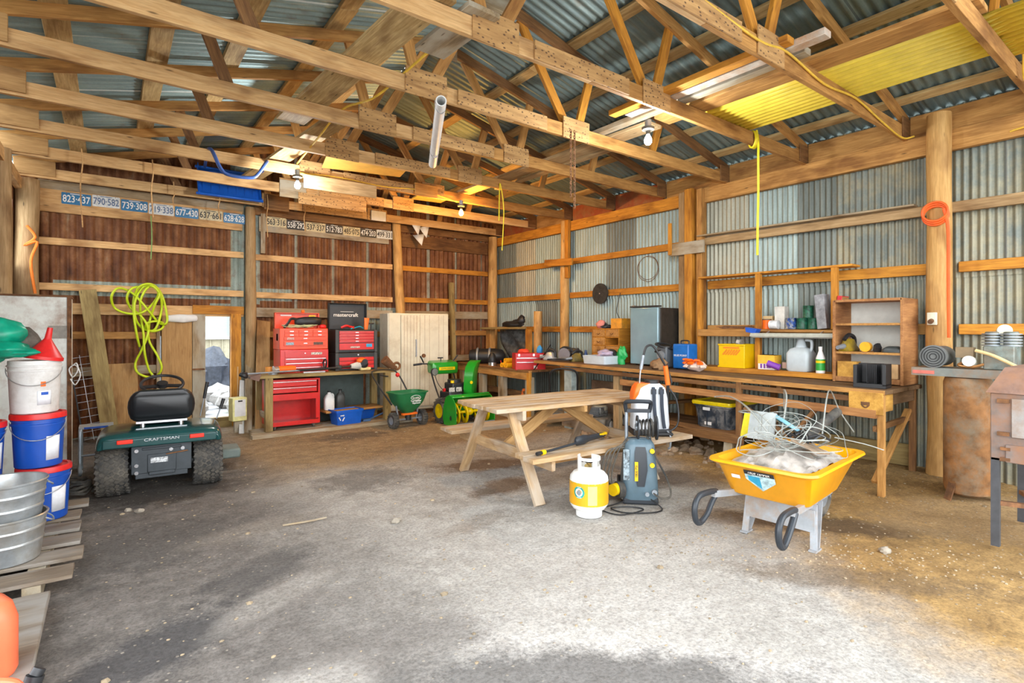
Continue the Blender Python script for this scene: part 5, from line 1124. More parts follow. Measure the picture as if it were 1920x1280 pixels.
MB().ball((.07, 0, .07), (.08, .14, .065), 12, 8, wob=.3).build('glove', paint('glove pale', (.80, .62, .52), .8), gl)
# ledger plank at the back of the bench and things on it
o = board('ledger_plank', (6.26, 2.50, zb(3)+.032), (6.26, 4.20, zb(3)+.034), .36, .055, W_ORANGE); tag(o, 'orange plank laid along the back of the long bench under the yellow crate', 'plank')
ZL = zb(3)+.032+.0285
YC = paint('milk crate yellow', (.78, .50, .0), .4, var=.04)
ck = thing('milk_crate', 'bright yellow plastic crate standing on the long bench', 'crate', (6.26, 3.675, ZL+.002))
b = MB().box((-.155, 0, .145), (.012, .34, .29)).box((.155, 0, .145), (.012, .34, .29)).box((0, -.165, .145), (.32, .012, .29)).box((0, .165, .145), (.32, .012, .29)).box((0, 0, .006), (.32, .34, .012)).box((-.163, 0, .28), (.012, .36, .02)).box((-.163, 0, .01), (.012, .36, .02))
b.build('body', YC, ck, bevel=.004)
PH = paint('orange printed lattice', (.80, .22, .02), .5)
b = MB()
for k in range(6): b.box((0, 0, 0), (.004, .016, .085), Matrix.Translation((-.163, .085-k*.034, .19)) @ Matrix.Rotation(.7, 4, 'X'))
b.box((-.163, 0, .245), (.004, .21, .02)); b.build('printed_panel', PH, ck)
for k, (dx, dy, rx) in enumerate(((0, .04, .3), (.04, -.05, -.3))):
    o = MB().loft([[(p[0], p[1], z) for p in rrect(w, w*.6, .01, 2)] for z, w in ((0, .02), (.12, .04), (.16, .09), (.20, .08))]).build('torn_bag', paint('grey paper', (.45, .43, .38), .8, var=.3), loc=(6.26+dx, 3.675+dy, ZL+.15), rot=(rx, 0, 0)); tag(o, '%s grey paper bag end sticking out of the yellow crate' % ('upright' if k == 0 else 'leaning'), 'bag')
bx_ = thing('carton', 'orange and white carton with purple print beside the yellow crate', 'box', (6.24, 3.27, ZL+.001))
MB().box((0, 0, .085), (.16, .20, .17)).build('carton', WHITEP, bx_, bevel=.003); MB().box((-.002, 0, .12), (.162, .202, .10)).build('orange_band', paint('carton orange', (.88, .50, .05), .5), bx_)
PUR = paint('purple print', (.22, .05, .40), .5); MB().box((-.0815, .06, .04), (.003, .02, .05)).box((-.0815, .02, .04), (.003, .02, .05)).box((-.0815, -.03, .035), (.003, .05, .03)).build('print', PUR, bx_)
o = MB().cyl((0, 0, 0), (0, .13, .05), .035, .035, n=12).build('purple_roll', PUR, loc=(6.10, 3.08, ZL+.05), rot=(0, 0, .3)); o.location.z = ZL+.036; tag(o, 'purple wrapped roll leaning at the orange and white carton', 'roll')
o = MB().box((0, 0, .055), (.08, .10, .11)).build('small_box', paint('dark green box', (.06, .08, .05), .5), loc=(6.30, 3.09, ZL+.001), bevel=.003); tag(o, 'small dark box between the carton and the translucent jug', 'box')
MB().box((-.042, 0, .055), (.003, .08, .07)).build('pink_label', paint('pinkish label', (.6, .40, .32), .5), o)
tj = thing('translucent_jug', 'large translucent plastic jug on the long bench', 'jug', (6.26, 2.92, ZL+.001))
TJ = paint('milky plastic', (.50, .57, .60), .35, var=.05)
MB().loft([[(p[0], p[1], z) for p in rrect(w, d, .035, 4)] for z, w, d in ((0, .20, .22), (.02, .22, .25), (.20, .22, .25), (.25, .17, .2), (.27, .08, .12), (.36, .065, .07), (.37, .05, .05))]).build('body', TJ, tj, sharp=45); MB().tube(smooth_path([(0, -.05, .35), (0, -.11, .34), (0, -.115, .26), (0, -.10, .22)], 4), .016, 8).build('handle', TJ, tj)
sbt = thing('spray_bottle', 'white spray bottle with green label on the long bench', 'bottle', (6.14, 2.66, ZL+.001))
MB().loft([[(r*math.cos(2*PI*i/20), r*math.sin(2*PI*i/20), z) for i in range(20)] for z, r in ((0, .042), (.01, .045), (.16, .045), (.20, .03), (.24, .018), (.25, .018))]).build('body', WHITE, sbt); MB().cyl((0, 0, .25), (0, 0, .285), .02, n=14).build('cap', WHITE, sbt)
MB().lathe([(.0458, .03), (.0458, .15)], 20).build('label', paint('green label', (.03, .35, .05), .4), sbt); MB().lathe([(.0462, .11), (.0462, .135)], 20).build('yellow_band', YELLOW, sbt)
# shelf frame on the wall
W_FR = W_ORANGE
sf = thing('wall_rack', 'orange timber shelf frame fixed on the right wall above the long bench', 'shelf', (6.4, 3.4, 1.0))
def S(x, y, z): return V((x-6.4, y-3.4, z-1.0))
board('top_shelf', S(6.42, 2.42, 2.185), S(6.42, 4.28, 2.185), .22, .025, W_FR, sf)
board('upright', S(6.32, 3.45, ZL), S(6.32, 3.45, 2.17), .06, .06, W_FR, sf, up=(0, 1, 0)); board('upright', S(6.32, 2.59, 1.50), S(6.32, 2.59, 2.17), .06, .06, W_FR, sf, up=(0, 1, 0)); board('upright', S(6.40, 2.62, ZL), S(6.40, 2.62, 1.45), .05, .05, W_FR, sf, up=(0, 1, 0))
board('upright', S(6.36, 4.28, zb(4)+.01), S(6.36, 4.28, 2.17), .06, .06, W_FR, sf, up=(0, 1, 0))
board('mid_rail', S(6.30, 3.44, 1.455), S(6.30, 4.27, 1.455), .03, .09, W_MID, sf); board('mid_shelf', S(6.41, 3.46, 1.49), S(6.41, 4.27, 1.49), .20, .02, W_MID, sf)
board('mid_shelf', S(6.38, 2.50, 1.475), S(6.38, 3.42, 1.485), .26, .03, W_MID, sf)
zs = 1.501
fx = thing('light_fixture', 'grey white fluorescent light fixture hung on the front of the shelf frame', 'light fixture', (6.16, 2.98, 1.425))
MB().loft([[(x, y, z) for x, z in ((-.06, -.01), (-.045, .03), (.045, .03), (.06, -.01))] for y in (-.46, .46)]).build('housing', paint('grey white metal', (.42, .43, .36), .5), fx); 
for s in (-1, 1): MB().cyl((s*.025, -.45, -.012), (s*.025, .45, -.012), .013, n=12).build('tube', paint('old lamp tube', (.5, .51, .46), .4), fx)
for yy in (-.3, .3): MB().cyl((.03, yy, .03), (.09, yy, .052), .006, n=6).build('hanger', WIRE, fx)
o = MB().loft([[(x, y, z) for x, y in ((-.05, -w), (.05, -w), (.05, w), (-.05, w))] for z, w in ((0, .055), (.01, .06), (.055, .075))]).build('scoop', BLUE, loc=(6.20, 3.46, 1.458), rot=(.15, 0, 0)); tag(o, 'small blue scoop at the left end of the fluorescent fixture', 'scoop')
b = MB()
for k in range(12): b.bar((R.uniform(-.06, .06), R.uniform(-.28, .28), .012+.006*(k % 4)), (R.uniform(-.06, .06), R.uniform(-.28, .28), .02+.006*(k % 4)), .018, .012)
o = b.build('old_tools', RUST, loc=(6.42, 3.82, 1.50)); tag(o, 'heap of small rusty tools on the left of the middle shelf', 'tools')
def can(label, m, x, y, z, r=.05, h=.14, lidm=None, dots=None, group=None):
    t = thing('can', label, 'can', (x, y, z), 0, group)
    MB().lathe([(0, 0), (r, 0), (r*1.03, .004), (r, .008), (r, h-.008), (r*1.03, h-.004), (r, h), (0, h)], 22).build('body', m, t)
    if lidm: MB().cyl((0, 0, h), (0, 0, h+.012), r*1.04, n=22).build('lid', lidm, t)
can('orange lidded tub, leftmost on the crowded shelf', ORANGE, 6.40, 3.39, zs, .05, .11, paint('dark lid', (.12, .08, .05), .5))
o = MB().cyl((0, 0, 0), (0, .10, 0), .052, n=20).build('white_roll', paint('bluish white', (.68, .72, .74), .5, var=.2), loc=(6.35, 3.22, zs+.053)); tag(o, 'white roll lying right of the orange tub', 'roll')
o = MB().box((0, 0, .135), (.10, .12, .27)).build('tall_box', paint('off white carton', (.70, .68, .62), .6), loc=(6.46, 3.24, zs), bevel=.003); tag(o, 'tall off white box on the crowded shelf', 'box')
o = MB().box((0, 0, .08), (.07, .12, .16)).build('tan_box', paint('tan carton', (.66, .48, .24), .6), loc=(6.47, 3.40, zs), bevel=.003); tag(o, 'tan box behind the orange tub', 'box')
CG = paint('dark green can', (.012, .11, .06), .4, var=.5, scale=40); CBU = paint('blue floral can', (.02, .07, .28), .4, var=.6, scale=45, dirt=(.7, .65, .3), dirt_amt=.1)
can('blue can with floral print on the crowded shelf', CBU, 6.36, 3.08, zs, .062, .13)
can('dark green can on the shelf, standing next to the blue can', CG, 6.36, 2.95, zs, .06, .125, None, None)
can('dark green can on the shelf, nearest the grey leaning box', CG, 6.36, 2.83, zs, .058, .125)
can('dark green can stacked on top of the two others', CG, 6.37, 2.89, zs+.126, .056, .14)
o = MB().box((0, 0, .19), (.16, .10, .38)).build('leaning_box', paint('grey carton', (.30, .31, .33), .6, var=.25, scale=20), loc=(6.36, 2.655, zs), rot=(-.10, 0, 0), bevel=.003); o.location = (6.34, 2.695, zs+.004); tag(o, 'tall grey box leaning at the right end of the crowded shelf', 'box')
bb_ = MB().box((0, 0, .18), (.18, .045, .36)).build('red_folder', paint('red side', (.55, .02, .03), .5), loc=(6.36, 2.56, zs), rot=(.12, 0, 0), bevel=.003); MB().box((0, -.024, .18), (.16, .004, .34)).build('brown_face', W_PLY, bb_); bb_.location.y = 2.565; tag(bb_, 'red edged board box leaning beside the tall grey box', 'box')
# open shelf unit
un = thing('shelf_unit', 'open wooden shelf unit with white back standing on the long bench', 'shelf unit', (6.24, 2.185, zb(2.2)+.002))
b = MB().box((0, .30, .42), (.40, .028, .84)).box((0, -.30, .42), (.40, .028, .84)).box((0, 0, .83), (.40, .60, .026)).box((0, 0, .03), (.40, .57, .05))
b.build('carcass', wood('reddish frame', (.56, .28, .10), (.36, .15, .05)), un, bevel=.003)
for z in (.59, .30): MB().box((.0, 0, z), (.38, .57, .022)).build('shelf', W_MID, un)
MB().box((.19, 0, .43), (.008, .57, .78)).build('back_panel', paint('white back panel', (.74, .77, .72), .6, var=.05), un)
MB().box((-.14, .18, .13), (.1, .18, .16)).build('drawer', wood('yellow pine drawer', (.80, .47, .10), (.62, .32, .05)), un)
uz = zb(2.2)+.002+.312
sanderlike('drill', 'black and yellow drill on the shelf unit, left end', 6.16, 2.39, uz, 1.4, paint('tool yellow black', (.30, .20, .01), .5, dirt=(.03, .03, .03), dirt_amt=.4))
o = MB().cyl((-.03, 0, 0), (.03, 0, 0), .05, n=22).build('tape_roll', paint('amber tape', (.90, .42, .02), .35), loc=(6.13, 2.22, uz+.05)); tag(o, 'amber tape roll standing on the shelf unit', 'tape')
o = MB().ball((0, 0, .03), (.05, .04, .05), 10, 7, wob=.5, seed=3).build('black_clamp', BLACK, loc=(6.16, 2.13, uz)); tag(o, 'small black clamp beside the amber tape roll', 'clamp')
o = MB().loft([[(p[0], p[1], z) for p in rrect(w, d, .03, 4)] for z, w, d in ((0, .12, .17), (.03, .12, .17), (.055, .09, .11), (.06, .06, .08))]).build('sander', paint('dark case', (.05, .06, .06), .4), loc=(6.14, 1.985, uz+.001)); tag(o, 'low dark rounded case on the right of the shelf unit', 'case')
o = MB().box((0, 0, .07), (.06, .12, .14)).build('cardboard', paint('cardboard', (.60, .38, .18), .7), loc=(6.08, 1.98, zb(2)+.062), bevel=.002); tag(o, 'small cardboard box at the bottom right of the shelf unit', 'box')
og = thing('desk_organizer', 'black plastic organizer with upright dividers near the front edge of the bench', 'organizer', (5.72, 2.02, zf(2.0)), .1)
b = MB().box((0, 0, .02), (.20, .26, .04)).box((.085, 0, .12), (.03, .26, .20)).box((0, .115, .12), (.20, .03, .18)).box((0, -.115, .12), (.20, .03, .2))
for k in range(9): b.box((.0, -.05+k*.009, .13), (.16, .005, .18))
b.build('body', BLACK, og, bevel=.003)
# ================================================================= wall hung things
dk = thing('grinding_disc', 'black round disc hung on the right wall above the small drawers', 'disc', (RX-.10, 6.28, 2.09))
MB().cyl((-.012, 0, 0), (.012, 0, 0), .17, n=40).build('disc', paint('sooty black disc', (.035, .033, .03), .8, var=.3), dk); MB().cyl((-.018, 0, 0), (-.011, 0, 0), .012, n=10).build('nail', CHROME, dk)
o = MB().tube([(0, .20*math.cos(a)+.01*math.sin(3*a), .19*math.sin(a)+.01*math.cos(5*a)) for a in [2*PI*i/40 for i in range(40)]], .004, 5, True).tube([(0.006, .19*math.cos(a), .18*math.sin(a)+.02) for a in [2*PI*i/40 for i in range(40)]], .0035, 5, True).build('wire_coil', RUST, loc=(RX-.03, 5.35, 2.42)); tag(o, 'thin rusty wire coil hung on the right wall above the fridge', 'wire')
o = MB().tube(smooth_path([(0, 0, 2.08), (-.03, .05, 1.8), (0, .02, 1.66), (-.04, .10, 1.56)], 5), .006, 6).build('hanging_wire', BLACK, loc=(RX-.09, 5.85, 0)); tag(o, 'thin black wire hanging down behind the small drawers', 'wire')
ol = thing('outlet', 'pale outlet box on the stout log post', 'outlet', (6.32, 1.72, 1.60))
MB().box((-.02, 0, 0), (.04, .075, .12)).build('plate', paint('ivory box', (.70, .65, .50), .5), ol, bevel=.005); MB().cyl((-.04, 0, -.02), (-.075, 0, -.03), .022, n=12).build('plug', RUST, ol)
o = MB()
for k in range(3): o.tube([(.03*math.cos(a)*0-.14+.012*k, .10*math.cos(a), 2.62-.06*k*.3+.09*math.sin(a)) for a in [2*PI*i/26 for i in range(26)]], .011, 7, True)
o.tube(smooth_path([(-.14, -.07, 2.64), (-.13, -.10, 2.45), (-.12, -.10, 2.0), (-.12, -.105, 1.42)], 5), .015, 8, flat=.5)
o = o.build('extension_strap', paint('vivid orange cord', (.90, .12, .01), .5), loc=(6.44, 1.70, 0)); tag(o, 'vivid orange cord looped on the stout log post and hanging down', 'cord')
# ================================================================= corner bench
kb = thing('corner_bench', 'low rough timber bench in the far right corner carrying the red toolbox', 'workbench', (5.95, 7.9, 0))
board('front_beam', (-.52, -1.14, .75), (-.50, 1.10, .79), .05, .15, W_MID, kb)
for k in range(5): board('top_plank', (-.45+k*.22, -1.12, .815), (-.45+k*.22, 1.1, .845), .21, .03, W_DARK, kb)
for (x, y, w) in ((-.50, -1.05, .12), (-.50, -.30, .14), (-.48, .35, .13), (-.5, 1.0, .14), (.4, -1.0, .1), (.4, .9, .1)): board('leg', (x+.03, y, -.0), (x+.03, y, .72), .10, w, W_GREY, kb, up=(0, 1, 0))
board('mid_rail', (-.35, -1.0, .40), (-.35, .4, .42), .03, .10, W_DARK, kb); board('low_shelf', (-.1, -.9, .25), (-.1, .9, .25), .5, .03, W_DARK, kb)
kz = lambda y: .832+.0135*(y-7.9)
tbx = thing('toolbox', 'red steel toolbox sitting open on the corner bench', 'toolbox', (5.66, 7.10, kz(7.1)), -.42)
TR = paint('toolbox red', (.55, .015, .02), .35, var=.06)
MB().box((0, 0, .14), (.52, .26, .28)).build('body', TR, tbx, bevel=.008)
for z in (.20, .13): MB().box((-.04, -.134, z), (.40, .006, .012)).build('trim_line', CHROME, tbx)
for x in (-.2, .05): MB().box((x, -.135, .25), (.03, .01, .04)).build('latch', CHROME, tbx)
for (x, z, w) in ((.19, .23, .07), (.08, .05, .06)): MB().box((x, -.1325, z), (w, .004, .05)).build('sticker', WHITEP, tbx)
MB().box((.262, 0, .16), (.006, .2, .02)).build('side_handle', BLACK, tbx)
o = MB().ball((0, 0, .03), (.10, .08, .045), 12, 7, wob=.4, seed=2).build('red_rag', paint('orange red cloth', (.75, .07, .03), .8), loc=(5.60, 7.16, kz(7)+.275), sharp=60); tag(o, 'orange red cloth on top of the red toolbox', 'rag')
o = MB().ball((0, 0, .05), (.05, .05, .08), 10, 7, wob=.4, seed=5).build('blue_cloth', paint('light blue cloth', (.04, .30, .70), .7), loc=(5.80, 6.98, kz(7)+.275), sharp=60); tag(o, 'light blue cloth on top of the red toolbox', 'rag')
mb_ = thing('motorcycle_bag', 'black duffel bag with grey straps at the back of the corner bench', 'bag', (5.72, 8.45, kz(8.4)), -.7)
MB().loft([[(x, .14*s_*math.cos(2*PI*i/16), .15+.15*s_*math.sin(2*PI*i/16)) for i in range(16)] for x, s_ in ((-.34, .2), (-.32, .75), (-.2, .95), (.15, 1.), (.30, .85), (.35, .3))]).build('body', BLACK, mb_, sharp=60)
for x in (-.17, .06): MB().tube([(x, .155*math.cos(a), .15+.155*math.sin(a)) for a in [2*PI*i/24 for i in range(24)]], .012, 6, True, flat=1.8).build('strap', GREYM, mb_)
hm = thing('respirator', 'black round canister with a clamp ring in front of the duffel bag', 'canister', (5.52, 7.98, kz(8)), 0)
MB().cyl((0, 0, 0), (0, 0, .07), .075, n=20).build('ring', CHROME, hm); MB().lathe([(.07, .07), (.075, .12), (.06, .20), (.03, .24), (0, .245)], 20).build('canister', BLACK, hm)
YR = paint('yellow roll', (.88, .45, .01), .5)
for k, (x, y, z) in enumerate(((5.47, 7.62, .045), (5.47, 7.50, .045), (5.50, 7.56, .125))):
    o = MB().lathe([(.018, 0), (.045, 0), (.045, .14), (.018, .14), (.018, 0)], 20, Matrix.Rotation(PI/2, 4, 'Y')).build('tape_roll', YR, loc=(x, y, kz(y)+z+.001)); tag(o, 'orange yellow roll on the corner bench, %s' % ('lower left of three', 'lower right of three', 'top one of three'), 'roll', 'orange yellow rolls') if 0 else tag(o, 'orange yellow roll beside the red toolbox, ' + ('lower left of the three', 'lower right of the three', 'top one of the three')[k], 'roll', 'orange yellow rolls')
o = MB().tube(smooth_path([(0, 0, 0), (-.05, .1, .05), (-.02, .18, .10), (.05, .25, .04)], 5), .009, 6).build('red_lead', PRED, loc=(5.60, 7.62, kz(7.6)+.012)); tag(o, 'red cord between the yellow rolls and the duffel bag', 'cord')
o = MB().add([(0, 0, 0), (.04, .02, 0), (.30, -.10, .42), (.26, -.12, .42), (0, 0, .01), (.04, .02, .01), (.30, -.1, .43), (.26, -.12, .43)], [(0, 1, 2, 3), (4, 5, 6, 7), (0, 1, 5, 4), (1, 2, 6, 5), (2, 3, 7, 6), (3, 0, 4, 7)]).build('black_strap', BLACK, loc=(5.56, 6.86, kz(6.8)), solid=.0); tag(o, 'black strap leaning right of the red toolbox', 'strap')
# stub posts with a shelf over the corner bench
o = pole('stub_post', (6.15, 7.45, .80), (6.15, 7.45, 1.82), .07, .08, W_LOG, seed=11); tag(o, 'short log stub standing on the corner bench with flared top', 'post')
o = board('stub_post', (6.02, 7.55, .84), (6.02, 7.55, 1.50), .08, .10, W_ORANGE, up=(0, 1, 0)); tag(o, 'short squared stub beside the log stub over the corner bench', 'post')
o = board('stub_post', (5.98, 8.70, .86), (5.98, 8.70, 1.50), .12, .14, W_MID, up=(0, 1, 0)); tag(o, 'stacked block stub at the back left of the corner bench', 'post')
o = board('shelf_plank', (5.95, 7.65, 1.52), (5.92, 8.85, 1.52), .20, .035, W_GREEN); tag(o, 'greenish shelf plank across the stubs over the corner bench', 'shelf')
b = MB(); nx, ny = 10, 10; vs = []
for j in range(ny+1):
    for i in range(nx+1): vs.append((.12*math.sin(i*.9+j*.6)*.4+.01*j, -.42+.84*i/nx*(1-.03*j), -.06*j-.012*i*(j/ny)))
o = b.add(vs, [(j*(nx+1)+i, j*(nx+1)+i+1, (j+1)*(nx+1)+i+1, (j+1)*(nx+1)+i) for j in range(ny) for i in range(nx)]).build('screen_mesh', paint('dark mesh cloth', (.09, .09, .085), .8, var=.4), loc=(6.08, 8.13, 1.50), solid=.004, sharp=70); tag(o, 'dark grey mesh cloth hanging under the greenish shelf plank', 'cloth')
o = MB().ball((0, 0, .06), (.07, .30, .07), 12, 9, wob=.6, seed=14).ball((.0, -.26, .12), (.07, .08, .09), 10, 7, wob=.6, seed=4).build('black_tarp', BLACK, loc=(5.98, 7.98, 1.535), sharp=60); tag(o, 'crumpled black plastic on the greenish shelf plank', 'tarp')
o = MB().lathe([(0, 0), (.11, 0), (.11, .012), (.075, .015), (.03, .22), (.02, .23), (0, .23)], 22).build('traffic_cone', ORANGE, loc=(5.62, 7.18, .268)); tag(o, 'small orange cone on the low shelf under the corner bench', 'cone')
o = board('orange_stake', (5.36, 6.72, .0), (5.36, 6.72, .80), .05, .06, W_ORANGE, up=(0, 1, 0)); tag(o, 'orange stake standing where the corner bench meets the long bench', 'stake')
# ================================================================= two push mowers under the benches
def mower(label, x, y, z, rz, handle=True):
    t = thing('push_mower', label, 'push mower', (x, y, z), rz)
    MB().loft([[(p[0], p[1], zz) for p in rrect(w, d, .12, 5)] for zz, w, d in ((.06, .46, .56), (.10, .50, .60), (.17, .46, .54), (.19, .34, .40))]).build('deck', paint('dusty mower deck', (.14, .13, .115), .6, var=.3, dirt=(.3, .25, .18)), t, sharp=45)
    MB().cyl((0, 0, .19), (0, 0, .26), .12, n=22).box((0, .06, .27), (.20, .24, .10)).build('engine', paint('engine grey', (.30, .30, .28), .5, .4, var=.5, scale=20), t, bevel=.01)
    b = MB()
    for k in range(7): b.box((0, .16, .21+k*.018), (.16, .12, .007))
    b.build('cooling_fins', GREYM, t); MB().lathe([(0, .33), (.10, .33), (.115, .30), (.115, .27)], 22).build('recoil_cover', paint('pale recoil cover', (.42, .38, .28), .5, var=.3), t)
    for sx in (-1, 1):
        for sy in (-1, 1):
            Mx = Matrix.Translation((sx*.26, sy*.23, .10)) @ Matrix.Rotation(PI/2, 4, 'Y')
            w_ = MB().lathe([(.06, -.025), (.09, -.028), (.10, -.018), (.10, .018), (.09, .028), (.06, .025)], 24, Mx).build('wheel', RUBBER, t)
            MB().lathe([(0, -.02), (.065, -.03), (.065, .03), (0, .02)], 20, Mx).build('hub', paint('pale hub', (.58, .60, .60), .5), w_)
    if handle:
        for s in (-1, 1): MB().tube([(s*.20, -.24, .18), (s*.20, -.62, .62)], .013, 8).build('handle_bar', BLACK, t)
        MB().tube(smooth_path([(-.20, -.62, .62), (-.19, -.80, .82), (-.10, -.87, .89), (.10, -.87, .89), (.19, -.80, .82), (.20, -.62, .62)], 5), .013, 8).build('handle_loop', BLACK, t)
mower('old push mower parked under the long bench, black handle folded up in front', 5.78, 6.35, .04, -.75)
mower('grey push mower under the long bench behind the picnic table, white wheel hubs', 5.72, 5.52, .06, 1.9, False)
# ================================================================= compressor
ac = thing('air_compressor', 'tall rusty upright air compressor tank with motor on top', 'air compressor', (5.98, 1.38, .06))
RT = paint('rusted tank', (.36, .17, .06), .75, .2, var=.3, scale=9, dirt=(.28, .28, .22), dirt_amt=.08)
MB().lathe([(0, .0), (.10, .002), (.155, .03), (.168, .08), (.168, .98), (.155, 1.02), (.09, 1.05), (0, 1.055)], 36).build('tank', RT, ac)
for k in range(3):
    a = k*2.094+.6; MB().bar((.15*math.cos(a), .15*math.sin(a), .14), (.22*math.cos(a), .22*math.sin(a), -.04), .06, .012, up=(0, 0, 1)).build('leg', RUST, ac)
MB().box((0, .0, 1.085), (.34, .72, .03)).box((-.165, 0, 1.06), (.012, .72, .06)).build('deck_plate', paint('grey green plate', (.22, .24, .22), .6, dirt=(.3, .18, .1)), ac); MB().box((-.173, .27, 1.06), (.005, .16, .03)).build('red_decal', paint('faded red decal', (.60, .16, .12), .6), ac)
mo = MB().cyl((-.14, .20, 1.20), (.12, .20, 1.20), .09, n=28).build('motor', paint('motor grey', (.10, .11, .105), .5, var=.2), ac)
MB().cyl((-.17, .20, 1.20), (-.135, .20, 1.20), .10, n=30).build('fan_cover', paint('fan cover grey', (.15, .16, .155), .5), ac)
b = MB()
for r in (.025, .045, .065, .085): b.tube([(-.173, .20+r*math.cos(a), 1.20+r*math.sin(a)) for a in [2*PI*i/28 for i in range(28)]], .004, 5, True)
b.build('fan_grille', BLACK, ac)
MB().box((.02, -.22, 1.20), (.22, .20, .20)).cyl((.02, -.16, 1.28), (.02, -.16, 1.42), .05, n=16).cyl((.02, -.28, 1.28), (.02, -.28, 1.42), .05, n=16).build('pump', paint('pump grey green', (.22, .27, .25), .55, .3, var=.3, dirt=(.2, .15, .1)), ac, bevel=.01)
b = MB()
for k in range(5):
    for yy in (-.16, -.28): b.cyl((.02, yy, 1.30+k*.024), (.02, yy, 1.308+k*.024), .07, n=18)
b.build('cooling_fins', GREYM, ac)
MB().tube(smooth_path([(-.05, -.05, 1.10), (-.08, -.02, 1.16), (-.10, .04, 1.13), (-.12, -.06, 1.12), (-.05, -.16, 1.16)], 5), .012, 7).build('copper_pipe', paint('copper', (.45, .22, .08), .4, .7), ac)
MB().cyl((-.15, -.04, 1.17), (-.12, -.04, 1.17), .045, n=22).build('pressure_gauge', paint('gauge face', (.72, .72, .66), .4), ac); MB().cyl((.08, -.22, 1.42), (.02, -.24, 1.43), .05, n=18).build('air_filter', paint('filter cream', (.62, .56, .42), .6), ac)
MB().tube(smooth_path([(-.12, -.08, 1.26), (-.14, -.20, 1.22), (-.15, -.34, 1.14)], 5), .014, 8).build('cream_hose', paint('cream hose', (.78, .58, .28), .5), ac); MB().box((-.06, .0, 1.24), (.08, .12, .09)).build('pressure_switch', paint('switch brown', (.24, .17, .09), .5), ac)
# ================================================================= rusty stove at the right edge
sv = thing('metal_stove', 'rusty grey metal stove on tall legs at the right edge', 'stove', (5.21, .71, .04))
SM = paint('scaled steel', (.22, .195, .185), .7, .35, var=.2, scale=9, dirt=(.34, .17, .09), dirt_amt=.4)
MB().box((0, 0, .80), (.80, .56, .46)).build('body', SM, sv, bevel=.006)
MB().loft([[(-.42, -.30, 1.03), (.42, -.30, 1.03), (.42, .30, 1.03), (-.42, .30, 1.03)], [(-.32, -.22, 1.20), (.32, -.22, 1.20), (.32, .22, 1.20), (-.32, .22, 1.20)]]).build('hood', paint('rusty hood', (.28, .17, .13), .7, .3, var=.2, dirt=(.35, .18, .1)), sv)
for sx in (-1, 1):
    for sy in (-1, 1): MB().box((sx*.38, sy*.255, .29), (.04, .045, .60)).build('leg', paint('leg steel', (.075, .08, .09), .55, .4), sv)
dv = MB().box((-.408, .0, .87), (.016, .34, .26)).build('door', paint('pale steel door', (.36, .35, .34), .55, .4, dirt=(.3, .2, .14)), sv, bevel=.004)
for z in (.98, .76): MB().box((-.415, .21, z), (.02, .06, .025)).build('hinge', RUST, dv)
MB().box((-.405, 0, .63), (.016, .40, .12)).build('ash_door', SM, sv, bevel=.004); [MB().box((-.41, .20, z), (.02, .05, .02)).build('hinge', RUST, sv) for z in (.66, .59)]
MB().bar((-.36, -.25, .15), (.36, .25, .22), .04, .03).build('brace', RUST, sv); MB().bar((-.36, .25, .28), (.36, -.25, .16), .04, .03).build('brace', RUST, sv)
# ================================================================= picnic table
pt = thing('picnic_table', 'weathered wooden picnic table with two attached benches', 'picnic table', (3.70, 4.14, 0), -.07)
for k in range(6): board('top_board', (-.98+R.uniform(-.02, .02), -.335+k*.134, .782), (.98+R.uniform(-.01, .01), -.335+k*.134, .782), .126, .038, W_PICNIC, pt)
for s in (-1, 1):
    for k in range(2): board('seat_board', (-.93+R.uniform(-.02, .02), s*(.66+k*.15), .44), (.98, s*(.66+k*.15), .44), .143, .038, W_PICNIC, pt)
    x = s*.70
    board('crossbar', (x, -.83, .375), (x, .83, .375), .038, .10, W_PICNIC, pt)
    board('top_cleat', (x, -.40, .725), (x, .40, .725), .038, .09, W_PICNIC, pt)
    for q in (-1, 1): board('leg', (x-.040*1, q*.69, .01), (x-.040*1, q*.24, .76), .038, .10, W_PICNIC, pt, up=(1, 0, 0))
    board('brace', (x*.94, 0, .36), (s*.05, 0, .735), .038, .11, W_PLY, pt, up=(0, 0, 1))
board('centre_cleat', (0, -.42, .735), (0, .42, .735), .038, .06, W_PLY, pt)
for s in (-1, 1): board('seat_rail', (-.7, s*.79, .405), (.7, s*.79, .405), .03, .05, W_PLY, pt)
# ================================================================= propane tank
pp = thing('propane_tank', 'white propane tank with yellow label on the dirt floor', 'propane tank', (3.10, 3.11, .008), .0)
MB().lathe([(.105, 0), (.105, .035), (.10, .045), (.13, .06), (.150, .09), (.155, .12), (.155, .285), (.150, .315), (.125, .345), (.07, .358), (0, .36)], 40).build('body', WHITE, pp)
cr = MB().lathe([(.092, .335), (.092, .40), (.086, .40), (.086, .335)], 32).build('collar', WHITE, pp)
va = math.atan2(-3.11, -3.10)
for a0, a1, z0, z1 in ((va-2.2, va-.75, .40, .475), (va-.75, va-.55, .40, .47), (va+.35, va+.75, .40, .455), (va+2.0, va+2.9, .40, .455)):
    if a1-a0 < .3: continue
    MB().lathe([(.092, z0-.002), (.092, z1), (.086, z1), (.086, z0-.002)], 12, None, a0, a1).build('collar_guard', WHITE, pp)
MB().lathe([(.093, .445), (.093, .468), (.085, .468), (.085, .445), (.093, .445)], 28, None, va-.8, va+2.9).build('collar_rim', WHITE, pp)
MB().cyl((0, 0, .35), (0, 0, .42), .022, n=14).cyl((0, 0, .40), (-.05, -.02, .40), .016, n=12).build('valve', paint('brass', (.55, .40, .15), .35, .8), pp); MB().cyl((0, 0, .42), (0, 0, .445), .032, n=16).build('valve_knob', BLACK, pp)
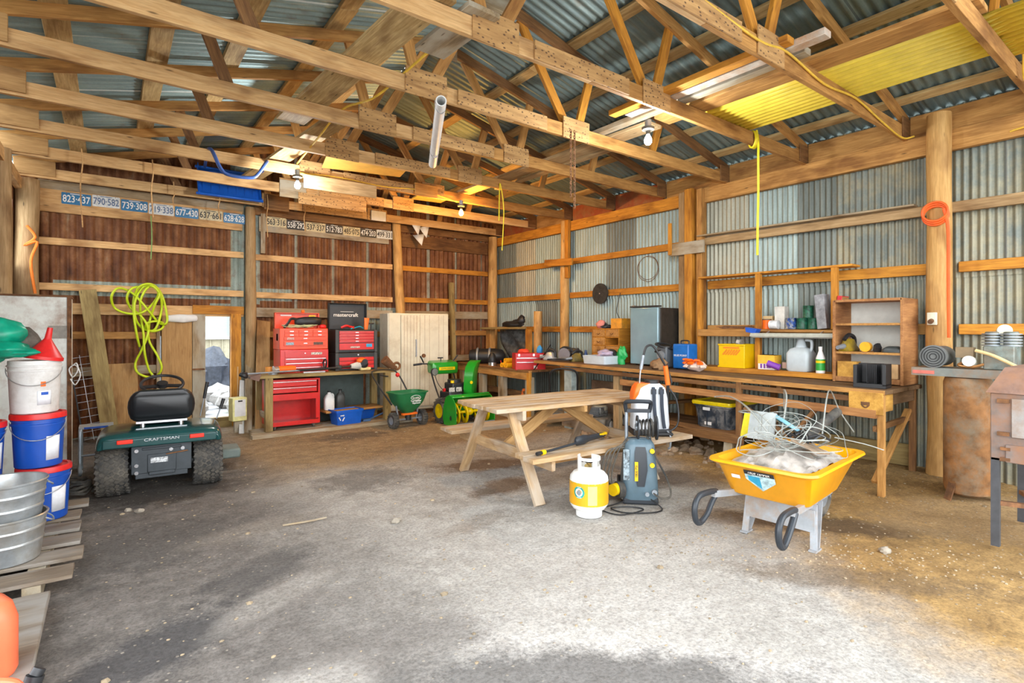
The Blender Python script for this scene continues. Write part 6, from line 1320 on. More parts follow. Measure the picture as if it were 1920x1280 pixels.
MB().lathe([(.1562, .105), (.1562, .284)], 48).build('label', paint('tank yellow label', (.74, .37, .01), .4, var=.05, scale=6), pp)
def arc_patch(z0, z1, a0, a1, r, m, name, n=10):
    b = MB(); vs = []
    for z in (z0, z1):
        for i in range(n+1): a = a0+(a1-a0)*i/n; vs.append((r*math.cos(a), r*math.sin(a), z))
    return b.add(vs, [(i, i+1, n+2+i, n+1+i) for i in range(n)]).build(name, m, pp)
arc_patch(.118, .266, va-.05, va+.42, .1568, paint('pale orange panel', (.90, .55, .20), .4, var=.1), 'label_panel')
arc_patch(.276, .284, va-1.6, va+1.6, .1566, paint('green line', (.25, .50, .12), .4), 'green_edge'); arc_patch(.104, .110, va-1.6, va+1.6, .1566, paint('green line', (.25, .50, .12), .4), 'green_edge')
def on_cyl(pts2, a, r, zc): return [(r*math.cos(a+u/r), r*math.sin(a+u/r), zc+v) for u, v in pts2]
b = MB(); ring = []; n = 32; va2 = va-.52
o_ = on_cyl([(.047*math.cos(2*PI*i/n), .047*math.sin(2*PI*i/n)) for i in range(n)], va2, .1570, .212); i_ = on_cyl([(.032*math.cos(2*PI*i/n), .032*math.sin(2*PI*i/n)) for i in range(n)], va2, .1570, .212)
b.add(o_+i_, [(i, (i+1) % n, n+(i+1) % n, n+i) for i in range(n)]).build('logo_ring', paint('teal ring', (.02, .30, .26), .4), pp)
b = MB(); b.add(i_, [tuple(range(n))]).build('logo_centre', WHITE, pp)
b = MB(); b.add(on_cyl([(.019*math.cos(2*PI*i/n), .022*math.sin(2*PI*i/n)) for i in range(n)], va2, .1576, .210), [tuple(range(n))]).build('logo_tank', GREYM, pp)
def cyl_text(s, zc, ac, size, m, nm='lettering'):
    t = text(nm, s, size, m, pp)
    for v in t.data.vertices:
        u, w_ = v.co.x, v.co.y; a = ac+u/.158; rr = .1577+v.co.z*.5; v.co = (rr*math.cos(a), rr*math.sin(a), zc+w_)
    t.location = (0, 0, 0); t.rotation_euler = (0, 0, 0)
cyl_text('TANK', .252, va2, .013, WHITE); cyl_text('TRADER', .172, va2, .012, WHITE)
# ================================================================= pressure washer
pw = thing('pressure_washer', 'grey upright pressure washer with hose reel beside the propane tank', 'pressure washer', (3.71, 3.11, .005), -.75)
PG = paint('washer grey blue', (.10, .16, .20), .4, var=.08); PD = paint('washer dark', (.022, .028, .036), .45, var=.08)
rings = []
for z, w, d in ((.03, .28, .25), (.06, .31, .28), (.20, .30, .27), (.40, .27, .24), (.50, .25, .22), (.54, .20, .17), (.55, .12, .1)): rings.append([(p[0], p[1], z) for p in rrect(w, d, .06, 5)])
MB().loft(rings).build('body', PG, pw, sharp=50)
MB().loft([[(p[0], -.135+.0*k+p[1]*.06+q, z) for p in rrect(w, .1, .03, 3)] for k, (z, w, q) in enumerate(((.16, .06, -.012), (.30, .11, -.008), (.44, .10, .008), (.49, .08, .018)))]).build('front_panel', PD, pw, sharp=50)
MB().box((0, 0, .03), (.30, .26, .06)).build('base', PD, pw, bevel=.015)
MB().box((-.07, -.148, .32), (.05, .008, .18)).build('yellow_label', YELLOW, pw).scale = (.55, 1, .9)
text('lettering', '1800 PSI', .03, BLACK, pw, (-.038, -.154, .29), rot=(PI/2, -PI/2, 0), ext=.001)
MB().box((-.12, -.128, .34), (.05, .01, .26)).build('printed_plate', paint('plate print', (.26, .33, .37), .5, var=.6, scale=45), pw)
for z in (.46, .34): MB().cyl((.095, -.12, z), (.095, -.14, z), .020, n=16).build('knob', YELLOW, pw)
MB().cyl((.11, -.13, .12), (.11, -.17, .12), .022, n=14).cyl((.05, -.13, .10), (.05, -.165, .10), .018, n=14).build('coupling', GREYM, pw)
for s in (-1, 1): MB().cyl((s*.13, .14, .09), (s*.17, .14, .09), .09, n=24).build('wheel', BLACK, pw)
for s in (-1, 1): MB().cyl((s*.10, .06, .50), (s*.10, .08, .78), .016, n=12).build('handle_tube', GREYM, pw)
MB().tube(smooth_path([(-.10, .08, .76), (-.11, .06, .84), (-.07, .02, .86), (.07, .02, .86), (.11, .06, .84), (.10, .08, .76)], 5), .018, 9).box((0, .05, .775), (.20, .03, .03)).build('handle_grip', PD, pw)
rl = thing('hose_reel', 'x', 'x', (0, 0, 0)) if 0 else None
hr = MB()
for x in (-.02, .14): hr.cyl((x, -.02, .64), (x+.012, -.02, .64), .105, n=28)
hr.build('hose_reel', PD, pw)
b = MB(); pts = [(.0+.0022*i, -.02+(.06+.0003*i)*math.cos(i*.45), .64+(.06+.0003*i)*math.sin(i*.45)) for i in range(58)]
b.tube(pts, .009, 7).build('wound_hose', RUBBER, pw); b = MB().cyl((-.035, -.02, .64), (-.02, -.02, .64), .03, n=14).bar((-.03, -.02, .64), (-.03, -.09, .70), .012, .02).build('reel_crank', GREYM, pw)
b = MB()
for q in range(4):
    sx = -.17-.02*q
    b.tube(smooth_path([(-.10, -.05, .56-.03*q), (-.18-.03*q, -.06, .44), (-.24-.03*q, -.08, .24), (-.22-.02*q, -.10, .10+.03*q), (-.15, -.14, .05+.02*q)], 5), .007, 6)
b.build('hose', RUBBER, pw)
b = MB().tube(smooth_path([(.06, -.02, .58), (.13, -.14, .40), (.22, -.14, .22), (.24, -.17, .10), (.16, -.19, .08), (.10, -.165, .115)], 6), .008, 7); b.build('short_hose', RUBBER, pw)
b = MB().tube(smooth_path([(.08, -.16, .06), (.16, -.24, .008), (.06, -.34, .008), (-.16, -.36, .008), (-.26, -.26, .008), (-.10, -.22, .01), (.0, -.30, .016), (-.20, -.42, .008), (-.34, -.30, .008), (-.22, -.17, .012), (-.12, -.12, .03)], 6), .006, 6); b.build('power_cord', BLACK, pw)
ex = MB().cyl((-.24, -.17, .13), (-.20, -.12, .13), .05, n=20).build('plug_reel', YELLOW, pw); MB().cyl((-.20, -.12, .12), (-.15, -.10, .12), .07, n=20).build('cable_roll', RUBBER, pw)
# wand on the front seat
wd = thing('spray_wand', 'pressure washer spray wand lying on the front seat of the picnic table', 'spray wand', (3.3, 3.48, .462), .17)
MB().tube([(-.42, 0, .022), (.08, 0, .03)], .011, 8).build('lance', PD, wd); MB().cyl((-.52, 0, .022), (-.42, 0, .022), .016, n=12).build('nozzle', BLACK, wd); MB().cyl((-.46, 0, .022), (-.42, 0, .022), .021, n=14).build('yellow_collar', YELLOW, wd)
MB().loft([[(x, .026*s_*math.cos(2*PI*i/12), .045+.04*s_*math.sin(2*PI*i/12)) for i in range(12)] for x, s_ in ((.0, .5), (.02, 1.), (.12, 1.1), (.20, .7), (.40, .6), (.46, .5))]).build('gun_body', PD, wd); MB().box((.42, 0, .055), (.12, .03, .02)).build('yellow_lock', YELLOW, wd)
# ================================================================= backpack sprayer
bp = thing('backpack_sprayer', 'white and orange backpack sprayer standing on the right end of the picnic bench', 'backpack sprayer', (4.31, 3.48, .462), -.62)
SW = paint('sprayer white', (.62, .66, .70), .4, var=.04)
MB().loft([[(p[0]+sh_, p[1], z) for p in rrect(w, d, .06, 6)] for z, w, d, sh_ in ((.06, .36, .20, 0), (.10, .37, .21, 0), (.36, .33, .21, 0), (.46, .29, .19, 0), (.50, .20, .12, 0))]).build('tank', SW, bp, sharp=60)
MB().box((0, 0, .03), (.38, .24, .06)).box((.08, -.13, .02), (.22, .08, .03)).build('base', BLACK, bp, bevel=.012)
MB().loft([[(p[0]+q, p[1]*1.0, z) for p in rrect(w, d, .015, 4)] for z, w, d, q in ((.34, .035, .14, -.165), (.40, .05, .19, -.152), (.46, .06, .18, -.13), (.505, .13, .12, -.07))]).build('orange_shoulder', ORANGE, bp, sharp=50)
for x in (.01, .085):
    MB().tube(smooth_path([(x, -.10, .47), (x+.0, -.128, .42), (x+.005, -.125, .28), (x+.02, -.122, .14), (x+.03, -.125, .07)], 5), .017, 8, flat=.35).build('shoulder_strap', paint('navy strap', (.03, .04, .06), .7), bp)
    MB().box((x, -.118, .43), (.05, .012, .05)).build('buckle', BLACK, bp)
MB().cyl((.03, .02, .49), (.03, .02, .53), .07, n=22).build('filler_cap', BLACK, bp)
MB().tube(smooth_path([(-.10, .0, .50), (-.09, -.0, .62), (-.07, .0, .72)], 4), .008, 7).build('lance', CHROME, bp); MB().cyl((-.085, 0, .64), (-.06, 0, .78), .017, n=12).build('lance_grip', GREYM, bp)
MB().tube(smooth_path([(-.06, 0, .77), (-.03, .0, .86), (.04, .02, .87), (.12, .03, .76), (.20, .05, .62), (.24, .05, .50)], 6), .011, 8).build('hose', BLACK, bp)
MB().cyl((.20, .04, .48), (.17, .03, .67), .024, n=14).build('pump_grip', ORANGE, bp); MB().tube(smooth_path([(.20, .04, .48), (.20, .06, .36), (.19, .05, .22)], 4), .016, 8).build('pump_lever', BLACK, bp)
MB().tube(smooth_path([(.20, .05, .46), (.28, .04, .34), (.30, .02, .18), (.26, -.04, .08), (.18, -.06, .03)], 6), .009, 7).build('outlet_hose', BLACK, bp)
MB().tube(smooth_path([(.14, -.13, .05), (.16, -.17, .0), (.15, -.18, -.10), (.13, -.175, -.11)], 4), .012, 6, flat=.4).build('hanging_strap', GREYM, bp)
# ================================================================= wheelbarrow, handles toward the camera
wbr = thing('wheelbarrow', 'yellow wheelbarrow heaped with clear tubing, handles toward the camera', 'wheelbarrow', (3.88, 1.93, .0), .08)
WY = paint('barrow yellow', (.92, .40, .0), .35, var=.05, coat=.2)
rings = []
def tray(z, x0, x1, w0, w1, r=.07, n=5):
    # plan outline: straight rear edge (x0), narrower front edge (x1)
    P = []
    for (cx_, cy_, sx, sy, a) in ((x1-r, w1/2-r, 1, 1, 0), (x0+r, w0/2-r, -1, 1, PI/2), (x0+r, -w0/2+r, -1, -1, PI), (x1-r, -w1/2+r, 1, -1, 1.5*PI)):
        for i in range(n+1): g = a+PI/2*i/n; P.append((cx_+r*math.cos(g), cy_+r*math.sin(g), z))
    return P
tilt = Matrix.Rotation(-.06, 4, 'Y')
tray_ = tray
def tray(z, *a, **k): return tray_(z-.055, *a, **k)
T0 = [tray(.385, -.27, .34, .50, .46), tray(.40, -.30, .37, .53, .49), tray(.60, -.40, .58, .62, .60), tray(.612, -.43, .62, .68, .66, .09), tray(.63, -.46, .65, .73, .71, .10), tray(.645, -.455, .645, .72, .70, .10), tray(.645, -.41, .60, .63, .62, .09), tray(.60, -.385, .565, .60, .58), tray(.415, -.28, .35, .51, .47)]
MB().loft(T0).build('tray', WY, wbr, sharp=50)
def rear(u, v): return V((-.405+.105*(1-v)/1.0-.006, u, .55-.19*(1-v)))      # point on the tray's rear face, v = 1 near the rim
def rpatch(name, pts, m, off): return MB().add([rear(u, v)+V((-off, 0, 0)) for u, v in pts], [tuple(range(len(pts)))]).build(name, m, wbr)
rpatch('sticker', [(-.10, .95), (.10, .95), (.10, .62), (.0, .22), (-.10, .62)], paint('barrow sticker', (.50, .70, .80), .4, var=.4, scale=25), .004)
rpatch('sticker_header', [(-.10, .98), (.10, .98), (.10, .82), (-.10, .82)], BLACK, .007); text('lettering', 'TRUE TEMPER', .024, INKW, wbr, rear(0, .90)+V((-.010, 0, 0)), rot=(PI/2-.5, 0, -PI/2), ext=.001)
rpatch('blue_patch', [(-.0, .76), (.08, .76), (.08, .60), (.0, .32)], paint('sticker blue', (.03, .35, .55), .4), .006)
rpatch('white_sticker', [(.14, .70), (.20, .70), (.20, .56), (.14, .56)], WHITEP, .004)
BG = paint('barrow frame grey', (.40, .44, .48), .45, .3, var=.1, dirt=(.42, .30, .2), dirt_amt=.15)
for s in (-1, 1):
    MB().bar((-.52, s*.26, .365), (-.05, s*.20, .310), .03, .045).bar((-.05, s*.20, .310), (.72, s*.07, .22), .03, .04).build('frame_rail', BG, wbr)
    MB().bar((-.06, s*.22, .31), (-.10, s*.235, -.0+.006), .045, .012, up=(1, 0, 0)).bar((.12, s*.20, .29), (-.04, s*.235, .008), .03, .012, up=(1, 0, 0)).box((-.08, s*.235, .01), (.10, .05, .012)).build('leg', BG, wbr)
    MB().tube(smooth_path([(-.48, s*.26, .375), (-.56, s*.265, .385), (-.69, s*.27, .38), (-.745, s*.27, .32), (-.735, s*.27, .235), (-.68, s*.27, .20), (-.60, s*.265, .24), (-.53, s*.265, .31), (-.48, s*.26, .355)], 5), .020, 10).build('grip', PD, wbr)
MB().box((-.085, 0, .20), (.014, .47, .15)).build('cross_brace', BG, wbr)
Mx = Matrix.Translation((.66, 0, .19)) @ Matrix.Rotation(PI/2, 4, 'X')
w_ = MB().lathe([(.10, -.04), (.15, -.05), (.185, -.03), (.19, 0), (.185, .03), (.15, .05), (.10, .04)], 30, Mx).build('wheel', RUBBER, wbr); MB().lathe([(0, -.03), (.10, -.04), (.11, 0), (.10, .04), (0, .03)], 24, Mx).build('hub', GREYM, w_); MB().cyl((.66, -.09, .19), (.66, .09, .19), .012).build('axle', GREYM, wbr)
# the load
def wbp(x, y, z): c_, s_ = math.cos(.08), math.sin(.08); return (3.88+x*c_-y*s_, 1.93+x*s_+y*c_, z)
def load(name, mb, m, label, cat, sharp=60):
    o = mb.build(name, m, loc=(3.88, 1.93, 0), rot=(0, 0, .08), sharp=sharp); return tag(o, label, cat)
b = MB(); n = 18; vs = []
for j in range(n+1):
    for i in range(n+1):
        u = -1+2*i/n; w = -1+2*j/n; x = .09+.45*u; y = .27*w
        z = .50+.16*(1-u*u*.7)*(1-w*w*.6)+.045*noise.noise(V((u*2.2, w*2.2, 4)))+.03*noise.noise(V((u*6, w*6, 1)))
        vs.append((x, y, z))
load('plastic_sheet', b.add(vs, [(j*(n+1)+i, j*(n+1)+i+1, (j+1)*(n+1)+i+1, (j+1)*(n+1)+i) for j in range(n) for i in range(n)]), paint('cloudy plastic', (.48, .44, .40), .3, var=.4, scale=9), 'crumpled cloudy plastic sheet filling the yellow wheelbarrow', 'plastic sheet', 30)
TUBE = glass('clear tube', (.42, .45, .42), .15, .5)
rr = random.Random(5); b = MB()
for k in range(16):
    cx_, cy_ = rr.uniform(-.18, .40), rr.uniform(-.16, .16); r = rr.uniform(.12, .24); tl = rr.uniform(-.9, .9); ph = rr.uniform(0, 6); zc = rr.uniform(.66, .80)
    e1 = V((math.cos(ph), math.sin(ph), 0)); e2 = V((-math.sin(ph)*math.cos(tl), math.cos(ph)*math.cos(tl), math.sin(tl)))
    pts = []
    for i in range(22):
        a = 2*PI*i/22*1.15; p = V((cx_, cy_, zc))+e1*(r*math.cos(a)*(1+.15*math.sin(3*a+k)))+e2*(r*math.sin(a))
        p.z = max(p.z, .60); pts.append(p)
    b.tube(smooth_path(pts, 2), rr.choice((.0025, .0025, .0035, .005)), 6)
load('clear_tubing', b, TUBE, 'tangle of thin clear tubing spilling over the yellow wheelbarrow', 'tubing')
b = MB().tube(smooth_path([(.20, .10, .70), (.40, .14, .95), (.60, .24, 1.0), (.85, .34, .90), (.95, .38, .80)], 6), .007, 7).tube(smooth_path([(.1, .15, .72), (.30, .40, .86), (.60, .70, .90), (.80, .95, .86)], 6), .008, 7).tube(smooth_path([(.1, .05, .70), (.25, .3, .84), (.45, .55, .80), (.62, .42, .76), (.5, .2, .74)], 6), .007, 7).tube(smooth_path([(.3, -.15, .72), (.55, -.10, .98), (.95, .0, .98), (1.15, .0, .80), (1.0, -.15, .66)], 6), .006, 7).tube(smooth_path([(.4, -.2, .7), (.52, -.36, .66), (.60, -.46, .62)], 5), .004, 6)
load('loose_tubing', b, TUBE, 'long clear hose ends arching up out of the wheelbarrow', 'tubing')
load('black_pipe', MB().cyl((.22, -.06, .70), (.78, -.10, .84), .035, n=16), RUBBER, 'black foam pipe sticking out at the front of the wheelbarrow', 'pipe')
load('blue_round_lid', MB().lathe([(0, .02), (.15, .02), (.16, .01), (.16, -.005), (.15, -.01)], 26, Matrix.Translation((.40, .12, .74)) @ Matrix.Rotation(.5, 4, 'X') @ Matrix.Rotation(.35, 4, 'Y')), paint('pale blue plastic', (.20, .45, .56), .4), 'pale blue round lid in the wheelbarrow load', 'lid')  # a loose round lid
load('plastic_slab', MB().box((0, 0, 0), (.02, .20, .22), Matrix.Translation((.26, .27, .74)) @ Matrix.Rotation(.3, 4, 'Y')), paint('greyish panel', (.42, .46, .46), .5), 'grey plastic panel standing at the left of the wheelbarrow load', 'panel')
load('yellow_sheet', MB().box((0, 0, 0), (.016, .26, .20), Matrix.Translation((.42, .37, .70)) @ Matrix.Rotation(.4, 4, 'Y')), paint('lemon plastic', (.80, .68, .02), .45), 'lemon yellow plastic piece at the far left of the wheelbarrow', 'plastic piece')
load('brown_board', MB().box((0, 0, 0), (.30, .18, .012), Matrix.Translation((.02, -.17, .68)) @ Matrix.Rotation(.35, 4, 'X') @ Matrix.Rotation(.2, 4, 'Y')), paint('dusty brown lid', (.30, .22, .15), .6, var=.3), 'dusty brown lid on the near right of the wheelbarrow load', 'lid')
b = MB()
for k in range(7): b.tube(smooth_path([(rr.uniform(.0, .2), rr.uniform(-.2, .1), .70), (rr.uniform(.1, .3), rr.uniform(-.2, .1), .74), (rr.uniform(.2, .45), rr.uniform(-.25, .1), .69)], 4), .010, 6)
load('black_cables', b, BLACK, 'black cables among the wheelbarrow load', 'cables')
# ================================================================= overhead: sheets, boards, pipe, sled, ropes, chain
ZC = CH+.132
ys = [((3.05, 5.12), 'nearer of the two yellow'), ]
def ysheet(y0, y1, x0, x1, z, label):
    b = MB(); n = int((x1-x0)/.0095); vs = []
    for i in range(n+1):
        x = x0+(x1-x0)*i/n; zz = z+.019*math.cos(2*PI*x/.076)
        vs += [(x, y0, zz), (x, y1, zz)]
    o = b.add(vs, [(2*i, 2*i+2, 2*i+3, 2*i+1) for i in range(n)]).build('corrugated_sheet', YSH, solid=.002, sharp=80)
    tag(o, label, 'corrugated sheet', 'yellow corrugated sheets')
YSH = paint('yellow fibreglass', (.80, .60, .06), .4, var=.1, scale=6)
m_ = YSH.node_tree.nodes['Principled BSDF']; m_.inputs['Transmission Weight'].default_value = .0
ysheet(1.06, 3.2, 4.55, 5.30, ZC+.014, 'yellow corrugated sheet lying on the roof trusses, the farther one')
ysheet(-.4, 1.02, 4.60, 5.45, ZC+.014, 'yellow corrugated sheet lying on the roof trusses at the upper right corner')
o = board('loft_board', (4.46, .95, ZC+.03), (4.40, 3.4, ZC+.03), .24, .04, W_MID); tag(o, 'wide board lying on the trusses beside the yellow corrugated sheet', 'board')
for k, (x, m, y0, y1) in enumerate(((4.18, W_GREY, 1.9, 4.3), (4.04, paint('white flaking board', (.62, .56, .48), .7, dirt=(.5, .25, .1)), 1.7, 3.5), (3.92, W_ORANGE, 1.9, 3.6))):
    o = board('loft_board', (x, y0, ZC+.03), (x-.02, y1, ZC+.03), .10, .05, m); tag(o, ('grey', 'flaking white', 'orange')[k]+' trim board stored on the trusses left of the yellow sheets', 'board')
o = board('loft_board', (4.42, 3.5, ZC+.02), (4.30, 7.2, ZC+.02), .22, .035, W_LOGG); tag(o, 'long pale board on the trusses above the warm orange bulb', 'board')
o = board('loft_board', (4.62, 4.1, ZC+.02), (4.58, 6.5, ZC+.02), .10, .035, W_LOGG); tag(o, 'narrow pale board on the trusses right of the long pale board', 'board')
for k, (p0, p1, w, m, lab) in enumerate((((1.62, 2.92, ZC+.02), (1.44, 5.6, ZC+.02), .27, W_PURLIN, 'wide weathered plank on the trusses, nearer one on the left of the ridge'), ((1.84, 5.5, ZC+.06), (1.52, 8.4, ZC+.02), .24, W_PURLIN, 'wide weathered plank on the trusses, farther one above the blue sled'), ((1.95, 2.9, ZC+.02), (1.92, 3.6, ZC+.02), .25, W_GREY, 'short wide plank end on the trusses beside the yellow wire'))):
    tag(board('loft_board', p0, p1, w, .035, m), lab, 'board')
o = MB().box((0, 0, .008), (1.0, .6, .014)).build('plywood_sheet', paint('yellow ply', (.60, .33, .06), .6, var=.15, scale=4), loc=(2.60, 6.55, ZC+.003), rot=(0, 0, -.2)); tag(o, 'yellowish plywood panel lying on the far trusses', 'plywood')
o = MB().box((0, 0, .008), (.75, .7, .014)).build('plywood_sheet', paint('yellow ply', (.60, .33, .06), .6, var=.15, scale=4), loc=(2.75, 7.5, ZC+.003), rot=(0, 0, .1)); tag(o, 'yellowish plywood panel nearer the back wall, on the far trusses', 'plywood')
o = MB().box((0, 0, .012), (.50, .62, .02)).build('yellow_truss_board', paint('yellow board', (.82, .50, .10), .6), loc=(4.05, 7.45, ZC+.003), rot=(0, 0, -.1)); tag(o, 'yellow board on the trusses right behind the warm orange bulb', 'board')  # plain yellow board without emission
# nailed blocks on the far trusses
for k, (px, py, Y, w, h, m) in enumerate(((550, 355, 7.94, .36, .24, W_GREY), (521, 379, 8.94, .37, .24, W_DARK), (712, 404, 8.94, .27, .17, WHITEP), (800, 357, 6.94, .36, .18, W_MID), (625, 380, 7.94, 1.0, .16, W_NAIL), (640, 350, 6.94, .95, .17, W_LOGG))):
    p = at(px, py, Y=Y); Y2 = (round(Y+.06) if Y < 8.5 else 9.06)-.047-(.021 if k in (2, 4, 5) else 0); o = board('nailed_block', (p.x-w/2, Y2, p.z), (p.x+w/2, Y2, p.z), .02, h, m)
    tag(o, ('square grey board nailed on a truss below the left white bulb', 'dark square board nailed on the last truss left of centre', 'white square board nailed on the last truss', 'square board nailed on a truss beside the yellow ply', 'long nail studded board on a far truss', 'long pale board nailed on a truss below the yellow ply')[k], 'board')
b = MB().loft([[(x, r*math.cos(2*PI*i/20), r*math.sin(2*PI*i/20)) for i in range(20)] for x, r in ((0, .045), (1.72, .045), (1.72, .036), (0, .036))], cap=False); b.f += [tuple((3*20+i, 3*20+(i+1) % 20, (i+1) % 20, i)) for i in range(20)]
o = b.build('white_pipe', WHITEP, sharp=50); p0 = V((2.165, 3.86, CH-.06)); p1 = V((2.93, 5.42, CH-.06)); o.matrix_basis = MB().frame(p0, p1)
tag(o, 'white plastic pipe slung beneath the trusses near the ridge', 'pipe')
for y in (3.97, 5.03):
    u = (y-3.86)/1.56; x = 2.165+.765*u
    o = MB().tube([(.05*math.cos(a), 0, .03+.085*math.sin(a)) for a in [2*PI*i/20 for i in range(20)]], .006, 6, True).build('pipe_hanger', WIRE, loc=(x, y, CH-.06)); tag(o, 'wire loop holding the %s end of the white pipe' % ('near' if y < 4.5 else 'far'), 'wire')
sl = thing('blue_scoop', 'blue plastic snow scoop with bent handle tipped up between the far trusses', 'snow scoop', (1.42, 8.86, CH-.02))
SB = paint('sled blue', (.01, .13, .62), .35, var=.08)
Ms = Matrix.Rotation(math.radians(72), 4, 'X')
rings = []
for x, dz in ((-.42, .10), (-.40, .0), (.40, .0), (.42, .10)): rings.append([(x, -.02, dz+.10), (x, .02, dz+.02), (x, .20, dz), (x, .36, dz+.02), (x, .42, dz+.12)])
MB().loft(rings, cap=False, closed=False, M=Ms).build('scoop_pan', SB, sl, solid=.01, sharp=40)
for k in range(7): MB().box((-.33+k*.11, .20, .012), (.03, .34, .02), Ms).build('rib', SB, sl)
for yy in (-.01, .42): MB().box((0, yy, .11), (.88, .03, .04), Ms).build('rim', SB, sl, bevel=.008)
MB().tube(smooth_path([at(x, y, Y=Y_)-V((1.42, 8.86, CH-.02)) for x, y, Y_ in ((384, 312, 8.75), (388, 290, 7.6), (391, 280, 7.05), (398, 283, 6.9), (414, 316, 6.88), (430, 328, 6.88), (470, 333, 6.88), (484, 326, 6.9), (501, 302, 7.0), (490, 325, 7.8), (478, 345, 8.7))], 5), .02, 9).build('handle', paint('navy tube', (.05, .11, .34), .35, .2), sl)
def rope(label, pts, m, r=.009, name='rope', cat='rope'): return tag(MB().tube(smooth_path(pts, 6), r, 7).build(name, m), label, cat)
YRP = paint('yellow rope', (.85, .68, .02), .5)
rope('bright yellow rope knotted on a truss and hanging at the right', [(5.40, 2.97, CH+.15), (5.40, 2.95, CH+.02), (5.38, 2.94, CH-.15), (5.40, 2.95, CH-.5), (5.37, 2.94, CH-.8), (5.40, 2.96, CH-1.15)], YRP, .012)
o = MB()
for k in range(4): o.tube([(5.40+.03*math.cos(a)*.5+.015*k-.03, 3.0+.045*math.cos(a), CH+.06+.085*math.sin(a)) for a in [2*PI*i/18 for i in range(18)]], .010, 6, True)
tag(o.build('rope_knot', YRP), 'bright yellow rope knot wrapped on the truss at the right', 'rope')
p = at(935, 345, Y=6.0); rope('thin yellow rope hanging in two strands near the warm orange bulb', [(p.x-.03, 5.95, CH-.45), (p.x-.02, 5.95, CH-.0), (p.x, 5.95, CH+.02), (p.x+.05, 5.95, CH-.3), (p.x+.02, 5.95, CH-.85)], YRP, .007)
for k, (px, Y) in enumerate(((153, 7.94), (285, 7.94), (325, 8.94), (410, 8.94), (500, 8.94), (570, 8.94))):
    p = at(px, 350, Y=Y); L = (.75, .55, .25, .3, .5, .35)[k]
    rope('pale twine hanging from a far truss, %s from the left' % ORD[k+1], [(p.x, Y-.03, CH+.15), (p.x+.01, Y-.04, CH-.02), (p.x-.01, Y-.04, CH-.4*L), (p.x+.01, Y-.03, CH-L)], W_LIGHT, .007, 'twine', 'twine')
p = at(283, 405, Y=BY-.12); rope('thin green twine hanging on the back wall below the licence plates', [(p.x, BY-.13, p.z), (p.x+.01, BY-.14, p.z-.3), (p.x, BY-.13, p.z-.62)], paint('green twine', (.22, .42, .12), .6), .007, 'twine', 'twine')
p = at(1068, 235, Y=4.0); b = MB()
for s, L in ((-.02, 26), (.03, 30)):
    for i in range(L):
        zz = CH+.06-.026*i; a = PI/2*(i % 2); b.tube([(p.x+s+.011*math.cos(q)*math.cos(a), 3.96+.011*math.cos(q)*math.sin(a), zz+.019*math.sin(q)) for q in [2*PI*j/8 for j in range(8)]], .0035, 5, True)
tag(b.build('chain', RUST), 'rusty chain hanging in two strands from a truss near the middle', 'chain')
b = MB(); o = rope('yellow electric wire strung along the truss at the upper right', [(2.9, 1.97, CH+.13), (3.6, 1.965, CH+.08), (4.0, 1.965, CH+.12), (4.6, 1.965, CH+.05), (5.2, 1.965, CH+.09), (5.8, 1.965, CH+.02), (6.3, 1.965, CH-.02), (6.42, 1.9, CH+.0)], paint('yellow wire', (.82, .52, .06), .4), .009, 'electric_wire', 'wire')
rope('yellow electric wire strung beside the beam in the upper right corner', [(5.45, .93, CH+.13), (5.6, .95, CH-.01), (6.0, .95, CH+.06), (6.4, .95, CH-.10), (6.5, 1.2, CH-.14)], MATS['yellow wire'], .009, 'electric_wire', 'wire')
rope('yellow electric wire drooping between trusses left of the ridge', [(2.08, 3.0, CH+.5), (1.98, 3.3, CH+.25), (1.90, 4.0, CH+.14), (1.80, 4.4, CH+.05), (1.75, 5.0, CH+.14), (1.72, 5.6, CH+.05), (1.80, 6.7, CH+.06)], MATS['yellow wire'], .010, 'electric_wire', 'wire')
rope('yellow electric wire running from the left bulb to the warm orange bulb', [(1.85, 6.95, CH+.02), (2.4, 6.95, CH+.05), (3.0, 6.95, CH+.03), (3.6, 6.96, CH+.07), (4.18, 6.93, CH-.03)], MATS['yellow wire'], .007, 'electric_wire', 'wire')
b = MB()
for k, (x, z, a) in enumerate(((4.55, 3.43, .5), (4.72, 3.40, -.4), (4.62, 3.25, .9))): b.add([(x-.09, 9.05+.05*k, z), (x+.10, 9.05, z+.05*math.cos(a)), (x+.02, 9.0, z-.20)], [(0, 1, 2)])
tag(b.build('torn_paper', WHITEP, solid=.004), 'torn white sheet hanging over the last truss', 'paper')
o = MB().tube(smooth_path([(LX+.12, 9.06, 2.8), (LX+.2, 9.05, 2.66), (LX+.10, 9.05, 2.55), (LX+.22, 9.04, 2.6), (LX+.16, 9.05, 2.35), (LX+.20, 9.05, 1.95)], 5), .016, 7).build('orange_rope', paint('orange rope', (.90, .22, .02), .6), None); tag(o, 'orange rope hung on the far left corner post', 'rope')

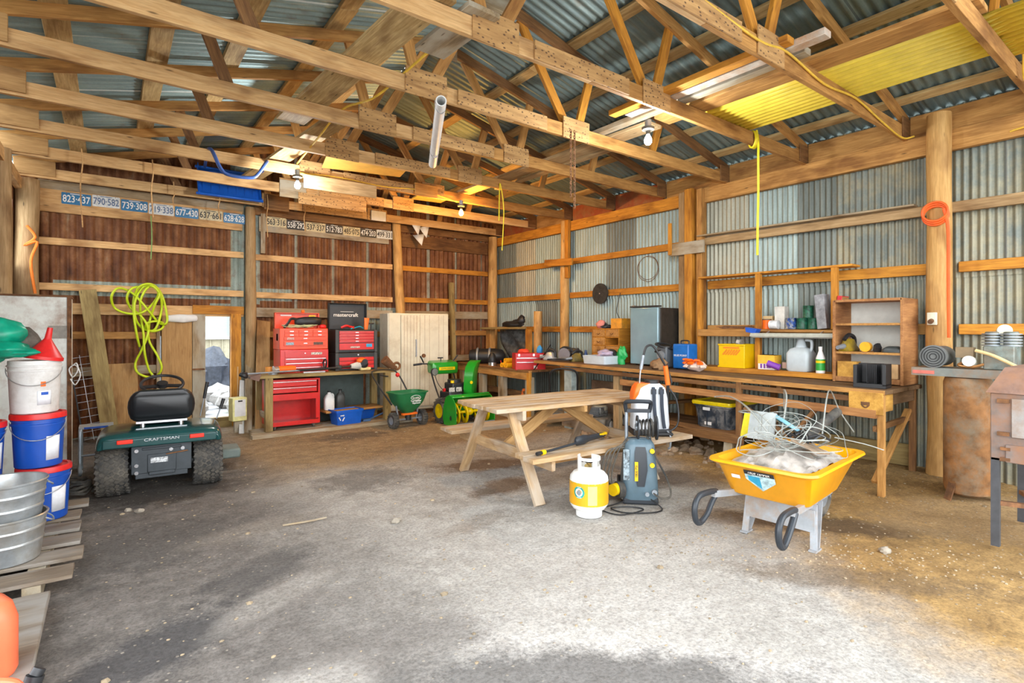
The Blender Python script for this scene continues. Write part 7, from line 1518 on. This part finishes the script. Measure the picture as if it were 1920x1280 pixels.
for k, (px, py, r, lab) in enumerate(((240, 958, .022, 'small pale stone on the dirt behind the left tractor tyre, left one'), (262, 960, .026, 'small buff stone on the dirt behind the left tractor tyre, right one'), (743, 980, .030, 'pale stone lying alone on the grey dirt left of the picnic table'), (1660, 1035, .032, 'pale stone on the brown soil right of the wheelbarrow'))):
    p = at(px, py, Z=.0); o = MB().ball((0, 0, r*.5), (r*1.3, r, r*.75), 10, 7, wob=.4, seed=k+50).build('pale_stone', paint('buff stone', (.34, .30, .24), .9), loc=(p.x, p.y, ground_z(p.x, p.y)), sharp=30); tag(o, lab, 'stone')
p0 = at(530, 988, Z=.0); p1 = at(612, 973, Z=.0)
o = MB().tube(smooth_path([p0+V((0, 0, .014)), (p0+p1)/2+V((.02, -.02, .016)), p1+V((0, 0, .014))], 5), .007, 6).build('twig', W_GREY); tag(o, 'thin pale twig lying on the dark dirt in the middle of the floor', 'twig')
o = board('skirt_board', (6.52, 1.95, .22), (6.52, 3.3, .20), .03, .22, W_GREEN); tag(o, 'yellowish board along the foot of the right wall behind the drawer', 'board')
# ================================================================= light and camera
def bulb(x, y, z, col, power, label):
    t = thing('light_bulb', label, 'light bulb', (x, y, z))
    MB().lathe([(0, -.075), (.018, -.072), (.033, -.055), (.036, -.035), (.03, -.012), (.017, .012), (.014, .02)], 20).build('globe', emit('glow '+label[:6], col, 14), t)
    MB().lathe([(.014, .018), (.020, .022), (.020, .05), (.035, .055), (.055, .062), (.058, .085), (0, .085)], 20).build('socket', paint('bakelite', (.10, .09, .07), .5), t)
    MB().cyl((0, 0, .085), (0, 0, CH-z if CH-z > .09 else .12), .03, n=12).build('ceiling_box', GREYM, t)
    la = bpy.data.lights.new('bulb light', 'POINT'); la.energy = power; la.color = col; la.shadow_soft_size = .05
    lo = bpy.data.objects.new('bulb_light', la); COL.objects.link(lo); lo.parent = t; lo.location = (0, 0, -.10)
bulb(1.82, 6.76, 3.27, (.92, .97, 1), 34, 'white glowing bulb hanging near the blue sled')
bulb(3.97, 3.22, 3.27, (.92, .97, 1), 34, 'bright white glowing bulb hanging left of the yellow corrugated sheets')
bulb(4.21, 6.90, 3.27, (1, .50, .10), 55, 'warm orange glowing bulb hanging near the far wall')
w = bpy.data.worlds.new('sky'); SC.world = w; w.use_nodes = True; t = w.node_tree
bg = t.nodes['Background']; tc = N(t, 'ShaderNodeTexCoord'); sx = N(t, 'ShaderNodeSeparateXYZ'); t.links.new(tc.outputs['Generated'], sx.inputs[0])
t.links.new(ramp(t, [(0, (.95, .95, .93)), (.5, (1, 1, 1)), (1, (.80, .90, 1.0))], math_(t, 'ADD', math_(t, 'MULTIPLY', sx.outputs[2], .5), .5)), bg.inputs['Color'])
bg.inputs['Strength'].default_value = 2.6
cam = bpy.data.cameras.new('camera'); co = bpy.data.objects.new('camera', cam); COL.objects.link(co)
co.location = (0, 0, CAMH); co.rotation_euler = (PI/2, 0, -YAW); cam.sensor_width = 36; cam.lens = FPX/1920*36
cam.shift_y = -(640-HY)/1920; cam.clip_start = .05; cam.clip_end = 200
SC.camera = co
SC.view_settings.view_transform = 'Standard'; SC.view_settings.look = 'None'; SC.view_settings.gamma = 1
SC.view_settings.use_curve_mapping = False; SC.view_settings.exposure = 1.28
